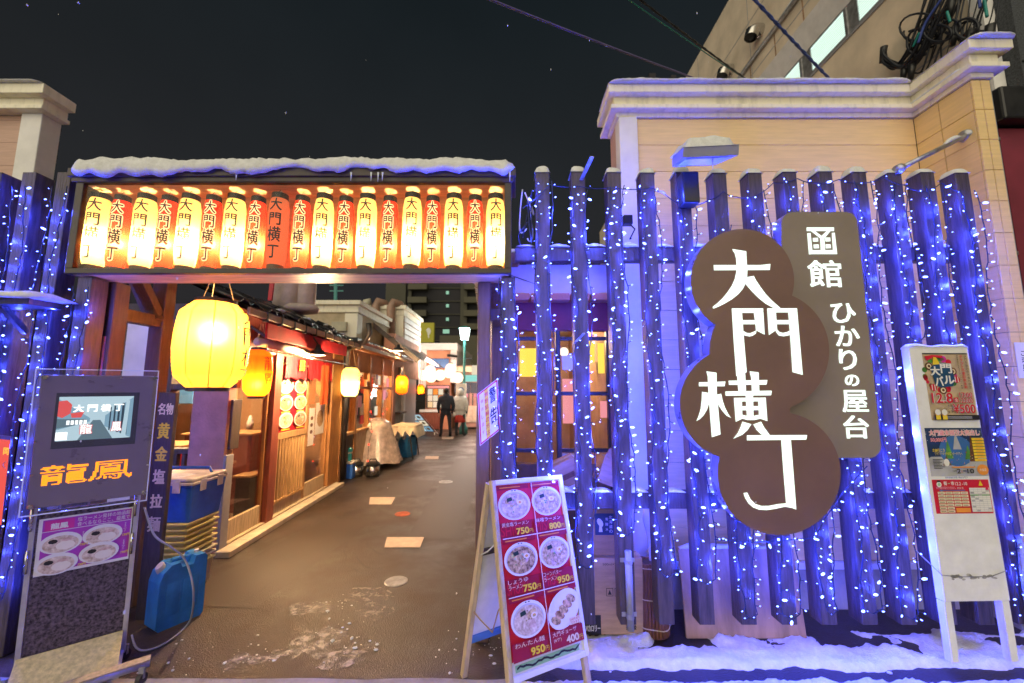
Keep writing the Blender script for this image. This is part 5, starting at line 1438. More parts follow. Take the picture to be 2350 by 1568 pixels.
for (x, y) in [(px0 + (px1 - px0) * k / 3, yy) for k in (1, 2) for yy in (py0 + .012, py1 - .012)] + [(xx, py0 + (py1 - py0) * k / 4) for k in (1, 2, 3) for xx in (px0 + .008, px1 - .008)]:
    mb = MB(); mb.tube([ld.p(x, y, .019), ld.p(x, y, .023)], [.006, .004], 'steel', 8); mb.make('bolt', t)
for (x, y) in ((px0 + .016, py0 + .012), (px1 - .012, py0 + .016), (px0 + .016, py1 - .012), (px1 - .01, py1 - .01)):
    mb = MB(); mb.tube([ld.p(x, y, .019), ld.p(x, y, .025)], [.013, .009], 'steel', 12); mb.make('stand_off_knob', t)
x0, y0, x1, y1 = fr_rect(ld, Zd, (390, 1075), (1072, 655)); x0, y0, x1, y1 = x0, min(y0, y1), x1, max(y0, y1)
y0 = ld.loc(Zd(720, 1065))[1]; y1 = ld.loc(Zd(720, 655))[1]
mb = MB(); mb.fbox(ld, x0, x1, y0, y1, .0082, .0095, 'plastic_black'); mb.make('bezel', dp)
sx0, sx1 = ld.loc(Zd(440, 860))[0], ld.loc(Zd(1012, 840))[0]; sy0, sy1 = ld.loc(Zd(720, 1010))[1], ld.loc(Zd(720, 684))[1]
P = Print(sub(ld, sx0, sy0), .0099, .0001); w_, h_ = sx1 - sx0, sy1 - sy0
R = lambda a, b, c, d, m, up=True: P.rect(a * w_, b * h_, c * w_, d * h_, m, up)
Q = lambda pts, m: P.poly([(x * w_, y * h_) for x, y in pts], m)
R(0, 0, 1, 1, 'screen_white'); Q([(.28, 0), (.75, 0), (.56, .45), (.46, .45)], 'screen_grey'); Q([(0, .95), (.42, .5), (.42, .42), (0, .25)], 'screen_sky'); Q([(1, .98), (.62, .55), (.62, .3), (1, 0)], 'screen_sky')
for k in range(5): R(.68 + k * .055, .2 - k * .03, .70 + k * .06, .75 + k * .03, 'screen_dark', False)
P.up(); Q([(0, .5), (.38, .48), (.36, .38), (0, .28)], 'screen_grey'); Q([(.0, .9), (.10, .92), (.17, .82), (.16, .62), (.06, .52), (0, .56)], 'screen_red'); Q([(.16, .62), (.34, .66), (.30, .52), (.18, .52)], 'screen_red')
for k in range(5): R(.12 + k * .055, .36, .16 + k * .055, .46, 'screen_type', False)
P.up(); R(0, .02, .15, .2, 'screen_type'); Q([(.86, 0), (.93, 0), (.95, .9), (.90, .9)], 'screen_white')
for i, ch in enumerate('大門横丁'): P.text(ch, (.19 + i * .18) * w_, .64 * h_, (.33 + i * .18) * w_, .82 * h_, 'screen_type', .05)
P.text('龍', .29 * w_, .13 * h_, .47 * w_, .37 * h_, 'screen_red', .06); P.text('鳳', .71 * w_, .16 * h_, .87 * w_, .40 * h_, 'screen_red', .06)
P.text('龍', .30 * w_, .14 * h_, .46 * w_, .36 * h_, 'screen_type', .02); P.text('鳳', .72 * w_, .17 * h_, .86 * w_, .39 * h_, 'screen_type', .02)
P.make('screen', dp)
# amber dots: the two characters sampled on a grid
dx0, dy0 = ld.loc(Zd(300, 1368)); dx1, dy1 = ld.loc(Zd(1030, 1165)); dy0 = ld.loc(Zd(640, 1335))[1]; dy1 = ld.loc(Zd(640, 1190))[1]
mb = MB(); nx_, ny_ = 24, 16
def intri(p, a, b, c):
    s = lambda u, v, w: (u[0] - w[0]) * (v[1] - w[1]) - (v[0] - w[0]) * (u[1] - w[1])
    d1, d2, d3 = s(p, a, b), s(p, b, c), s(p, c, a)
    return not ((d1 < 0 or d2 < 0 or d3 < 0) and (d1 > 0 or d2 > 0 or d3 > 0))
for ci, ch in enumerate('龍鳳'):
    vs, fs = fit(ch, 0, 0, 0, 1, 1); half = (dx1 - dx0) / 2
    for j in range(ny_):
        for i in range(nx_):
            hit = 0
            for (ox, oy) in ((.5, .5), (.25, .3), (.75, .7), (.75, .3), (.25, .7)):
                p = ((i + ox) / nx_, (j + oy) / ny_)
                hit += any(intri(p, vs[f[0]], vs[f[k]], vs[f[k + 1]]) for f in fs for k in range(1, len(f) - 1))
            if hit >= 2:
                x = dx0 + ci * half + (i + .5) * half * .97 / nx_; y = dy0 + (j + .5) * (dy1 - dy0) / ny_; r = half / nx_ * .47; q = (dy1 - dy0) / ny_ * .46
                mb.face([ld.p(x - r, y - q, .0095), ld.p(x + r, y - q, .0095), ld.p(x + r, y + q, .0095), ld.p(x - r, y + q, .0095)], 'dot_amber')
mb.make('dot_characters', dp, kind='stuff')
yb = (ld.loc(Ze(985, 1190))[1] + ld.loc(Ze(135, 1425))[1]) / 2; yg = -(ld.O.z - .05) / ld.ey.z
for x in (.030, Wd - .055):
    mb = MB(); mb.fbox(ld, x, x + .022, yg, Hd * .9, -.085, -.062, 'alu'); mb.make('frame_post', t, bevel=.002)
for x in (.034, Wd - .052):
    for y in (-.10, -.32):
        mb = MB(); mb.tube([ld.p(x, y, -.055), ld.p(x, y + .12, -.055)], .008, 'steel', 8); mb.make('clamp_rod', t, smooth=True)
mb = MB(); mb.fbox(ld, .053, Wd - .056, yb, -.004, -.082, -.066, 'carpet_grey'); mb.make('lower_board', t)
# bottom plate sloping out to the front
A1, B1 = ld.p(.035, yb, -.06), ld.p(Wd - .05, yb, -.06); A2, B2 = ld.p(.035, yg + .03, .15), ld.p(Wd - .05, yg + .03, .15)
pf = Plane(A2, (B2 - A2), (A1 - A2)); mb = MB(); mb.fbox(pf, 0, (B2 - A2).length, 0, (A1 - A2).length, -.012, 0, 'plate_gold'); mb.make('foot_plate', t, bevel=.003)
mb = MB(); mb.tube([ld.p(-.06, yg + .035, .185), ld.p(Wd + .085, yg + .035, .185)], .022, 'alu', 14); mb.make('base_bar', t, smooth=True)
mb = MB(); mb.fbox(ld, -.06, Wd + .085, yg + .057, yg + .063, .16, .21, 'pale_wood'); mb.make('base_lath', t)
for x, d in ((Wd + .06, .18), (0, .18), (0, -.16), (Wd - .03, -.16)):
    c = ld.p(x, 0, d); mb = MB(); mb.tube([Vector((c.x - .012, c.y, .028)), Vector((c.x + .012, c.y, .028))], .028, 'plastic_black', 16); mb.bar((c.x, c.y, .03), (c.x, c.y, .085), .03, .012, 'galv'); mb.make('caster', t)
for x in (0.03, Wd - .05):
    mb = MB(); mb.bar(ld.p(x, yg + .01, .18), ld.p(x, yg + .01, -.2), .02, .02, 'alu'); mb.make('base_runner', t)
qa, qb, qc, qd = ld.loc(Ze(245, 355)), ld.loc(Ze(1040, 232)), ld.loc(Ze(205, 805)), ld.loc(Ze(1005, 640))
x0, x1, y1, y0 = .062, Wd - .060, (qa[1] + qb[1]) / 2, (qc[1] + qd[1]) / 2
P = Print(sub(ld, x0, y0), -.0645); w_, h_ = x1 - x0, y1 - y0
R = lambda a, b, c, d, m, up=True: P.rect(a * w_, b * h_, c * w_, d * h_, m, up)
R(0, 0, 1, 1, 'paper_white'); R(.04, .05, .985, .97, 'print_violet'); R(.06, .77, .36, .95, 'print_magenta'); P.text('龍鳳', .12 * w_, .79 * h_, .30 * w_, .90 * h_, 'paper_white', .03)
P.text('塩ラーメン発祥の地函館', .39 * w_, .87 * h_, .97 * w_, .95 * h_, 'paper_white', .01); P.text('食べるならここ、龍鳳で', .39 * w_, .78 * h_, .97 * w_, .86 * h_, 'paper_white', .01)
R(.04, .755, .985, .765, 'paper_white')
for (x, y) in ((.24, .53), (.68, .56), (.22, .17), (.66, .24)):
    P.disc(x * w_, y * h_, .22 * w_, .19 * h_, 'bowl_rim', 24); P.disc(x * w_, (y - .02) * h_, .185 * w_, .15 * h_, 'noodle_pale', 22); P.disc((x + .05) * w_, (y - .05) * h_, .10 * w_, .08 * h_, 'egg', 12); P.disc((x - .08) * w_, (y + .04) * h_, .05 * w_, .04 * h_, 'ink', 8); P.disc((x + .06) * w_, (y + .05) * h_, .06 * w_, .03 * h_, 'meat', 8)
for (x, y) in ((.44, .42), (.90, .47), (.44, .06), (.90, .14)): P.text('730円', x * w_, y * h_, (x + .085) * w_, (y + .05) * h_, 'print_yellow', .02); P.col('黄金塩ラーメン', (x + .01) * w_, (y + .08) * h_, (x + .045) * w_, (y + .26) * h_, 'paper_white', 0)
P.make('menu_poster', t)
t = thing('power_cable', ld.p(Wd, -.35, -.07), 'grey power cable looping from the sign stand past the blue jug to the ground', 'cable')
pts = [ld.p(Wd - .01, -.06, -.07)] + [at(*Ze(x, y), Y) for x, y, Y in ((1180, 430, 2.55), (1300, 520, 2.6), (1400, 600, 2.66), (1455, 720, 2.66), (1482, 880, 2.66))] + [atZ(*Ze(x, y), z) for x, y, z in ((1465, 1060, .12), (1400, 1160, .03), (1250, 1270, .012), (1110, 1318, .012), (1040, 1290, .012), (1010, 1200, .02))]
def spl2(p, n=8):
    p = [p[0]] + p + [p[-1]]; q = []
    for a, b, c_, d in zip(p, p[1:], p[2:], p[3:]):
        for j in range(n):
            s_ = j / n; q.append(.5 * ((2 * b) + (-a + c_) * s_ + (2 * a - 5 * b + 4 * c_ - d) * s_ ** 2 + (-a + 3 * b - 3 * c_ + d) * s_ ** 3))
    q.append(p[-1]); return q
mb = MB(); mb.tube(spl2(pts), .006, 'plastic_grey', 7); mb.make('cable', t, smooth=True)

# red lit sign cut by the left edge, snowy ledge and dark shutter beside it
rs = Frame((-60, 1002), (17, 1010), (2, 1205), (-80, 1220), 2.35)
t = thing('lit_sign', rs.p(rs.W / 2, 0, 0), 'red lit sign box with yellow characters cut off by the left picture edge', 'sign')
mb = MB(); mb.fbox(rs, -.02, rs.W + .02, -.03, rs.Hh + .025, -.12, -.002, 'plastic_black'); mb.make('case', t, bevel=.004)
mb = MB(); mb.fbox(rs, 0, rs.W, 0, rs.Hh, -.0018, .002, 'sign_red_lit'); fc = mb.make('lit_face', t)
P = Print(rs, .0025); P.text('同', rs.W - .055, rs.Hh - .085, rs.W - .008, rs.Hh - .045, 'sign_type_lit', .01); P.text('く', rs.W - .05, rs.Hh - .16, rs.W - .02, rs.Hh - .12, 'paper_white', .01); P.make('lettering', fc)
mb = MB()
for x in (.02, rs.W - .03): mb.fbox(rs, x, x + .012, -rs.O.z + .01, -.03, -.08, -.06, 'black_metal')
mb.make('stand', t)
mb = MB(); mb.tube([rs.p(rs.W - .06, rs.Hh + .02, -.05), rs.p(rs.W - .06, rs.Hh + .06, -.05), rs.p(rs.W - .01, rs.Hh + .06, -.05), rs.p(rs.W - .01, rs.Hh + .02, -.05)], .005, 'steel', 7); mb.make('handle', t, smooth=True)
e = at(146, 688, 2.5)
t = thing('snowy_ledge', (-3.3, 2.5, e.z), 'short dark ledge under a slab of snow jutting out at the left fence', 'ledge')
mb = MB(); mb.box(-4.4, e.x - .10, 2.40, 2.59, e.z - .05, e.z - .012, 'dark_wood'); mb.make('board', t, bevel=.004)
mb = MB(); snow_run(mb, [(-4.4, e.z - .011), (e.x, e.z - .011)], 2.38, 2.59, .05, 6.1, .05, .02); mb.make('snow', t, smooth=True)
for x in (-4.2, -3.45, -3.2):
    mb = MB(); mb.bar((x, 2.595, e.z - .2), (x, 2.45, e.z - .05), .03, .03, 'dark_wood'); mb.make('bracket', t)
t = thing('shutter_panel', (-3.5, 2.5, 0), 'dark ribbed shutter panel standing under the snowy ledge at the left edge', 'shutter')
for k in range(9):
    mb = MB(); mb.box(-4.3 + k * .105, -4.3 + k * .105 + .098, 2.50, 2.53, .0, e.z - .15, 'dark_wood'); mb.make('slat', t, bevel=.003)

# ================================================================== VERTICAL NAME BOARD, crates, cooler, jug
x0, x1 = at(364, 905, 3.0).x, at(404, 905, 3.0).x; zt_ = at(380, 901, 3.0).z
t = thing('vertical_signboard', ((x0 + x1) / 2, 3.02, 0), 'tall narrow dark signboard with white and yellow brush characters by the left gate post', 'signboard')
mb = MB(); mb.box(x0, x1, 3.0, 3.035, .0, zt_, 'dark_wood'); bd2 = mb.make('board', t, bevel=.004)
fr = Plane((x0, 3.0, 0), (1, 0, 0), (0, 0, 1)); P = Print(fr); w_ = x1 - x0
Z3 = zoom(0, 1200, 1.96)
rows_ = [('名', 1215, 1262, 735, 825, 'print_cream'), ('物', 1262, 1322, 735, 825, 'print_cream'), ('黄', 0, 0, 885, 1010, 'print_yellow'), ('金', 0, 0, 1065, 1180, 'print_yellow'), ('塩', 0, 0, 1240, 1355, 'print_cream'), ('拉', 0, 0, 1430, 1540, 'print_cream')]
for ch, a, b, ya, yb_, m_ in rows_:
    za, zb_ = at(*Z3(1250, ya), 3.0).z, at(*Z3(1250, yb_), 3.0).z
    if ch == '名': P.text(ch, w_ * .06, zb_, w_ * .48, za, m_, .03)
    elif ch == '物': P.text(ch, w_ * .52, zb_, w_ * .95, za, m_, .03)
    else: P.text(ch, w_ * .17, zb_, w_ * .86, za, m_, .035)
za, zb_ = at(*Ze(1180, 290), 3.0).z, at(*Ze(1180, 410), 3.0).z; P.text('麺', w_ * .17, zb_, w_ * .88, za, 'twine', .03)
P.make('lettering', bd2)
def tub(x0, x1, y0, y1, z0, h, m_, lip=.012, name='tray', par=None):
    mb = MB(); i = .03
    mb.hexa([(x0 + i, y0 + i, z0), (x1 - i, y0 + i, z0), (x1 - i, y1 - i, z0), (x0 + i, y1 - i, z0), (x0 + .008, y0 + .008, z0 + h), (x1 - .008, y0 + .008, z0 + h), (x1 - .008, y1 - .008, z0 + h), (x0 + .008, y1 - .008, z0 + h)], m_)
    mb.box(x0, x1, y0, y1, z0 + h - lip, z0 + h + .001, m_)
    return mb.make(name, par, bevel=.004)
sx0, sx1, sy0, sy1 = -2.99, -2.54, 3.27, 3.62
CRX = 0
base = None
for k in range(9):
    zz = .16 + k * .044 if k else 0
    t = thing('noodle_tray', ((sx0 + sx1) / 2, (sy0 + sy1) / 2, zz), ['cream plastic noodle tray at the very bottom of the stack under the cooler', 'second yellow noodle tray from the bottom of the stack', 'third yellow noodle tray from the bottom of the stack', 'fourth yellow noodle tray from the bottom of the stack', 'fifth yellow noodle tray, middle of the stack', 'fourth yellow noodle tray below the blue cooler', 'third yellow noodle tray below the blue cooler', 'second yellow noodle tray below the blue cooler', 'topmost yellow noodle tray, right under the blue cooler'][k], 'tray', 'stacked noodle trays beside the jug')
    j = random.uniform(-.006, .006)
    tub(sx0 + j, sx1 + j, sy0 + j, sy1 + j, zz, .20 if k == 0 else .043, 'crate_cream' if k in (0, 1, 2) else 'crate_yellow', .016, 'tray_body', t)
zt_ = .16 + 8 * .044 + .045
t = thing('cooler_box', ((sx0 + sx1) / 2, (sy0 + sy1) / 2, zt_), 'bright blue cooler box with pale lid and latches on top of the tray stack', 'cooler box')
mb = MB(); a = (sx0 - .01, sx1 + .02, sy0 - .01, sy1 + .02)
i = .025
mb.hexa([(a[0] + i, a[2] + i, zt_), (a[1] - i, a[2] + i, zt_), (a[1] - i, a[3] - i, zt_), (a[0] + i, a[3] - i, zt_), (a[0], a[2], zt_ + .29), (a[1], a[2], zt_ + .29), (a[1], a[3], zt_ + .29), (a[0], a[3], zt_ + .29)], 'cooler_blue'); mb.make('tub', t, bevel=.012)
mb = MB(); mb.box(a[0] - .006, a[1] + .006, a[2] - .006, a[3] + .006, zt_ + .291, zt_ + .312, 'lid_white'); mb.make('rim', t, bevel=.004)
mb = MB(); mb.box(a[0], a[1], a[2], a[3], zt_ + .3125, zt_ + .345, 'lid_white'); lid = mb.make('lid', t, bevel=.012)
for k in (.25, .75):
    mb = MB(); x = a[0] + (a[1] - a[0]) * k; mb.box(x - .03, x + .03, a[2] - .016, a[2] - .007, zt_ + .235, zt_ + .325, 'lid_white'); mb.make('latch', t, bevel=.003)
    mb = MB(); y = a[2] + (a[3] - a[2]) * k; mb.box(a[1] + .007, a[1] + .016, y - .03, y + .03, zt_ + .235, zt_ + .325, 'lid_white'); mb.make('latch', t, bevel=.003)
mb = MB(); mb.tube([(a[0] + .05, a[3] - .12, zt_ + .34), (a[0] + .07, a[3] - .12, zt_ + .385), (a[1] - .07, a[3] - .12, zt_ + .385), (a[1] - .05, a[3] - .12, zt_ + .34)], .012, 'cooler_blue', 8); mb.make('handle', t, smooth=True)
mb = MB(); snow_cap(mb, a[0] + .06, a[1] - .12, a[2] + .04, a[3] - .18, zt_ + .346, .012, 9, 4); mb.make('frost', t, smooth=True)

def jug(label, c, rz, s=1., m_='jug_blue'):
    """flat canister: rounded body, shoulder notch with handle bar, cap on a sloping corner"""
    t = thing('water_jug', (0, 0, 0), label, 'jug', 'blue plastic canisters')
    hw, hd = .19 * s, .095 * s
    prof = [(-hw, .02), (-hw, .28), (-hw + .02, .335), (-hw + .075, .375), (-hw + .13, .375), (-hw + .145, .345), (hw - .10, .345), (hw - .085, .39), (hw - .02, .39), (hw, .37), (hw, .02), (hw - .02, .0), (-hw + .02, 0)]
    prof = [(x, z * s) for x, z in prof]
    mb = MB(); fr_ = Plane((0, 0, 0), (1, 0, 0), (0, 0, 1)); mb.prism(fr_, prof, -hd, hd, m_); mb.make('body', t, bevel=.038 * s, smooth=True, seg=5)
    mb = MB(); mb.box(-.07 * s, .045 * s, -.022 * s, .022 * s, .372 * s, .395 * s, m_); mb.box(-.075 * s, -.055 * s, -.02 * s, .02 * s, .34 * s, .38 * s, m_); mb.box(.04 * s, .11 * s, -.02 * s, .02 * s, .34 * s, .388 * s, m_); mb.make('handle', t, bevel=.008 * s, smooth=True)
    mb = MB(); d = Vector((-.55, 0, .83)); c0 = Vector((-hw + .045 * s, 0, .348 * s)); mb.tube([c0 - d * .01, c0 + d * .018 * s, c0 + d * .032 * s], [.036 * s, .036 * s, .032 * s], 'lid_white', 14); mb.make('cap', t)
    mb = MB(); mb.tube([(hw - .05 * s, 0, .385 * s), (hw - .05 * s, 0, .405 * s)], .022 * s, 'lid_white', 12); mb.make('vent_cap', t)
    for k, (x0_, x1_) in enumerate(((-.13, -.02), (.0, .13))):
        for sd_ in (-1, 1):
            mb = MB(); y = sd_ * (hd + .002); mb.box(x0_ * s, x1_ * s, min(y, y - sd_ * .01), max(y, y - sd_ * .01), .07 * s, .27 * s, m_); mb.make('relief_panel', t, bevel=.01, smooth=True)
    t.location = c; t.rotation_euler = (0, 0, rz)
    return t
g = atZ(402, 1440)
jug('blue plastic canister with pale cap standing on the asphalt beside the sign stand', (g.x - .075, g.y + .08, 0), math.radians(62), .86).scale = (.84, .98, 1.26)

# ================================================================== BIG YELLOW LANTERN at the gate
def bag_lantern(name, label, c, R, z0, z1, pap, power, col, hang, ribs=10, marks=None, zb=.45, group='lanterns hung along the alley', squash=.70):
    t = thing(name, (c[0], c[1], z0), label, 'lantern', group)
    N = 44; mb = MB(); n = ribs * 6
    rings = []
    for k in range(N + 1):
        tq = k / N; r = R * (squash + (1 - squash) * max(0, math.sin(PI * tq)) ** .45) * (1 - .30 * max(0, abs(tq - .5) * 2 - .72) / .28)
        r += R * (.008 if k % 2 else -.004)
        rings.append([Vector((c[0], c[1], z0 + (z1 - z0) * tq)) + Vector((math.cos(2 * PI * a / n), math.sin(2 * PI * a / n), 0)) * r * (1 - .022 * (abs(math.cos(PI * ribs * a / n)) ** 14)) for a in range(n)])
    mb.loft(rings, pap, cap=False); mb.make('paper_shade', t, smooth=True)
    for a in range(ribs):
        th = 2 * PI * a / ribs + PI / ribs * 1.0
        mb = MB(); mb.tube([Vector((c[0] + (math.cos(th) * (rings[k][0] - Vector((c[0], c[1], rings[k][0].z))).length * .985), c[1] + math.sin(th) * (rings[k][0] - Vector((c[0], c[1], rings[k][0].z))).length * .985, rings[k][0].z)) for k in range(0, N + 1, 2)], .0035 * R / .25, 'seam', 5)
        mb.make('seam', t)
    mb = MB(); mb.lathe([(R * .50, -.018), (R * .58, -.014), (R * .58, .012), (R * .5, .012)], (c[0], c[1], z0), 'ring_dark', 24, capb=False, capt=False); mb.make('bottom_ring', t)
    mb = MB(); mb.lathe([(R * .5, -.012), (R * .58, -.012), (R * .58, .014), (R * .5, .018)], (c[0], c[1], z1), 'ring_dark', 24, capb=False, capt=False); mb.make('top_ring', t)
    mb = MB()
    for a in range(3): mb.tube([(c[0] + R * .5 * math.cos(a * 2.1 + .4), c[1] + R * .5 * math.sin(a * 2.1 + .4), z1), (c[0] + R * .1 * math.cos(a * 2.1), c[1], hang)], .004, 'rope', 5)
    mb.make('hanger', t)
    vd = Vector((-c[0], -c[1], 0)).normalized(); bulb(t, (c[0] + vd.x * R * .38, c[1] + vd.y * R * .38, z0 + (z1 - z0) * zb), power, col, R * .33)
    if marks:
        for ch, a0, za, zb_, wd in marks:
            vs, fs = fit(ch, .0, -wd, za, wd, zb_)
            bm = bmesh.new(); bv = [bm.verts.new((x, 0, z)) for x, z in vs]
            for f in fs:
                try: bm.faces.new([bv[i] for i in f])
                except ValueError: pass
            for k in range(-9, 10):
                bmesh.ops.bisect_plane(bm, geom=bm.verts[:] + bm.edges[:] + bm.faces[:], plane_co=(k * wd / 8, 0, 0), plane_no=(1, 0, 0))
                bmesh.ops.bisect_plane(bm, geom=bm.verts[:] + bm.edges[:] + bm.faces[:], plane_co=(0, 0, z0 + (z1 - z0) * (k + 9) / 18), plane_no=(0, 0, 1))
            bm.verts.index_update(); mb = MB(); vv_ = []
            for v in bm.verts:
                tq = (v.co.z - z0) / (z1 - z0); r = R * (squash + (1 - squash) * max(0, math.sin(PI * min(1, max(0, tq)))) ** .45) * (1 - .30 * max(0, abs(tq - .5) * 2 - .72) / .28) + .006
                th = a0 + v.co.x / R; vv_.append((c[0] + r * math.cos(th), c[1] + r * math.sin(th), v.co.z))
            mb.raw(vv_, [[v.index for v in f.verts] for f in bm.faces], 'ink'); bm.free()
            mb.make('lettering', t)
    return t
mat('seam', (.45, .20, .03), .6)
c = at(487, 795, 3.02)
zA, zB = at(487, 893, 3.02).z, at(487, 694, 3.02).z
bag_lantern('big_lantern', 'big glowing yellow lantern with black strokes hanging at the left of the alley mouth', (c.x, c.y), .237, zA, zB, 'paper_big', 72, (1, .68, .30), 2.62,
            marks=[('大', .42, zA + .49, zA + .64, .11), ('門', .42, zA + .33, zA + .47, .11), ('横', .42, zA + .17, zA + .31, .11), ('丁', .42, zA + .06, zA + .15, .10), ('鳳', -2.95, zA + .28, zA + .5, .12)], zb=.62)
c = at(592, 855, 4.2)
bag_lantern('red_lantern', 'second alley lantern, red above and glowing orange below, beside the ramen shop window', (c.x, c.y), .135, at(592, 911, 4.2).z, at(592, 802, 4.2).z, 'paper_fire', 34, (1, .55, .12), 2.3, 8, [('龍', -.2, 1.80, 1.95, .06), ('鳳', -.2, 1.62, 1.77, .06)], zb=.25)
c = at(804, 877, 7.0)
bag_lantern('yellow_lantern', 'third alley lantern, yellow, hung by the black drainpipe past the ramen shop', (c.x, c.y), .155, at(804, 911, 7.).z, at(804, 843, 7.).z, 'paper_yellow', 50, (1, .74, .36), 2.35, 8, [('酒', .1, 1.75, 1.9, .07), ('処', .1, 1.55, 1.7, .07)], zb=.3)
c = at(922, 884, 9.8)
bag_lantern('orange_lantern', 'fourth alley lantern, round and orange, below a white bowl lamp', (c.x, c.y), .15, at(922, 905, 9.8).z, at(922, 862, 9.8).z, 'paper_fire', 30, (1, .6, .15), 2.2, 8, zb=.6)
c = at(966, 893, 14.0)
bag_lantern('orange_lantern', 'small orange lantern far down the alley at the salmon house corner', (c.x, c.y), .12, at(966, 905, 14.).z, at(966, 883, 14.).z, 'paper_fire', 16, (1, .6, .15), 2.3, 8)
mat('kerb_pale', (.50, .43, .33), .75, var=.16, scale=8, bump=.25)
# ================================================================== RAMEN SHOP, left row
S0 = 4.10
A0 = Vector((-2.872, 4.0, 0))
sh = Plane(A0, (-.04, 1, 0), (0, 0, 1))                        # x runs down the alley, y up, d out into the alley
def sx(u, v): return sh.loc((u, v))
X = lambda u, v=950: sx(u, v)[0]
t = thing('ramen_shop', sh.p(1.4, 0, -1), 'lit ramen shop with red awning and bowl pictures on the door, first on the left', 'shop')
def pt(name, x0, x1, y0, y1, d0, d1, m, par=None, bev=.004):
    q = MB(); q.fbox(sh, x0, x1, y0, y1, d0, d1, m); return q.make(name, par or t, bevel=bev)
xa, xb = X(527), X(541); xe = X(780)
pt('corner_column', .08, xb - .01, .0, 2.4, -.35, .0, 'plaster_pink')
pt('cable_duct', X(521), X(538), .0, .95, .001, .03, 'plastic_grey'); pt('switch_board', X(528), X(548), 1.0, 1.5, .001, .025, 'dark_wood'); pt('meter_box', X(524), X(534), 1.62, 1.78, .001, .06, 'plastic_black')
pt('door_post', X(621), X(637), .05, 2.25, -.1, .03, 'red_wood'); pt('door_post', X(757), X(781), .05, 2.3, -.14, .02, 'orange_wood')
pt('lintel', xb, xe, 2.02, 2.12, -.12, .02, 'red_wood'); pt('upper_wall', .08, xe, 2.121, 2.5, -.12, .0, 'red_wood')
pt('sill', xb, xe, .0, .07, -.16, .02, 'plaster_beige')
def leaf(x0, x1, slat=False):
    f = .035; dw = thing('sliding_door', (0, 0, 0), None, None) if False else None
    q = MB(); m_ = 'light_wood' if slat else 'orange_wood'
    q.fbox(sh, x0, x0 + f, .07, 2.02, -.06, -.025, m_); q.fbox(sh, x1 - f, x1, .07, 2.02, -.06, -.025, m_); q.fbox(sh, x0 + f, x1 - f, 1.96, 2.02, -.06, -.025, m_); q.fbox(sh, x0 + f, x1 - f, .07, .27, -.06, -.025, 'pale_wood')
    d_ = q.make('sliding_door', t, bevel=.003)
    q = MB(); q.fbox(sh, x0 + f, x1 - f, .27, 1.96, -.045, -.041, 'glass'); q.make('glass_pane', d_)
    return d_
leaf(X(541) + .01, X(621) - .005)
dA = leaf(X(637) + .005, X(709), True)
dB = leaf(X(709) + .005, X(757) - .005)
x0, x1 = X(637) + .03, X(709) - .03
q = MB(); q.fbox(sh, x0, x1, .98, 1.06, -.030, .0, 'light_wood'); q.make('door_rail', dA, bevel=.003)
n = 11; SL = None
for k in range(n):
    x = x0 + (x1 - x0) * (k + .3) / n
    q = MB(); q.fbox(sh, x, x + .028, .24, .98, -.030, -.004, 'light_wood'); q.make('slat', dA, bevel=.003)
q = MB(); q.fbox(sh, x0 - .01, x1 + .01, .21, .24, -.032, .002, 'light_wood'); q.make('slat_rail', dA)
# the bowl pictures
y0, y1 = 1.06, 1.93
P = Print(sub(sh, x0, y0), -.036); w_, h_ = x1 - x0, y1 - y0
P.rect(0, 0, w_, h_, 'print_red'); P.rect(0, h_ * .80, w_, h_, 'print_pink'); P.poly([(w_ * .55, h_ * .86), (w_ * .8, h_ * .86), (w_ * .68, h_ * .97)], 'print_cream'); P.text('ラーメン', .05 * w_, .82 * h_, .5 * w_, .90 * h_, 'paper_white', .02)
rr_ = random.Random(4)
for i in range(6):
    ramen(P, w_ * (.27 + .48 * (i % 2)), h_ * (.68 - .255 * (i // 2)), w_ * .225, ['noodle_pale', 'noodle_gold', 'noodle_dark', 'noodle_gold', 'noodle_pale', 'gyoza'][i], rr_, h_ * .118)
    P.rect(w_ * (.12 + .48 * (i % 2)), h_ * (.535 - .255 * (i // 2)), w_ * (.4 + .48 * (i % 2)), h_ * (.555 - .255 * (i // 2)), 'print_yellow')
P.make('picture_sheet', dA)
x0, x1 = X(716), X(750)
P = Print(sub(sh, x0, .78), -.038); w_ = x1 - x0
P.rect(0, 0, w_ * .35, .55, 'paper_white'); P.rect(w_ * .4, .14, w_, .62, 'paper_white'); P.disc(w_ * .72, .38, w_ * .22, .13, 'noodle_dark', 14)
for k in range(3): P.disc(w_ * .17, .2 + k * .1, w_ * .09, .03, 'print_brown', 8)
P.make('notice_sheet', dB)
# red split curtain
q = MB(); xs = [X(641) + (X(752) - X(641)) * k / 40 for k in range(41)]
for pan in range(5):
    a, b = pan * 8, pan * 8 + 8
    vs = []
    for j in range(6):
        for k in range(a, b + 1): vs.append(sh.p(xs[k] + (.008 if k == a else -.008 if k == b else 0), 2.03 - .055 * j - (.02 * math.sin(k) if j == 5 else 0), .04 + .022 * math.sin(k * 1.9 + pan) * (.3 + j / 6)))
    q = MB(); q.raw(vs, [(j * 9 + k, j * 9 + k + 1, (j + 1) * 9 + k + 1, (j + 1) * 9 + k) for j in range(5) for k in range(8)], 'red_cloth'); q.make('curtain_panel', t, smooth=True)
q = MB(); vs = []
for j in range(9):
    for k in range(7): vs.append(sh.p(X(722) + .05 * k, 1.98 - .075 * j, .065 + .02 * math.sin(k * 1.7)))
q.raw(vs, [(j * 7 + k, j * 7 + k + 1, (j + 1) * 7 + k + 1, (j + 1) * 7 + k) for j in range(8) for k in range(6)], 'orange_cloth'); q.make('hanging_banner', t, smooth=True)
q = MB()
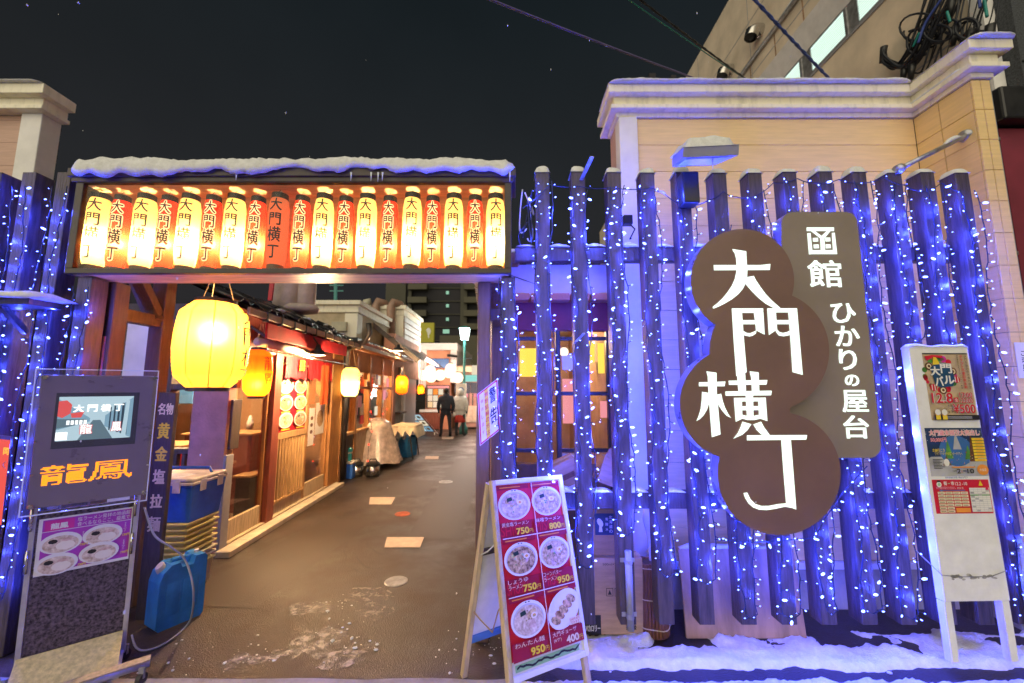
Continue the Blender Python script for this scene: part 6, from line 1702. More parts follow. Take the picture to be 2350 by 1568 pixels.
for k in range(3): q.fbox(sh, X(668) + k * .05, X(668) + k * .05 + .03, 1.86, 2.0, .075, .08, 'print_yellow')
q.make('gold_tassel', t)
# awning cassette and valance
za = 2.13; q = MB(); q.fbox(sh, .05, 2.25, za, za + .16, .33, .352, 'red_cloth'); q.make('awning_valance', t, bevel=.004)
q = MB(); q.face([sh.p(.05, 2.42, .05), sh.p(2.25, 2.42, .05), sh.p(2.25, za + .16, .34), sh.p(.05, za + .16, .34)], 'red_cloth'); q.make('awning_cloth', t)
q = MB(); q.tube([sh.p(.12, 2.10, .22), sh.p(1.2, 2.08, .24)], .045, 'cream_cloth', 12); q.make('awning_roll', t, smooth=True)
q = MB(); q.tube([sh.p(.06, 2.0, .36), sh.p(2.24, 2.0, .36)], .007, 'steel', 6); q.make('front_rod', t)
for x in (.08, 2.2):
    q = MB(); q.bar(sh.p(x, 2.35, .02), sh.p(x, 2.14, .34), .025, .025, 'black_metal'); q.make('awning_arm', t)
# eaves with tiles
ez, ed = 2.38, .36
q = MB(); q.face([sh.p(-.35, ez, ed), sh.p(2.7, ez, ed), sh.p(2.7, ez + .62, -1.0), sh.p(-.35, ez + .62, -1.0)], 'roof_brown'); q.face([sh.p(-.35, ez - .03, ed), sh.p(-.35, ez + .59, -1.0), sh.p(2.7, ez + .59, -1.0), sh.p(2.7, ez - .03, ed)], 'dark_wood'); q.make('roof', t)
for k in range(11):
    a = -.33 + k * .275; q = MB(); q.fbox(sh, a, a + .265, ez - .075, ez - .005, ed + .004, ed + .045, 'fascia_pale'); q.make('gutter_length', t, bevel=.008)
    q = MB(); q.fbox(sh, a + .26, a + .285, ez - .10, ez + .0, ed + .002, ed + .05, 'black_metal'); q.make('gutter_hook', t)
TL = None
for r_ in range(3):
    for k in range(15):
        c0 = sh.p(-.28 + k * .2 + (.1 if r_ % 2 else 0), ez + .035 + r_ * .105, ed - .05 - r_ * .23)
        if TL is None:
            q = MB(); dd = (sh.p(0, .62, -1.36) - sh.p(0, 0, 0)).normalized()
            pr = []
            for s_ in (0, .14, .26):
                base_ = c0 - Vector(c0) + c0 + dd * s_
                pr.append([base_ + sh.ex * (.095 * math.cos(th)) + Vector((0, 0, 1)) * (.055 * math.sin(th)) for th in [PI * j / 7 for j in range(8)]] + [base_ + sh.ex * (.07 * math.cos(th)) + Vector((0, 0, 1)) * (.035 * math.sin(th)) for th in [PI * j / 7 for j in range(7, -1, -1)]])
            q.loft(pr, 'tile_black'); TL = q.make('roof_tile', t, smooth=True); TC = c0
        else:
            o_ = inst(TL, t, BASE[t.name] + (c0 - TC), (random.uniform(-.02, .02), random.uniform(-.02, .02), 0))
for k in range(14):                                            # snow remnants on tiles
    q = MB(); q.blob(sh.p(.5 + k * .16, ez + .13 + .02 * (k % 3), ed - .16 - .05 * (k % 4)), (.05, .04, .02), 'snow', 7, 4, .3, k); q.make('snow_patch', t, smooth=True)
# street side of the ramen shop
fy = 4.10
t_ = t
def fb(name, x0, x1, z0, z1, m, y0=fy, y1=fy + .12, bev=.004):
    q = MB(); q.box(x0, x1, y0, y1, z0, z1, m); return q.make(name, t_, bevel=bev)
wx0, wx1 = at(398, 960, fy).x, at(474, 960, fy).x
wz1, wz0 = at(430, 906, fy).z, at(430, 1030, fy).z
fb('front_wall', -6.0, wx0 - .06, 0, 2.5, 'dark_wood'); fb('front_wall', wx0 - .06, wx1 + .06, wz1 + .05, 1.66, 'dark_wood'); fb('front_wall', wx0 - .06, -2.93, 2.1, 2.5, 'dark_wood')
fb('corner_post', wx1 + .02, wx1 + .11, 0, 2.4, 'red_wood', fy - .01); fb('front_pillar', wx1 + .11, -2.95, 0, 2.45, 'plaster_pink', fy + .003)
fb('base_wall', wx0 - .06, wx1 + .02, 0, .50, 'dark_wood'); fb('window_rail', wx0 - .06, wx1 + .02, wz0 - .05, wz0, 'dark_wood', fy - .01)
for k in range(6): fb('lattice_bar', wx0 - .05 + k * .085, wx0 - .05 + k * .085 + .035, .50, wz0 - .05, 'dark_wood', fy, fy + .05)
fb('white_panel', at(295, 800, fy).x, at(345, 800, fy).x, 0, at(320, 742, fy).z, 'trim_white', fy - .04, fy - .01)
q = MB(); q.box(wx0, wx1, fy + .05, fy + .055, wz0, wz1, 'glass'); q.make('window_pane', t)
for (u0, u1, v0, v1, m_) in ((234, 252, 795, 850, 'lit_box'), (162, 176, 795, 850, 'lit_box'), (403, 425, 793, 850, 'lit_box'), (352, 366, 790, 840, 'lit_box')):
    a, b = at(u0, v0, fy - .02), at(u1, v1, fy - .02); q = MB(); q.box(a.x, b.x, fy - .03, fy - .005, b.z, a.z, m_); o_ = q.make('lit_menu_panel', t)
    P = Print(Plane((a.x, fy - .03, b.z), (1, 0, 0), (0, 0, 1)), .001); P.rect(0, (a.z - b.z) * .45, b.x - a.x, (a.z - b.z) * .72, 'print_orange'); P.rect((b.x - a.x) * .1, (a.z - b.z) * .3, (b.x - a.x) * .9, (a.z - b.z) * .38, 'print_pink'); P.make('print', o_)
a, b = at(232, 772, 2.745), at(252, 850, 2.745)
q = MB(); q.box(-2.90, -2.825, 2.735, 2.749, b.z - .2, a.z, 'print_pink'); o_ = q.make('post_plate', gate)
P = Print(Plane((-2.90, 2.735, b.z - .2), (1, 0, 0), (0, 0, 1)), .001); P.col('営業中', .022, .22, .052, a.z - b.z + .12, 'paper_white', .02); P.make('lettering', o_)
# interior
q = MB()
q.box(-6, -3.0, 6.9, 7.0, 0, 2.5, 'interior_wall'); q.box(-6.1, -6.0, 4.2, 7, 0, 2.5, 'interior_wall'); q.box(-6, -2.99, 4.23, 6.9, 2.44, 2.5, 'interior_wall'); q.box(-6, -2.95, 4.23, 6.9, -.02, .012, 'interior_dark')
q.make('interior', t)
for (x, y, z0, z1, w2, m_) in ((-3.9, 5.6, 0, 1.0, .9, 'red_wood'), (-4.0, 4.8, 0, .95, .5, 'print_red'), (-3.5, 6.3, 0, .8, .3, 'orange_wood'), (-4.9, 6.0, 1.4, 1.9, .6, 'print_blue'), (-3.45, 4.75, .0, .72, .16, 'light_wood'), (-3.4, 5.4, .0, .5, .18, 'black_metal')):
    q = MB(); q.box(x - w2 / 2, x + w2 / 2, y - .2, y + .2, z0, z1, m_); q.box(x - w2 / 2 - .03, x + w2 / 2 + .03, y - .23, y + .23, z1, z1 + .03, 'light_wood'); q.make('counter' if z1 > .9 else 'stool', t, bevel=.01)
for k in range(10):
    q = MB(); x = -3.4 - random.random() * 1.0; y = 4.6 + random.random() * 1.6; q.lathe([(.04, 0), (.045, .1), (.03, .14), (.012, .2)], (x, y, 1.03), random.choice(['white_paint', 'print_red', 'print_yellow', 'jug_blue', 'steel']), 10); q.make('bottle', t, smooth=True)
q = MB(); q.box(-4.6, -3.3, 5.3, 5.42, 2.38, 2.42, 'fluor'); q.make('ceiling_tube', t)
# kerb
kb = thing('shop_kerb', sh.p(1.5, 0, .05), 'pale concrete threshold strip along the foot of the ramen shop', 'kerb')
for k in range(9):
    a = .03 + k * .325; q = MB(); q.fbox(sh, a, a + .32, 0, .055, .021, .165, 'kerb_pale'); q.make('kerb_stone', kb, bevel=.006)
# dish lamp over the door
def dish_lamp(label, c, r, power, arm=None, group='dish lamps over shop fronts'):
    t = thing('dish_lamp', c, label, 'lamp', group)
    q = MB(); q.lathe([(r, -.02), (r * .8, .03), (r * .35, .07), (r * .25, .12)], c, 'black_metal', 20, capb=False); q.make('shade', t, smooth=True)
    q = MB(); q.lathe([(r * .78, -.012), (r * .7, .0), (r * .4, .02)], c, 'lamp_warm', 18); q.make('lit_bulb', t)
    if arm: q = MB(); q.tube([Vector(c) + Vector((0, 0, .12)), Vector(c).lerp(Vector(arm), .5) + Vector((0, 0, .16)), arm], .01, 'black_metal', 7); q.make('arm', t, smooth=True)
    bulb(t, Vector(c) - Vector((0, 0, .06)), power, (1, .62, .30), .06)
    return t
c = at(729, 812, 5.1); dish_lamp('bright white dish lamp under the red awning of the ramen shop', c, .10, 330, c + Vector((-.25, 0, .25)))
c = at(914, 804, 9.2); dish_lamp('dish lamp above the round orange lantern on the second shop', c, .14, 200, c + Vector((-.25, 0, .3)))
bulb(bpy.data.objects['ramen_shop'], (-3.9, 5.2, 2.2), 340, (1, .64, .30), .2, 'room_light')

# black rain pipe between the shops
t = thing('rain_pipe', at(810, 790, 6.75), 'black rain pipe bending down from the eaves between first and second shop', 'downpipe')
pts = [at(u, v, Y) for u, v, Y in ((846, 742, 6.6), (848, 765, 6.6), (838, 785, 6.65), (800, 800, 6.9), (795, 815, 7.0), (793, 905, 7.05), (786, 1100, 7.05))]
q = MB(); q.tube(pts, .045, 'black_metal', 10); q.make('pipe', t, smooth=True)

# ================================================================== SECOND SHOP
S2 = Plane((-2.98, 6.95, 0), (-.035, 1, 0), (0, 0, 1))
t = thing('corner_bar', S2.p(2, 0, -1), 'timber framed bar with posters in lit windows, second shop on the left', 'shop')
def p2(name, x0, x1, y0, y1, d0, d1, m, par=None, bev=.004):
    q = MB(); q.fbox(S2, x0, x1, y0, y1, d0, d1, m); return q.make(name, par or t, bevel=bev)
xs2 = [0.05, .75, 1.55, 2.45, 3.3]
for k, x in enumerate(xs2): p2('post', x, x + .10, 0, 2.3, -.1, .02, 'orange_wood')
p2('lintel', .05, 3.4, 1.95, 2.35, -.08, .0, 'plaster_orange'); p2('transom', .151, 3.29, 1.62, 1.67, -.06, .01, 'orange_wood')
for a, b in zip(xs2, xs2[1:]): p2('base_panel', a + .101, b - .001, 0, .78, -.06, .0, 'pale_wood' if a > .5 else 'dark_wood'); p2('window_sill', a + .101, b - .001, .78, .83, -.07, .04, 'light_wood')
for a, b in zip(xs2, xs2[1:]):
    q = MB(); q.fbox(S2, a + .10, b, .83, 1.95, -.04, -.036, 'glass'); q.make('window_pane', t)
r2 = random.Random(31)
for i in range(22):
    a = r2.uniform(.2, 3.1); y = r2.uniform(.9, 1.85); w2, h2 = r2.uniform(.12, .3), r2.uniform(.12, .3)
    p2('poster', a, a + w2, y, y + h2, -.034 + .001 * i * .3, -.032 + .001 * i * .3, r2.choice(['print_pink', 'paper_white', 'print_red', 'print_cream', 'print_orange', 'print_blue', 'lit_box', 'vend_pink', 'lit_box', 'paper_white', 'print_green']), bev=0)
q = MB(); q.fbox(S2, 0, 3.5, 0, 2.4, -1.6, -1.5, 'interior_wall'); q.fbox(S2, 0, 3.5, 2.36, 2.4, -1.5, -.1, 'interior_wall'); q.fbox(S2, -.05, .0, 0, 2.4, -1.6, 0, 'plaster_orange'); q.make('interior', t)
bulb(t, S2.p(1.2, 2.0, -.7), 200, (1, .62, .28), .2, 'room_light'); bulb(t, S2.p(2.6, 2.0, -.7), 200, (1, .56, .28), .2, 'room_light')
q = MB(); q.face([S2.p(-.2, 2.38, .42), S2.p(3.9, 2.38, .42), S2.p(3.9, 2.9, -.9), S2.p(-.2, 2.9, -.9)], 'roof_brown'); q.fbox(S2, -.2, 3.9, 2.31, 2.375, .40, .43, 'fascia_pale'); q.face([S2.p(-.2, 2.33, .40), S2.p(-.2, 2.4, -.1), S2.p(3.9, 2.4, -.1), S2.p(3.9, 2.33, .40)], 'orange_wood'); q.make('roof', t)
for k in range(18):
    q = MB(); q.fbox(S2, -.18 + k * .225, .025 + k * .225, 2.38, 2.43, .33, .44, 'terracotta' if k < 12 else 'tile_black'); q.make('roof_tile', t, bevel=.012)
    q = MB(); q.fbox(S2, -.1 + k * .225, .1 + k * .225, 2.45, 2.51, .12, .30, 'tile_black'); q.make('roof_tile', t, bevel=.012)
# red fairy lights climbing at the bar corner and the third post
for nm, us_, Y in (('red fairy lights climbing the first post of the bar', [(863, 906), (866, 990), (862, 962), (858, 1020), (856, 1058), (863, 945)], 7.3), ('red fairy lights on the far post of the bar beside the draped table', [(892, 985), (893, 963), (886, 968), (891, 950), (900, 939), (899, 984), (887, 984)], 9.3)):
    P0 = at(*us_[0], Y); t3 = thing('fairy_lights', P0, nm, 'light string', 'red fairy lights on the bar')
    ordd = sorted(us_, key=lambda p: p[1]); q = MB(); q.tube([at(u - 12, v, Y) for u, v in ordd], .004, 'cord_black', 5); q.make('cord', t3)
    for u, v in us_: q = MB(); q.blob(at(u - 12, v, Y), .014, 'led_red', 7, 5, 0); q.make('lamp_bulb', t3)
# third block: grey frontage further down
S3 = Plane((-3.12, 10.55, 0), (-.03, 1, 0), (0, 0, 1))
t = thing('grey_shop', S3.p(1.5, 0, -1), 'grey fronted shop with sloping roof end, third on the left', 'shop')
for nm, a in (('wall', (0, .25, 0, 3.1, -.3, 0, 'plaster_pink')), ('wall', (.25, 3.2, 1.95, 3.1, -.3, -.002, 'plaster_pink')), ('door', (.3, 1.1, 0.05, 1.95, -.12, -.06, 'foundation')), ('door_post', (1.1, 1.3, 0, 1.95, -.1, .02, 'trim_white')), ('shutter', (1.32, 3.1, .05, 1.95, -.1, -.05, 'plastic_grey')), ('shelf', (.3, 1.0, .95, 1.0, -.05, .14, 'dark_wood'))):
    q = MB(); q.fbox(S3, *a); q.make(nm, t, bevel=.005)
q = MB(); q.bar(S3.p(-.2, 3.35, -.6), S3.p(-.1, 2.35, .65), .10, .12, 'roof_brown'); q.bar(S3.p(.1, 3.35, -.6), S3.p(.1, 2.4, .62), .10, .08, 'trim_cream'); q.make('verge_board', t)
q = MB(); q.face([S3.p(-.2, 3.42, -.7), S3.p(-.2, 2.40, .68), S3.p(5, 2.40, .68), S3.p(5, 3.42, -.7)], 'tile_black'); q.make('roof', t)
q = MB(); q.fbox(S3, .5, .7, 2.0, 2.22, .0, .06, 'black_metal'); q.make('vent_grille', t)

# ================================================================== ROOFTOPS over the left row
Y = 9.2
x0, x1 = at(700, 700, Y).x, at(831, 700, Y).x; zt = at(760, 691, Y).z
t = thing('cream_parapet_house', ((x0 + x1) / 2, Y, 0), 'beige upper storey with stepped cream cornice behind the ramen shop roof', 'building')
q = MB(); q.box(x0 + .2, x1 - .1, Y, Y + 2.4, 2.0, zt - .1, 'plaster_beige'); q.box(x0 - .8, x0 + .2, Y + .4, Y + 2.4, 2.0, zt - .1, 'plaster_beige'); q.make('wall', t)
q = MB(); q.box(x1 - .38, x1 - .09, Y - .02, Y + .3, 2.0, zt - .3, 'trim_cream'); q.make('corner_pier', t)
for z0, z1, pr in ((zt - .28, zt - .22, .04), (zt - .22, zt - .1, .02), (zt - .1, zt, .1)):
    q = MB(); q.box(x0 + .2 - pr, x1 - .1 + pr, Y - pr, Y + 2.4, z0, z1, 'trim_cream'); q.make('cornice', t, bevel=.01)
a = at(782, 752, Y); q = MB(); q.box(a.x - .17, a.x + .17, Y - .12, Y - .002, a.z - .1, a.z + .12, 'pipe_cream'); q.make('vent_box', t, bevel=.01)
Y = 12.0
x0, x1 = at(828, 710, Y).x, at(926, 710, Y).x; zt = at(880, 702, Y).z; xr = at(944, 750, Y + 1.2).x
t = thing('brown_upper_house', ((x0 + x1) / 2, Y, 0), 'brown upper storey with a louvred white side and two brown flue pipes', 'building')
q = MB(); q.box(x0, x1, Y, Y + 2.2, 2.0, zt - .1, 'plaster_orange'); q.make('wall', t)
for z0, z1, pr in ((zt - .30, zt - .12, .03), (zt - .12, zt, .1)): q = MB(); q.box(x0, x1 + pr, Y - pr, Y + 2.2 + pr, z0, z1, 'trim_cream'); q.make('cornice', t, bevel=.01)
q = MB(); q.box(x1 - .26, x1 + .01, Y - .015, Y + .02, 2, zt - .3, 'trim_cream'); q.make('corner_pier', t)
for k in range(9): q = MB(); z = 2.2 + k * (zt - 2.5) / 9; q.box(x1 + .011, x1 + .05, Y + .06, Y + 2.2, z, z + (zt - 2.5) / 9 * .86, 'trim_white'); q.make('louvre_board', t, bevel=.01)
for u, b, m_, up_ in ((862, 793, 'pipe_brown', 693), (897, 793, 'pipe_brown', 695)):
    A, B = at(u, b, Y - .2), at(u, up_, Y - .2); C = at(u + 22, up_ + 8, Y + .2)
    q = MB(); q.tube([A, A.lerp(B, .9), B + Vector((.05, .05, .02)), B + Vector((.22, .2, -.02)), C], .125, m_, 12); q.make('flue_pipe', t, smooth=True)
q = MB(); q.tube([at(u, v, Y - .3) for u, v in ((810, 768), (825, 762), (834, 752), (837, 735), (837, 706), (840, 694), (850, 693))], .11, 'pipe_cream', 12); q.make('flue_pipe', t, smooth=True)
# wide duct hoods
t = thing('roof_duct', at(675, 680, 5.6), 'pale rounded twin duct hood on the ramen shop roof', 'duct')
for u, w2, dy in ((655, .17, 0), (693, .19, .15)):
    c = at(u, 680, 5.5 + dy); q = MB(); q.lathe([(w2 * .35, -.26), (w2 * .8, -.22), (w2, -.08), (w2, .3), (w2 * .9, .9)], c, 'duct', 18, sx=1.0, sy=.8); q.make('hood', t, smooth=True)
q = MB(); c = at(675, 700, 5.6); q.lathe([(.34, -.05), (.36, 0), (.32, .05)], c - Vector((0, 0, .06)), 'duct', 20, sx=1, sy=.6); q.make('rim', t, smooth=True)
q = MB(); a, b = at(627, 650, 5.2), at(620, 690, 5.2); q.bar(a + Vector((0, 0, .3)), b, .05, .03, 'print_red'); q.make('red_strap', t)
q = MB(); q.tube([at(770, 745, 16), at(770, 600, 16)], .07, 'pole_teal', 8); ant = q
t = thing('aerial_mast', at(770, 745, 16), 'grey green aerial mast against the dark sky beyond the roofs', 'mast'); ant.make('mast', t)
for v in (655, 668): q = MB(); a, b = at(757, v, 16), at(788, v, 16); q.bar(a, b, .05, .04, 'pole_teal'); q.make('cross_arm', t)
q = MB(); q.tube([at(770, 700, 16), at(830, 706, 15), at(900, 716, 14)], .02, 'cord_black', 5); q.make('guy_wire', t)

# ================================================================== FAR END OF THE ALLEY
Y = 16.6
x0, x1 = at(961, 880, Y).x, at(1047, 880, Y).x; zt = at(1000, 788, Y).z
t = thing('salmon_house', ((x0 + x1) / 2, Y, 0), 'salmon plastered house with white parapet closing the far end of the alley', 'building')
q = MB(); q.box(x0 + .3, x1 - .25, Y, Y + 6, 0, zt - .3, 'salmon_wall'); q.make('wall', t)
q = MB(); q.box(x0, x0 + .3, Y - .06, Y + 6, 1.7, zt - .3, 'trim_white'); q.make('corner_pier', t); q = MB(); q.box(x1 - .25, x1, Y - .06, Y + 6, 1.9, zt - .3, 'trim_white'); q.make('corner_pier', t)
q = MB(); q.box(x0 - .05, x1 + .05, Y - .1, Y + 6, zt - .3, zt, 'trim_white'); q.make('parapet', t, bevel=.03)
z1600 = zoom(1600, 1200, 2.8)
def wr(name, a, b, m, d=.04, par=None, dd=0):
    p, q_ = at(*z1600(*a), Y - dd), at(*z1600(*b), Y - dd); q = MB(); q.box(p.x, q_.x, Y - dd - d, Y - dd - .002, q_.z, p.z, m); return q.make(name, par or t, bevel=.008)
wr('blue_signboard', (240, 563), (430, 665), 'print_blue', .06); wr('menu_frame', (185, 852), (438, 1105), 'dark_wood', .05)
for i in range(4):
    for j in range(3): wr('menu_card', (200 + i * 58, 895 + j * 70), (250 + i * 58, 958 + j * 70), ['lit_box', 'print_cream', 'print_orange', 'paper_white', 'lit_box'][(i * 2 + j * 3) % 5], .012, dd=.05)
wr('menu_header', (195, 862), (430, 888), 'print_pink', .012, dd=.05); wr('counter_shelf', (122, 1118), (330, 1146), 'trim_white', .25); wr('red_panel', (122, 1150), (330, 1330), 'red_wood', .2); wr('wall_lamp', (280, 768), (330, 815), 'black_metal', .12)
a = at(*z1600(480, 535), Y); q = MB(); q.bar((a.x - .2, Y - .3, a.z), (a.x + .15, Y - .02, a.z - .03), .12, .1, 'black_metal'); q.make('camera', t)
bulb(t, (x0 + 1.0, Y - 2.2, 2.6), 260, (1, .62, .42), .3, 'alley_light')
# noren front to the right
t2 = t; t = thing('curtained_eatery', (-1.3, 17.2, 0), 'eatery with dark curtain and pale doors beside the salmon house', 'shop')
Y2 = 17.0
def wr2(name, a, b, m, d=.04, dd=0, bev=.008):
    p, q_ = at(*z1600(*a), Y2 - dd), at(*z1600(*b), Y2 - dd); q = MB(); q.box(p.x, q_.x, Y2 - dd - d, Y2 - dd - .002, q_.z, p.z, m); return q.make(name, t, bevel=bev)
wr2('wall', (525, 640), (900, 1310), 'plaster_pink', .2); wr2('fascia', (480, 655), (900, 712), 'cream_cloth', .5); 
for k in range(3): wr2('curtain_panel', (492 + k * 88, 825), (576 + k * 88, 942), 'jacket_navy', .03, .25)
for k in range(3): wr2('lattice', (600 + k * 42, 945), (612 + k * 42, 1075), 'dark_wood', .04, .21)
wr2('lit_sign', (575, 745), (760, 815), 'lit_box_teal', .12, .3); wr2('lit_sign', (685, 640), (752, 740), 'lit_box', .2, .6)
for k in range(2): wr2('door', (600 + k * 90, 1080), (685 + k * 90, 1260), 'pale_stone', .05, .21)
for x in (605, 705): wr2('red_lantern', (x, 945), (x + 35, 985), 'vend_pink', .1, .4)
bulb(t, at(1085, 900, 15.2), 160, (1, .68, .55), .3, 'alley_light')
Y3 = 26.0
t = thing('grey_gable', (0, Y3, 0), 'dim grey metal clad building with a gable behind the street lamp', 'building')
a, b = at(*z1600(330, 310), Y3), at(*z1600(900, 640), Y3); q = MB(); q.box(a.x, b.x, Y3, Y3 + 8, 0, a.z, 'tower_band'); q.make('wall', t)
fr_ = Plane((0, Y3 - 4, 0), (1, 0, 0), (0, 0, 1)); pp = [at(*z1600(x, y), Y3 - 4) for x, y in ((520, 480), (585, 480), (680, 640), (520, 640))]; q = MB(); q.prism(fr_, [(p.x, p.z) for p in pp], -2, 0, 'pipe_cream'); q.make('gable', t)
# paper globes
gl = [(155, 745), (225, 695), (236, 765), (335, 743), (450, 675), (436, 718), (525, 772)]
gn = ['leftmost white globe lantern at the far end of the alley', 'higher white globe lantern, second from the left', 'lower white globe lantern, second from the left', 'white globe lantern under the blue signboard, right of the twin pair', 'upper white globe lantern of the pair left of the lamp pole', 'lower white globe lantern of the pair left of the lamp pole', 'rightmost white globe lantern, touching the lamp pole']
for (x, y), n_ in zip(gl, gn):
    c = at(*z1600(x, y), 14.6); t = thing('globe_lantern', c, n_, 'lantern', 'white globe lanterns strung over the alley end')
    q = MB(); q.lathe([(.205 * math.sin(PI * k / 10), -.205 * math.cos(PI * k / 10)) for k in range(1, 10)], c, 'globe_pink', 16); q.make('paper_globe', t, smooth=True)
    q = MB(); q.lathe([(.07, .19), (.07, .22)], c, 'ring_dark', 12); q.tube([c + Vector((0, 0, .2)), c + Vector((0, 0, .5))], .006, 'cord_black', 5); q.make('cap', t)
t = thing('lantern_wire', at(1000, 830, 14.6), 'wire from which the white globe lanterns hang', 'wire')
a, b = at(940, 838, 14.6), at(1085, 842, 14.6); q = MB(); q.tube([a + Vector((0, 0, .3)), a.lerp(b, .5) + Vector((0, 0, .25)), b + Vector((0, 0, .3))], .008, 'cord_black', 5); q.make('cable', t)
# street lamp
c = at(1063, 997, 14.9); c.z = 0; zt = at(1058, 780, 14.9).z; tx = at(1059, 780, 14.9).x
t = thing('street_lamp', c, 'teal street lamp post with a bright square lantern at the end of the alley', 'street lamp')
q = MB(); q.lathe([(.16, 0), (.16, .2), (.09, .35), (.075, .9), (.055, 1.0), (.05, zt - .05), (.075, zt)], (c.x, c.y, 0), 'pole_teal', 14); q.make('post', t, smooth=True)
q = MB(); fq = [(-.17, -.17), (.17, -.17), (.17, .17), (-.17, .17)]
q.loft([[(c.x + x * .72, c.y + y * .72, zt) for x, y in fq], [(c.x + x * 1.05, c.y + y * 1.05, zt + .42) for x, y in fq]], 'lamp_white'); q.make('lit_lantern', t)
q = MB(); q.loft([[(c.x + x * 1.25, c.y + y * 1.25, zt + .425) for x, y in fq], [(c.x + x * .4, c.y + y * .4, zt + .52) for x, y in fq]], 'pole_teal'); q.make('lantern_roof', t)
bulb(t, (c.x, c.y - .3, zt + .2), 160, (.85, 1, .95), .15)
q = MB(); a = at(*z1600(562, 935), 14.75); q.box(a.x - .19, a.x + .2, 14.70, 14.73, a.z - .33, a.z + .33, 'paper_white'); o_ = q.make('pole_sign', t, bevel=.01)
P = Print(Plane((a.x - .19, 14.70, a.z - .33), (1, 0, 0), (0, 0, 1)), .004); P.disc(.2, .42, .11, .11, 'print_blue', 14); P.disc(.2, .42, .07, .07, 'paper_white', 12); P.make('print', o_)
# tower block
Y = 62.0
X0, X1 = at(884, 700, Y).x, at(1135, 700, Y).x
t = thing('tower_block', ((X0 + X1) / 2, Y, 0), 'dark high rise with stacked balconies beyond the end of the alley', 'building')
zt = 24.0
q = MB(); q.box(X0, X1, Y + .6, Y + 14, 0, zt, 'tower_dark'); q.make('core', t)
q = MB(); q.box(X0, at(930, 700, Y).x, Y, Y + 8, 0, zt, 'tower_wall'); q.make('end_wall', t)
q = MB(); q.box(at(937, 700, Y).x, at(944, 700, Y).x, Y - .2, Y + 1, 0, zt, 'tower_wall'); q.make('pier', t)
q = MB(); q.box(at(1057, 700, Y).x, at(1072, 700, Y).x, Y - .2, Y + 1, 0, zt, 'tower_wall'); q.make('pier', t)
for k in range(-3, 5):
    z = at(960, 660 + k * 30.2, Y).z
    q = MB(); q.box(at(938, 700, Y).x, at(981, 700, Y).x, Y - .9, Y + .6, z - .5, z + .42, 'tower_band'); q.make('balcony', t)
    q = MB(); q.box(at(1066, 700, Y).x, at(1112, 700, Y).x, Y - .9, Y + .6, z - .5, z + .42, 'tower_band'); q.make('balcony', t)
    q = MB(); q.box(at(981, 700, Y).x, at(1057, 700, Y).x, Y + .4, Y + .6, z - .06, z + .06, 'tower_wall'); q.make('walkway', t)
for v in (672, 702, 733): c = at(1027, v, Y + .4); q = MB(); q.box(c.x - .22, c.x + .22, Y + .3, Y + .42, c.z - .25, c.z + .25, 'tower_light'); q.make('corridor_light', t)
c = at(1024, 761, 40); q = MB(); q.box(c.x - .32, c.x + .32, 39.9, 40, c.z - .2, c.z + .2, 'tower_light'); q.make('corridor_light', t)
a, b = at(943, 741, 34), at(995, 786, 34)
t = thing('yellow_billboard', ((a.x + b.x) / 2, 34, 0), 'yellow billboard with a small pale sea horse figure above the far roofs', 'billboard')
q = MB(); q.box(a.x, b.x, 34, 34.4, b.z, a.z, 'billboard'); o_ = q.make('panel', t)
P = Print(Plane((a.x, 34, b.z), (1, 0, 0), (0, 0, 1)), .03); w_, h_ = b.x - a.x, a.z - b.z
P.poly([(w_ * x, h_ * y) for x, y in ((.66, .62), (.74, .74), (.82, .72), (.88, .6), (.86, .45), (.80, .36), (.82, .25), (.77, .2), (.75, .32), (.72, .5))], 'paper_white'); P.disc(.3 * w_, .42 * h_, .2 * w_, .08 * h_, 'print_orange', 12); P.make('print', o_)
for x in (a.x + .3, b.x - .3): q = MB(); q.box(x - .1, x + .1, 34.1, 34.3, 0, b.z, 'tower_dark'); q.make('support', t)

# ================================================================== RIGHT ROW behind the fence
RY = 3.62
RX0, RX1 = -.02, .90
t = thing('bar_front', (.45, RY, 0), 'dark framed bar front with lit glazed doors behind the fence, right of the gate', 'shop')
def rb(name, x0, x1, z0, z1, m, y0=RY, y1=RY + .1, bev=.004, par=None):
    q = MB(); q.box(x0, x1, y0, y1, z0, z1, m); return q.make(name, par or t, bevel=bev)
rb('fascia', RX0, RX1, 2.47, 2.76, 'trim_white', RY - .02); rb('awning_band', RX0, RX1, 2.14, 2.40, 'maroon', RY - .01)
for k in range(5): rb('awning_tile', RX0 + .01 + k * .18, RX0 + .18 + k * .18, 2.40, 2.465, 'salmon_wall', RY - .12, RY, .01)
rb('base_wall', RX0, .42, 0, .95, 'interior_dark')
frs = [(.0, .04), (.30, .36), (.40, .44), (.62, .68), (.86, .90)]
for a, b in frs: rb('frame_post', a, b, .0 if a >= .4 else .95, 2.14, 'black_metal', RY - .015, RY + .05)
for z in (1.05, 1.55, 2.05):
    for (a, b) in ((.04, .30), (.44, .62), (.68, .86)): rb('glazing_bar', a, b, z, z + .035, 'black_metal', RY, RY + .03)
for (a, b) in ((.04, .30), (.44, .62), (.68, .86)):
    rb('glass_pane', a, b, .96, 2.14, 'glass', RY + .012, RY + .016, 0)
rb('lower_door_panel', .44, .62, .05, .95, 'interior_dark', RY, RY + .03); rb('lower_door_panel', .68, .86, .05, .95, 'interior_dark', RY, RY + .03)
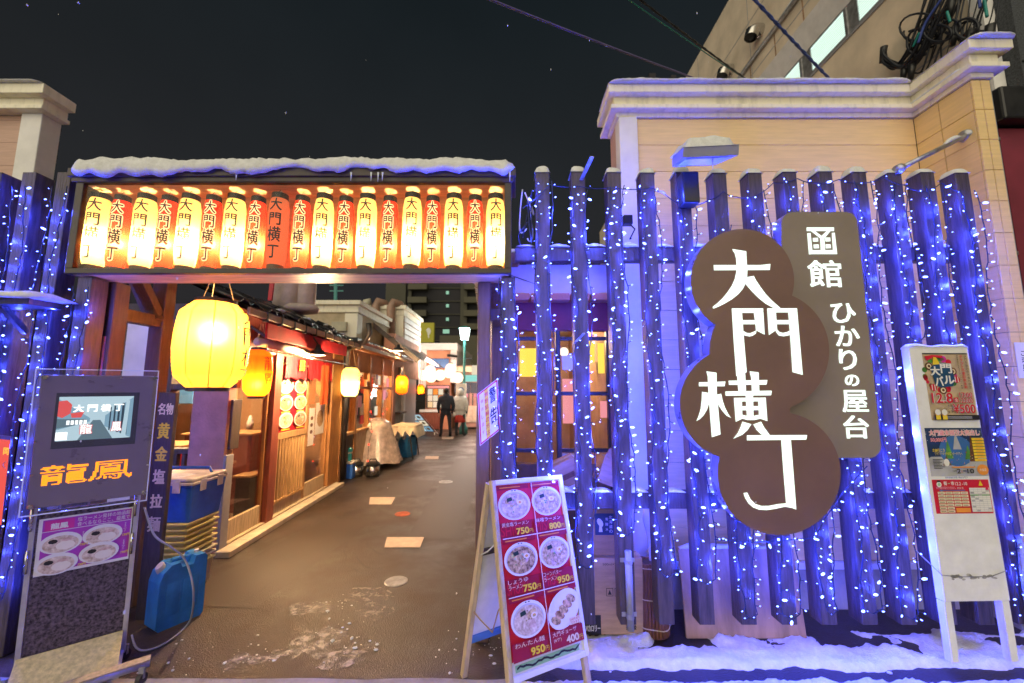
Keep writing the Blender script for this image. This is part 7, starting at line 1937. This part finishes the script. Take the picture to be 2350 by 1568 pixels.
for (x0, x1, z0, z1, m_) in ((.07, .22, 1.72, 1.98, 'vend_yellow'), (.46, .56, 1.3, 1.7, 'vend_pink'), (.48, .55, 1.36, 1.62, 'vend_white'), (.45, .57, .98, 1.04, 'paper_white'), (.58, .61, 1.7, 2.0, 'vend_white'), (.70, .76, 1.85, 2.05, 'vend_yellow'), (.79, .85, 1.75, 2.03, 'vend_yellow'), (.80, .86, 1.35, 1.5, 'vend_pink')):
    rb('window_poster', x0, x1, z0, z1, m_, RY + .03 + x0 * .01, RY + .034 + x0 * .01, 0)
for (x0, z0) in ((.455, .72), (.455, .56), (.455, 1.78)): rb('paper_notice', x0, x0 + .13, z0, z0 + .13, 'paper_white', RY - .004, RY - .001, 0)
q = MB(); q.box(RX0, RX1, 6.2, 6.3, 0, 2.8, 'interior_wall'); q.box(RX0, RX1, RY + .1, 6.2, 2.42, 2.46, 'interior_wall'); q.box(RX1 - .02, RX1, RY + .1, 6.2, 0, 2.5, 'interior_wall'); q.make('interior', t)
bulb(t, (.45, 4.6, 2.2), 45, (1, .62, .32), .15, 'room_light')
for k, (x, z) in enumerate(((.15, 1.95), (.55, 2.0), (.78, 1.9))):
    q = MB(); q.blob((x, 4.2, z), .05, 'vend_white', 10, 7, 0); q.make('interior_lamp', t)
q = MB(); q.face([(RX0 - .2, RY - .2, 2.80), (RX1, RY - .2, 2.80), (RX1, RY + 1.6, 3.25), (RX0 - .2, RY + 1.6, 3.25)], 'tile_black'); q.box(RX0 - .2, RX1, RY - .2, RY - .17, 2.77, 2.80, 'dark_wood'); q.make('roof', t)
for k in range(4):
    q = MB(); snow_run(q, [(RX0 - .15 + k * .26, 2.92 + .02 * k), (RX0 + .1 + k * .26, 2.92 + .02 * k)], RY + .1 + .1 * k, RY + .5, .07, k * 2.2, .05); q.make('snow_patch', t, smooth=True)
# side of the right row along the alley
aw = Plane((-.08, RY, 0), (-.057, 1, 0), (0, 0, 1))
for k in range(5):
    q = MB(); q.fbox(aw, k * 1.1, k * 1.1 + 1.07, 0, 2.5, -.10, 0, 'gate_wood' if k % 2 else 'plaster_pink'); q.make('side_wall', t)
q = MB(); q.face([aw.p(-.05, 2.55, .36), aw.p(5.2, 2.55, .36), aw.p(5.2, 2.78, -.3), aw.p(-.05, 2.78, -.3)], 'tile_black'); q.fbox(aw, -.05, 5.2, 2.49, 2.55, .34, .37, 'salmon_wall'); q.make('side_eave', t)
q = MB(); a = aw.p(3.4, 2.38, .3); q.lathe([(.05, 0), (.03, .06)], a, 'lamp_white', 10); q.make('eave_lamp', t)
# small security lamp on the top rail
c = at(2450 / K, 865 / K, 2.9); t = thing('camera_box', c, 'small dark box on a cable above the top rail between posts', 'box'); q = MB(); q.box(c.x - .035, c.x + .035, c.y - .03, c.y + .03, c.z - .03, c.z + .04, 'plastic_black'); q.make('housing', t, bevel=.005); q = MB(); q.tube([c, c + Vector((.05, -.02, -.07)), c + Vector((.0, -.05, -.16)), c + Vector((-.02, -.14, -.19))], .006, 'cord_black', 6); q.make('cable', t, smooth=True)

# ================================================================== THINGS along the alley
# steel pails with black lids
for i, (u, lb) in enumerate(((817, 'left steel pail with black lid standing by the bar corner'), (855, 'right steel pail with black lid standing by the bar corner'))):
    c = atZ(u, 1093); c.z = 0; t = thing('steel_pail', c, lb, 'pail', 'steel pails by the bar')
    q = MB(); q.lathe([(.115, 0), (.12, .02)], c, 'plastic_black', 22); q.make('foot_ring', t)
    q = MB(); q.lathe([(.122, .021), (.125, .20)], c, 'steel', 24); q.make('body', t, smooth=True)
    q = MB(); q.lathe([(.13, .201), (.13, .235), (.10, .26), (.05, .27)], c, 'plastic_black', 22); q.make('lid', t)
    q = MB(); q.tube([c + Vector((-.08, 0, .255)), c + Vector((-.05, 0, .31)), c + Vector((.05, 0, .31)), c + Vector((.08, 0, .255))], .012, 'plastic_black', 7); q.make('handle', t, smooth=True)
c = atZ(791, 1100); t = thing('drink_cooler', (c.x, c.y + .15, 0), 'dark blue cooler box on the ground between the ramen shop and the pails', 'cooler box')
q = MB(); q.box(c.x - .16, c.x + .13, c.y, c.y + .3, 0, .26, 'cooler_blue'); q.make('tub', t, bevel=.015); q = MB(); q.box(c.x - .165, c.x + .135, c.y - .005, c.y + .305, .261, .30, 'lid_white'); q.make('lid', t, bevel=.01)
t = thing('teal_cooler', (c.x, c.y + .15, .301), 'teal round drink cooler with white lid on top of the dark blue box', 'cooler')
q = MB(); q.lathe([(.09, .30), (.095, .48)], (c.x - .03, c.y + .12, .002), 'teal_plastic', 18); q.make('body', t); q = MB(); q.lathe([(.10, .483), (.10, .52), (.06, .55)], (c.x - .03, c.y + .12, .002), 'teal_plastic', 18); q.make('lid', t); q = MB(); q.lathe([(.0975, .44), (.0975, .462)], (c.x - .03, c.y + .12, 0), 'lid_white', 18); q.make('band', t)
# plastic-draped stack
c = atZ(850, 1075); t = thing('draped_chairs', (c.x, c.y + .25, 0), 'stack of stools draped in wrinkled clear plastic outside the bar', 'stools')
vs = []; n = 22
for j in range(10):
    for k in range(n):
        th = 2 * PI * k / n; r = .26 + .03 * j + .035 * math.sin(k * 2.3 + j * .5) * (j / 9) + (.06 if math.cos(th) > .3 else 0) * j / 9
        if j == 0: r = .14
        vs.append((c.x + r * math.cos(th) * .95, c.y + .3 + r * math.sin(th) * .9, .98 - .098 * j + .02 * math.sin(k * 1.3 + j)))
q = MB(); q.raw(vs, [(j * n + k, j * n + (k + 1) % n, (j + 1) * n + (k + 1) % n, (j + 1) * n + k) for j in range(9) for k in range(n)] + [list(range(n))[::-1]], 'clear_sheet'); q.make('plastic_sheet', t, smooth=True)
for (x, y) in ((-.2, .1), (.2, .1), (-.2, .5), (.2, .5)): q = MB(); q.bar((c.x + x, c.y + y, 0), (c.x + x * .8, c.y + .3 + (y - .3) * .8, .8), .03, .03, 'black_metal'); q.make('leg', t)
# cloth covered table with a canister beneath
a = at(932, 975, 9.8); t = thing('folding_table', (a.x, 9.8, 0), 'folding table under a sagging cream cloth with a blue canister below', 'table')
zt = a.z; tx0, tx1 = at(902, 985, 9.8).x, at(960, 985, 9.8).x
q = MB(); q.box(tx0, tx1, 9.5, 10.2, zt - .04, zt - .012, 'pale_wood'); q.make('table_top', t)
for x in (tx0 + .05, tx1 - .05):
    for y in (9.55, 10.15): q = MB(); q.bar((x, y, 0), (x + (.12 if x < a.x else -.12), y, zt - .04), .025, .025, 'black_metal'); q.make('leg', t)
tc_ = thing('table_cloth', (a.x, 9.8, zt), 'cream cloth sagging over the folding table in the alley', 'cloth')
vs = []; nx2, ny2 = 14, 9
for j in range(ny2):
    for k in range(nx2):
        x = tx0 - .07 + (tx1 - tx0 + .14) * k / (nx2 - 1); y = 9.42 + .86 * j / (ny2 - 1); e = max(0, (tx0 + .02 - x), (x - tx1 + .02), 9.50 - y) * 2.4
        vs.append((x, y, zt + .004 + .012 * (1 + noise.noise((x * 5, y * 5, 0))) - e * (1 + .4 * math.sin(k * 2.1))))
q = MB(); q.raw(vs, [(j * nx2 + k, j * nx2 + k + 1, (j + 1) * nx2 + k + 1, (j + 1) * nx2 + k) for j in range(ny2 - 1) for k in range(nx2 - 1)], 'cream_cloth'); q.make('cloth', tc_, smooth=True)
g = atZ(933, 1048); jug('blue canister standing under the cream covered folding table', (g.x, g.y + .1, 0), 1.3, 1.25, 'jug_blue')
t = thing('stool', (tx0 + .1, 9.35, 0), 'dark stool pushed against the left side of the folding table', 'stool')
q = MB(); q.lathe([(.15, .44), (.16, .47), (.14, .50)], (tx0 + .1, 9.35, 0), 'plastic_black', 16); q.make('seat', t)
for k in range(4): q = MB(); th = k * PI / 2 + .7; q.bar((tx0 + .1 + .17 * math.cos(th), 9.35 + .17 * math.sin(th), 0), (tx0 + .1 + .1 * math.cos(th), 9.35 + .1 * math.sin(th), .44), .025, .025, 'black_metal'); q.make('leg', t)
# menu stand near the people
mbd = Frame(z1600(135, 1165), z1600(303, 1163), z1600(283, 1370), z1600(127, 1368), 13.4)
t = thing('menu_stand', mbd.p(mbd.W / 2, -.3, 0), 'lit A-board with six food pictures in front of the salmon house', 'menu board')
q = MB(); q.fbox(mbd, 0, mbd.W, 0, mbd.Hh, -.04, 0, 'red_wood'); o_ = q.make('board', t, bevel=.008)
for i in range(2):
    for j in range(3):
        P = Print(mbd, .004); P.rect(mbd.W * (.06 + .46 * i), mbd.Hh * (.06 + .31 * j), mbd.W * (.48 + .46 * i), mbd.Hh * (.33 + .31 * j), ['screen_white', 'screen_sky', 'lit_box'][(i + j) % 3]); P.disc(mbd.W * (.27 + .46 * i), mbd.Hh * (.2 + .31 * j), mbd.W * .12, mbd.Hh * .07, 'noodle_dark', 10); P.make('food_picture', o_)
for x in (.02, mbd.W - .05): q = MB(); p_ = mbd.p(x, 0, -.02); q.bar(mbd.p(x + .015, .02, -.02), (p_.x + .015, p_.y - .05, 0), .03, .03, 'trim_white'); q.bar(mbd.p(x + .015, mbd.Hh * .9, -.04), (p_.x + .015, p_.y + .45, 0), .03, .03, 'trim_white'); q.make('leg', t)
# people
def skin_body(name, pts, edges, rad, m, parent, root=0, sub=2):
    me = bpy.data.meshes.new(name); off = BASE[parent.name]
    me.from_pydata([Vector(p) - off for p in pts], edges, []); me.materials.append(M[m])
    ob = bpy.data.objects.new(name, me); COL.objects.link(ob); ob.parent = parent; BASE[ob.name] = off
    s_ = ob.modifiers.new('skin', 'SKIN'); s_.use_smooth_shade = True
    for i, r in enumerate(rad):
        d = me.skin_vertices[0].data[i]; d.radius = (r, r) if not isinstance(r, tuple) else r; d.use_root = (i == root)
    u = ob.modifiers.new('sub', 'SUBSURF'); u.levels = sub; u.render_levels = sub
    return ob
def person(label, c, hgt, yaw, coat, legs, long_coat, female):
    t = thing('person', c, label, 'person', None)
    k = hgt / 1.7; cx, cy_, _ = c
    def W(x, y, z): return Vector((cx + (x * math.cos(yaw) - y * math.sin(yaw)) * k, cy_ + (x * math.sin(yaw) + y * math.cos(yaw)) * k, z * k))
    hs = .10 if female else .115
    # one continuous body: pelvis, spine, neck, head, both arms and legs
    pts = [W(0, 0, .92), W(0, 0, 1.12), W(0, .01, 1.34), W(0, .0, 1.46), W(0, -.02, 1.55), W(0, -.01, 1.66),
           W(-.19, 0, 1.39), W(-.25, .02, 1.12), W(-.24, -.06, .90), W(-.24, -.08, .80), W(.19, 0, 1.39), W(.26, .0, 1.12), W(.25, -.08, .92), W(.24, -.10, .82),
           W(-hs, 0, .84), W(-hs - .03, .02, .48), W(-hs - .045, .05, .08), W(-hs - .06, -.09, .035), W(hs, 0, .84), W(hs + .03, -.03, .48), W(hs + .045, .0, .08), W(hs + .06, -.13, .035)]
    ed = [(0, 1), (1, 2), (2, 3), (3, 4), (4, 5), (2, 6), (6, 7), (7, 8), (8, 9), (2, 10), (10, 11), (11, 12), (12, 13), (0, 14), (14, 15), (15, 16), (16, 17), (0, 18), (18, 19), (19, 20), (20, 21)]
    R_ = [.14, .135, .15, .06, .085, .085, .07, .052, .040, .038, .07, .052, .040, .038, .095, .068, .048, .042, .095, .068, .048, .042]
    body = skin_body('body', pts, ed, [r * k for r in R_], legs, t)
    # coat with sleeves, skin head
    zb = .62 if long_coat else .74
    pc = [W(0, .0, zb), W(0, 0, .98), W(0, 0, 1.15), W(0, .01, 1.34), W(0, 0, 1.47), W(-.20, 0, 1.385), W(-.26, .02, 1.12), W(-.245, -.06, .90), W(.20, 0, 1.385), W(.27, 0, 1.12), W(.255, -.08, .92)]
    skin_body('coat', pc, [(0, 1), (1, 2), (2, 3), (3, 4), (3, 5), (5, 6), (6, 7), (3, 8), (8, 9), (9, 10)], [(.225 * k if long_coat else .21 * k, .17 * k), (.20 * k, .16 * k), (.19 * k, .155 * k), .185 * k, .085 * k, .09 * k, .075 * k, .06 * k, .09 * k, .075 * k, .06 * k], coat, t, 2)
    q = MB(); hc = W(0, -.015, 1.61)
    q.lathe([(.078 * k * math.sin(PI * j / 9) * (1.0 if j > 3 else .9), -.115 * k * math.cos(PI * j / 9)) for j in range(1, 9)], hc, 'skin', 14); q.make('head', t, smooth=True)
    f = W(0, -.10, 1.60) - W(0, 0, 1.60)
    q = MB(); q.blob(hc + f * .78, .018 * k, 'skin', 6, 4, 0)
    for s_ in (-1, 1): q.blob(hc + W(.085 * s_, 0, 0) - W(0, 0, 0), (.012 * k, .02 * k, .03 * k), 'skin', 6, 4, 0)
    q.make('nose_and_ears', t)
    for s_, i in ((-1, 9), (1, 13)):
        q = MB(); h0 = pts[i]
        q.blob(h0 - Vector((0, 0, .03 * k)), (.028 * k, .04 * k, .05 * k), 'skin', 8, 5, 0)
        for fg in range(4): a_ = h0 + Vector((0, (fg - 1.5) * .018 * k, -.06 * k)); q.tube([a_, a_ + Vector((.004, -.004, -.035 * k)), a_ + Vector((.002, -.012, -.06 * k + abs(fg - 1.5) * .006))], .0085 * k, 'skin', 6)
        a_ = h0 + Vector((-.01 * s_, -.035 * k, -.02 * k)); q.tube([a_, a_ + Vector((-.01 * s_, -.02 * k, -.03 * k))], .009 * k, 'skin', 6)
        q.make('hand', t, smooth=True)
    for i in (17, 21):
        q = MB(); p_ = pts[i]; b = pts[i - 1]; q.loft([[(p_.x + (b.x - p_.x) * s_ + .052 * k * math.cos(a) , p_.y + (b.y - p_.y + .06 * k) * s_ + .05 * k * math.sin(a), max(.0, .05 * k + .05 * k * s_ + .05 * k * z_)) for a in [2 * PI * w2 / 10 for w2 in range(10)]] for s_, z_ in ((0, -1), (.0, .3), (.9, .6), (1, 1.2))], 'boots'); q.make('shoe', t, smooth=True)
    return t, W, k, hc
c = atZ(1022, 1002); c.z = 0
t, W, k, hc = person('person in a dark navy jacket and dark trousers seen from behind at the alley end', c, 1.63, PI + .25, 'jacket_navy', 'jeans_dark', False, False)
q = MB(); q.lathe([(.088 * k, -.05 * k), (.096 * k, .0), (.094 * k, .06 * k), (.06 * k, .115 * k), (.02 * k, .13 * k)], hc + Vector((0, .0, .01)), 'hair_dark', 14); q.make('hair', t, smooth=True)
q = MB(); q.lathe([(.11 * k, 1.41 * k), (.115 * k, 1.47 * k), (.085 * k, 1.53 * k)], (c.x, c.y, 0), 'jacket_navy', 14, capb=False, capt=False); q.make('collar', t, smooth=True)
c = atZ(1055, 1000); c.z = 0
t, W, k, hc = person('person in a white hooded coat, red skirt and dark boots beside the lamp post', c, 1.60, PI - .2, 'coat_white', 'tights', True, True)
q = MB(); q.lathe([(.10 * k, -.12 * k), (.125 * k, -.04 * k), (.12 * k, .06 * k), (.08 * k, .13 * k), (.02 * k, .15 * k)], hc, 'fur_white', 14); q.make('hood', t, smooth=True)
q = MB(); q.lathe([(.23 * k, .50 * k), (.20 * k, .60 * k), (.17 * k, .78 * k)], (c.x, c.y, 0), 'skirt_red', 18, sy=.8); q.make('skirt', t, smooth=True)
q = MB(); q.blob(W(.24, .08, .78), (.13 * k, .07 * k, .10 * k), 'coat_white', 10, 6, .1); q.make('shoulder_bag', t, smooth=True)
# falling snow
q = MB(); r = random.Random(77)
for _ in range(60):
    u, v, Y = r.uniform(0, 2350), r.uniform(0, 1500), r.uniform(1.2, 4.0)
    p = at(u, v, Y)
    if p.z < .1: continue
    q.blob(p, (lambda q_: (q_ * .9, q_, q_ * r.uniform(1, 2.2)))(r.uniform(.0014, .0042)), 'snow', 5, 4, 0)
q.make('falling_snow', kind='stuff')
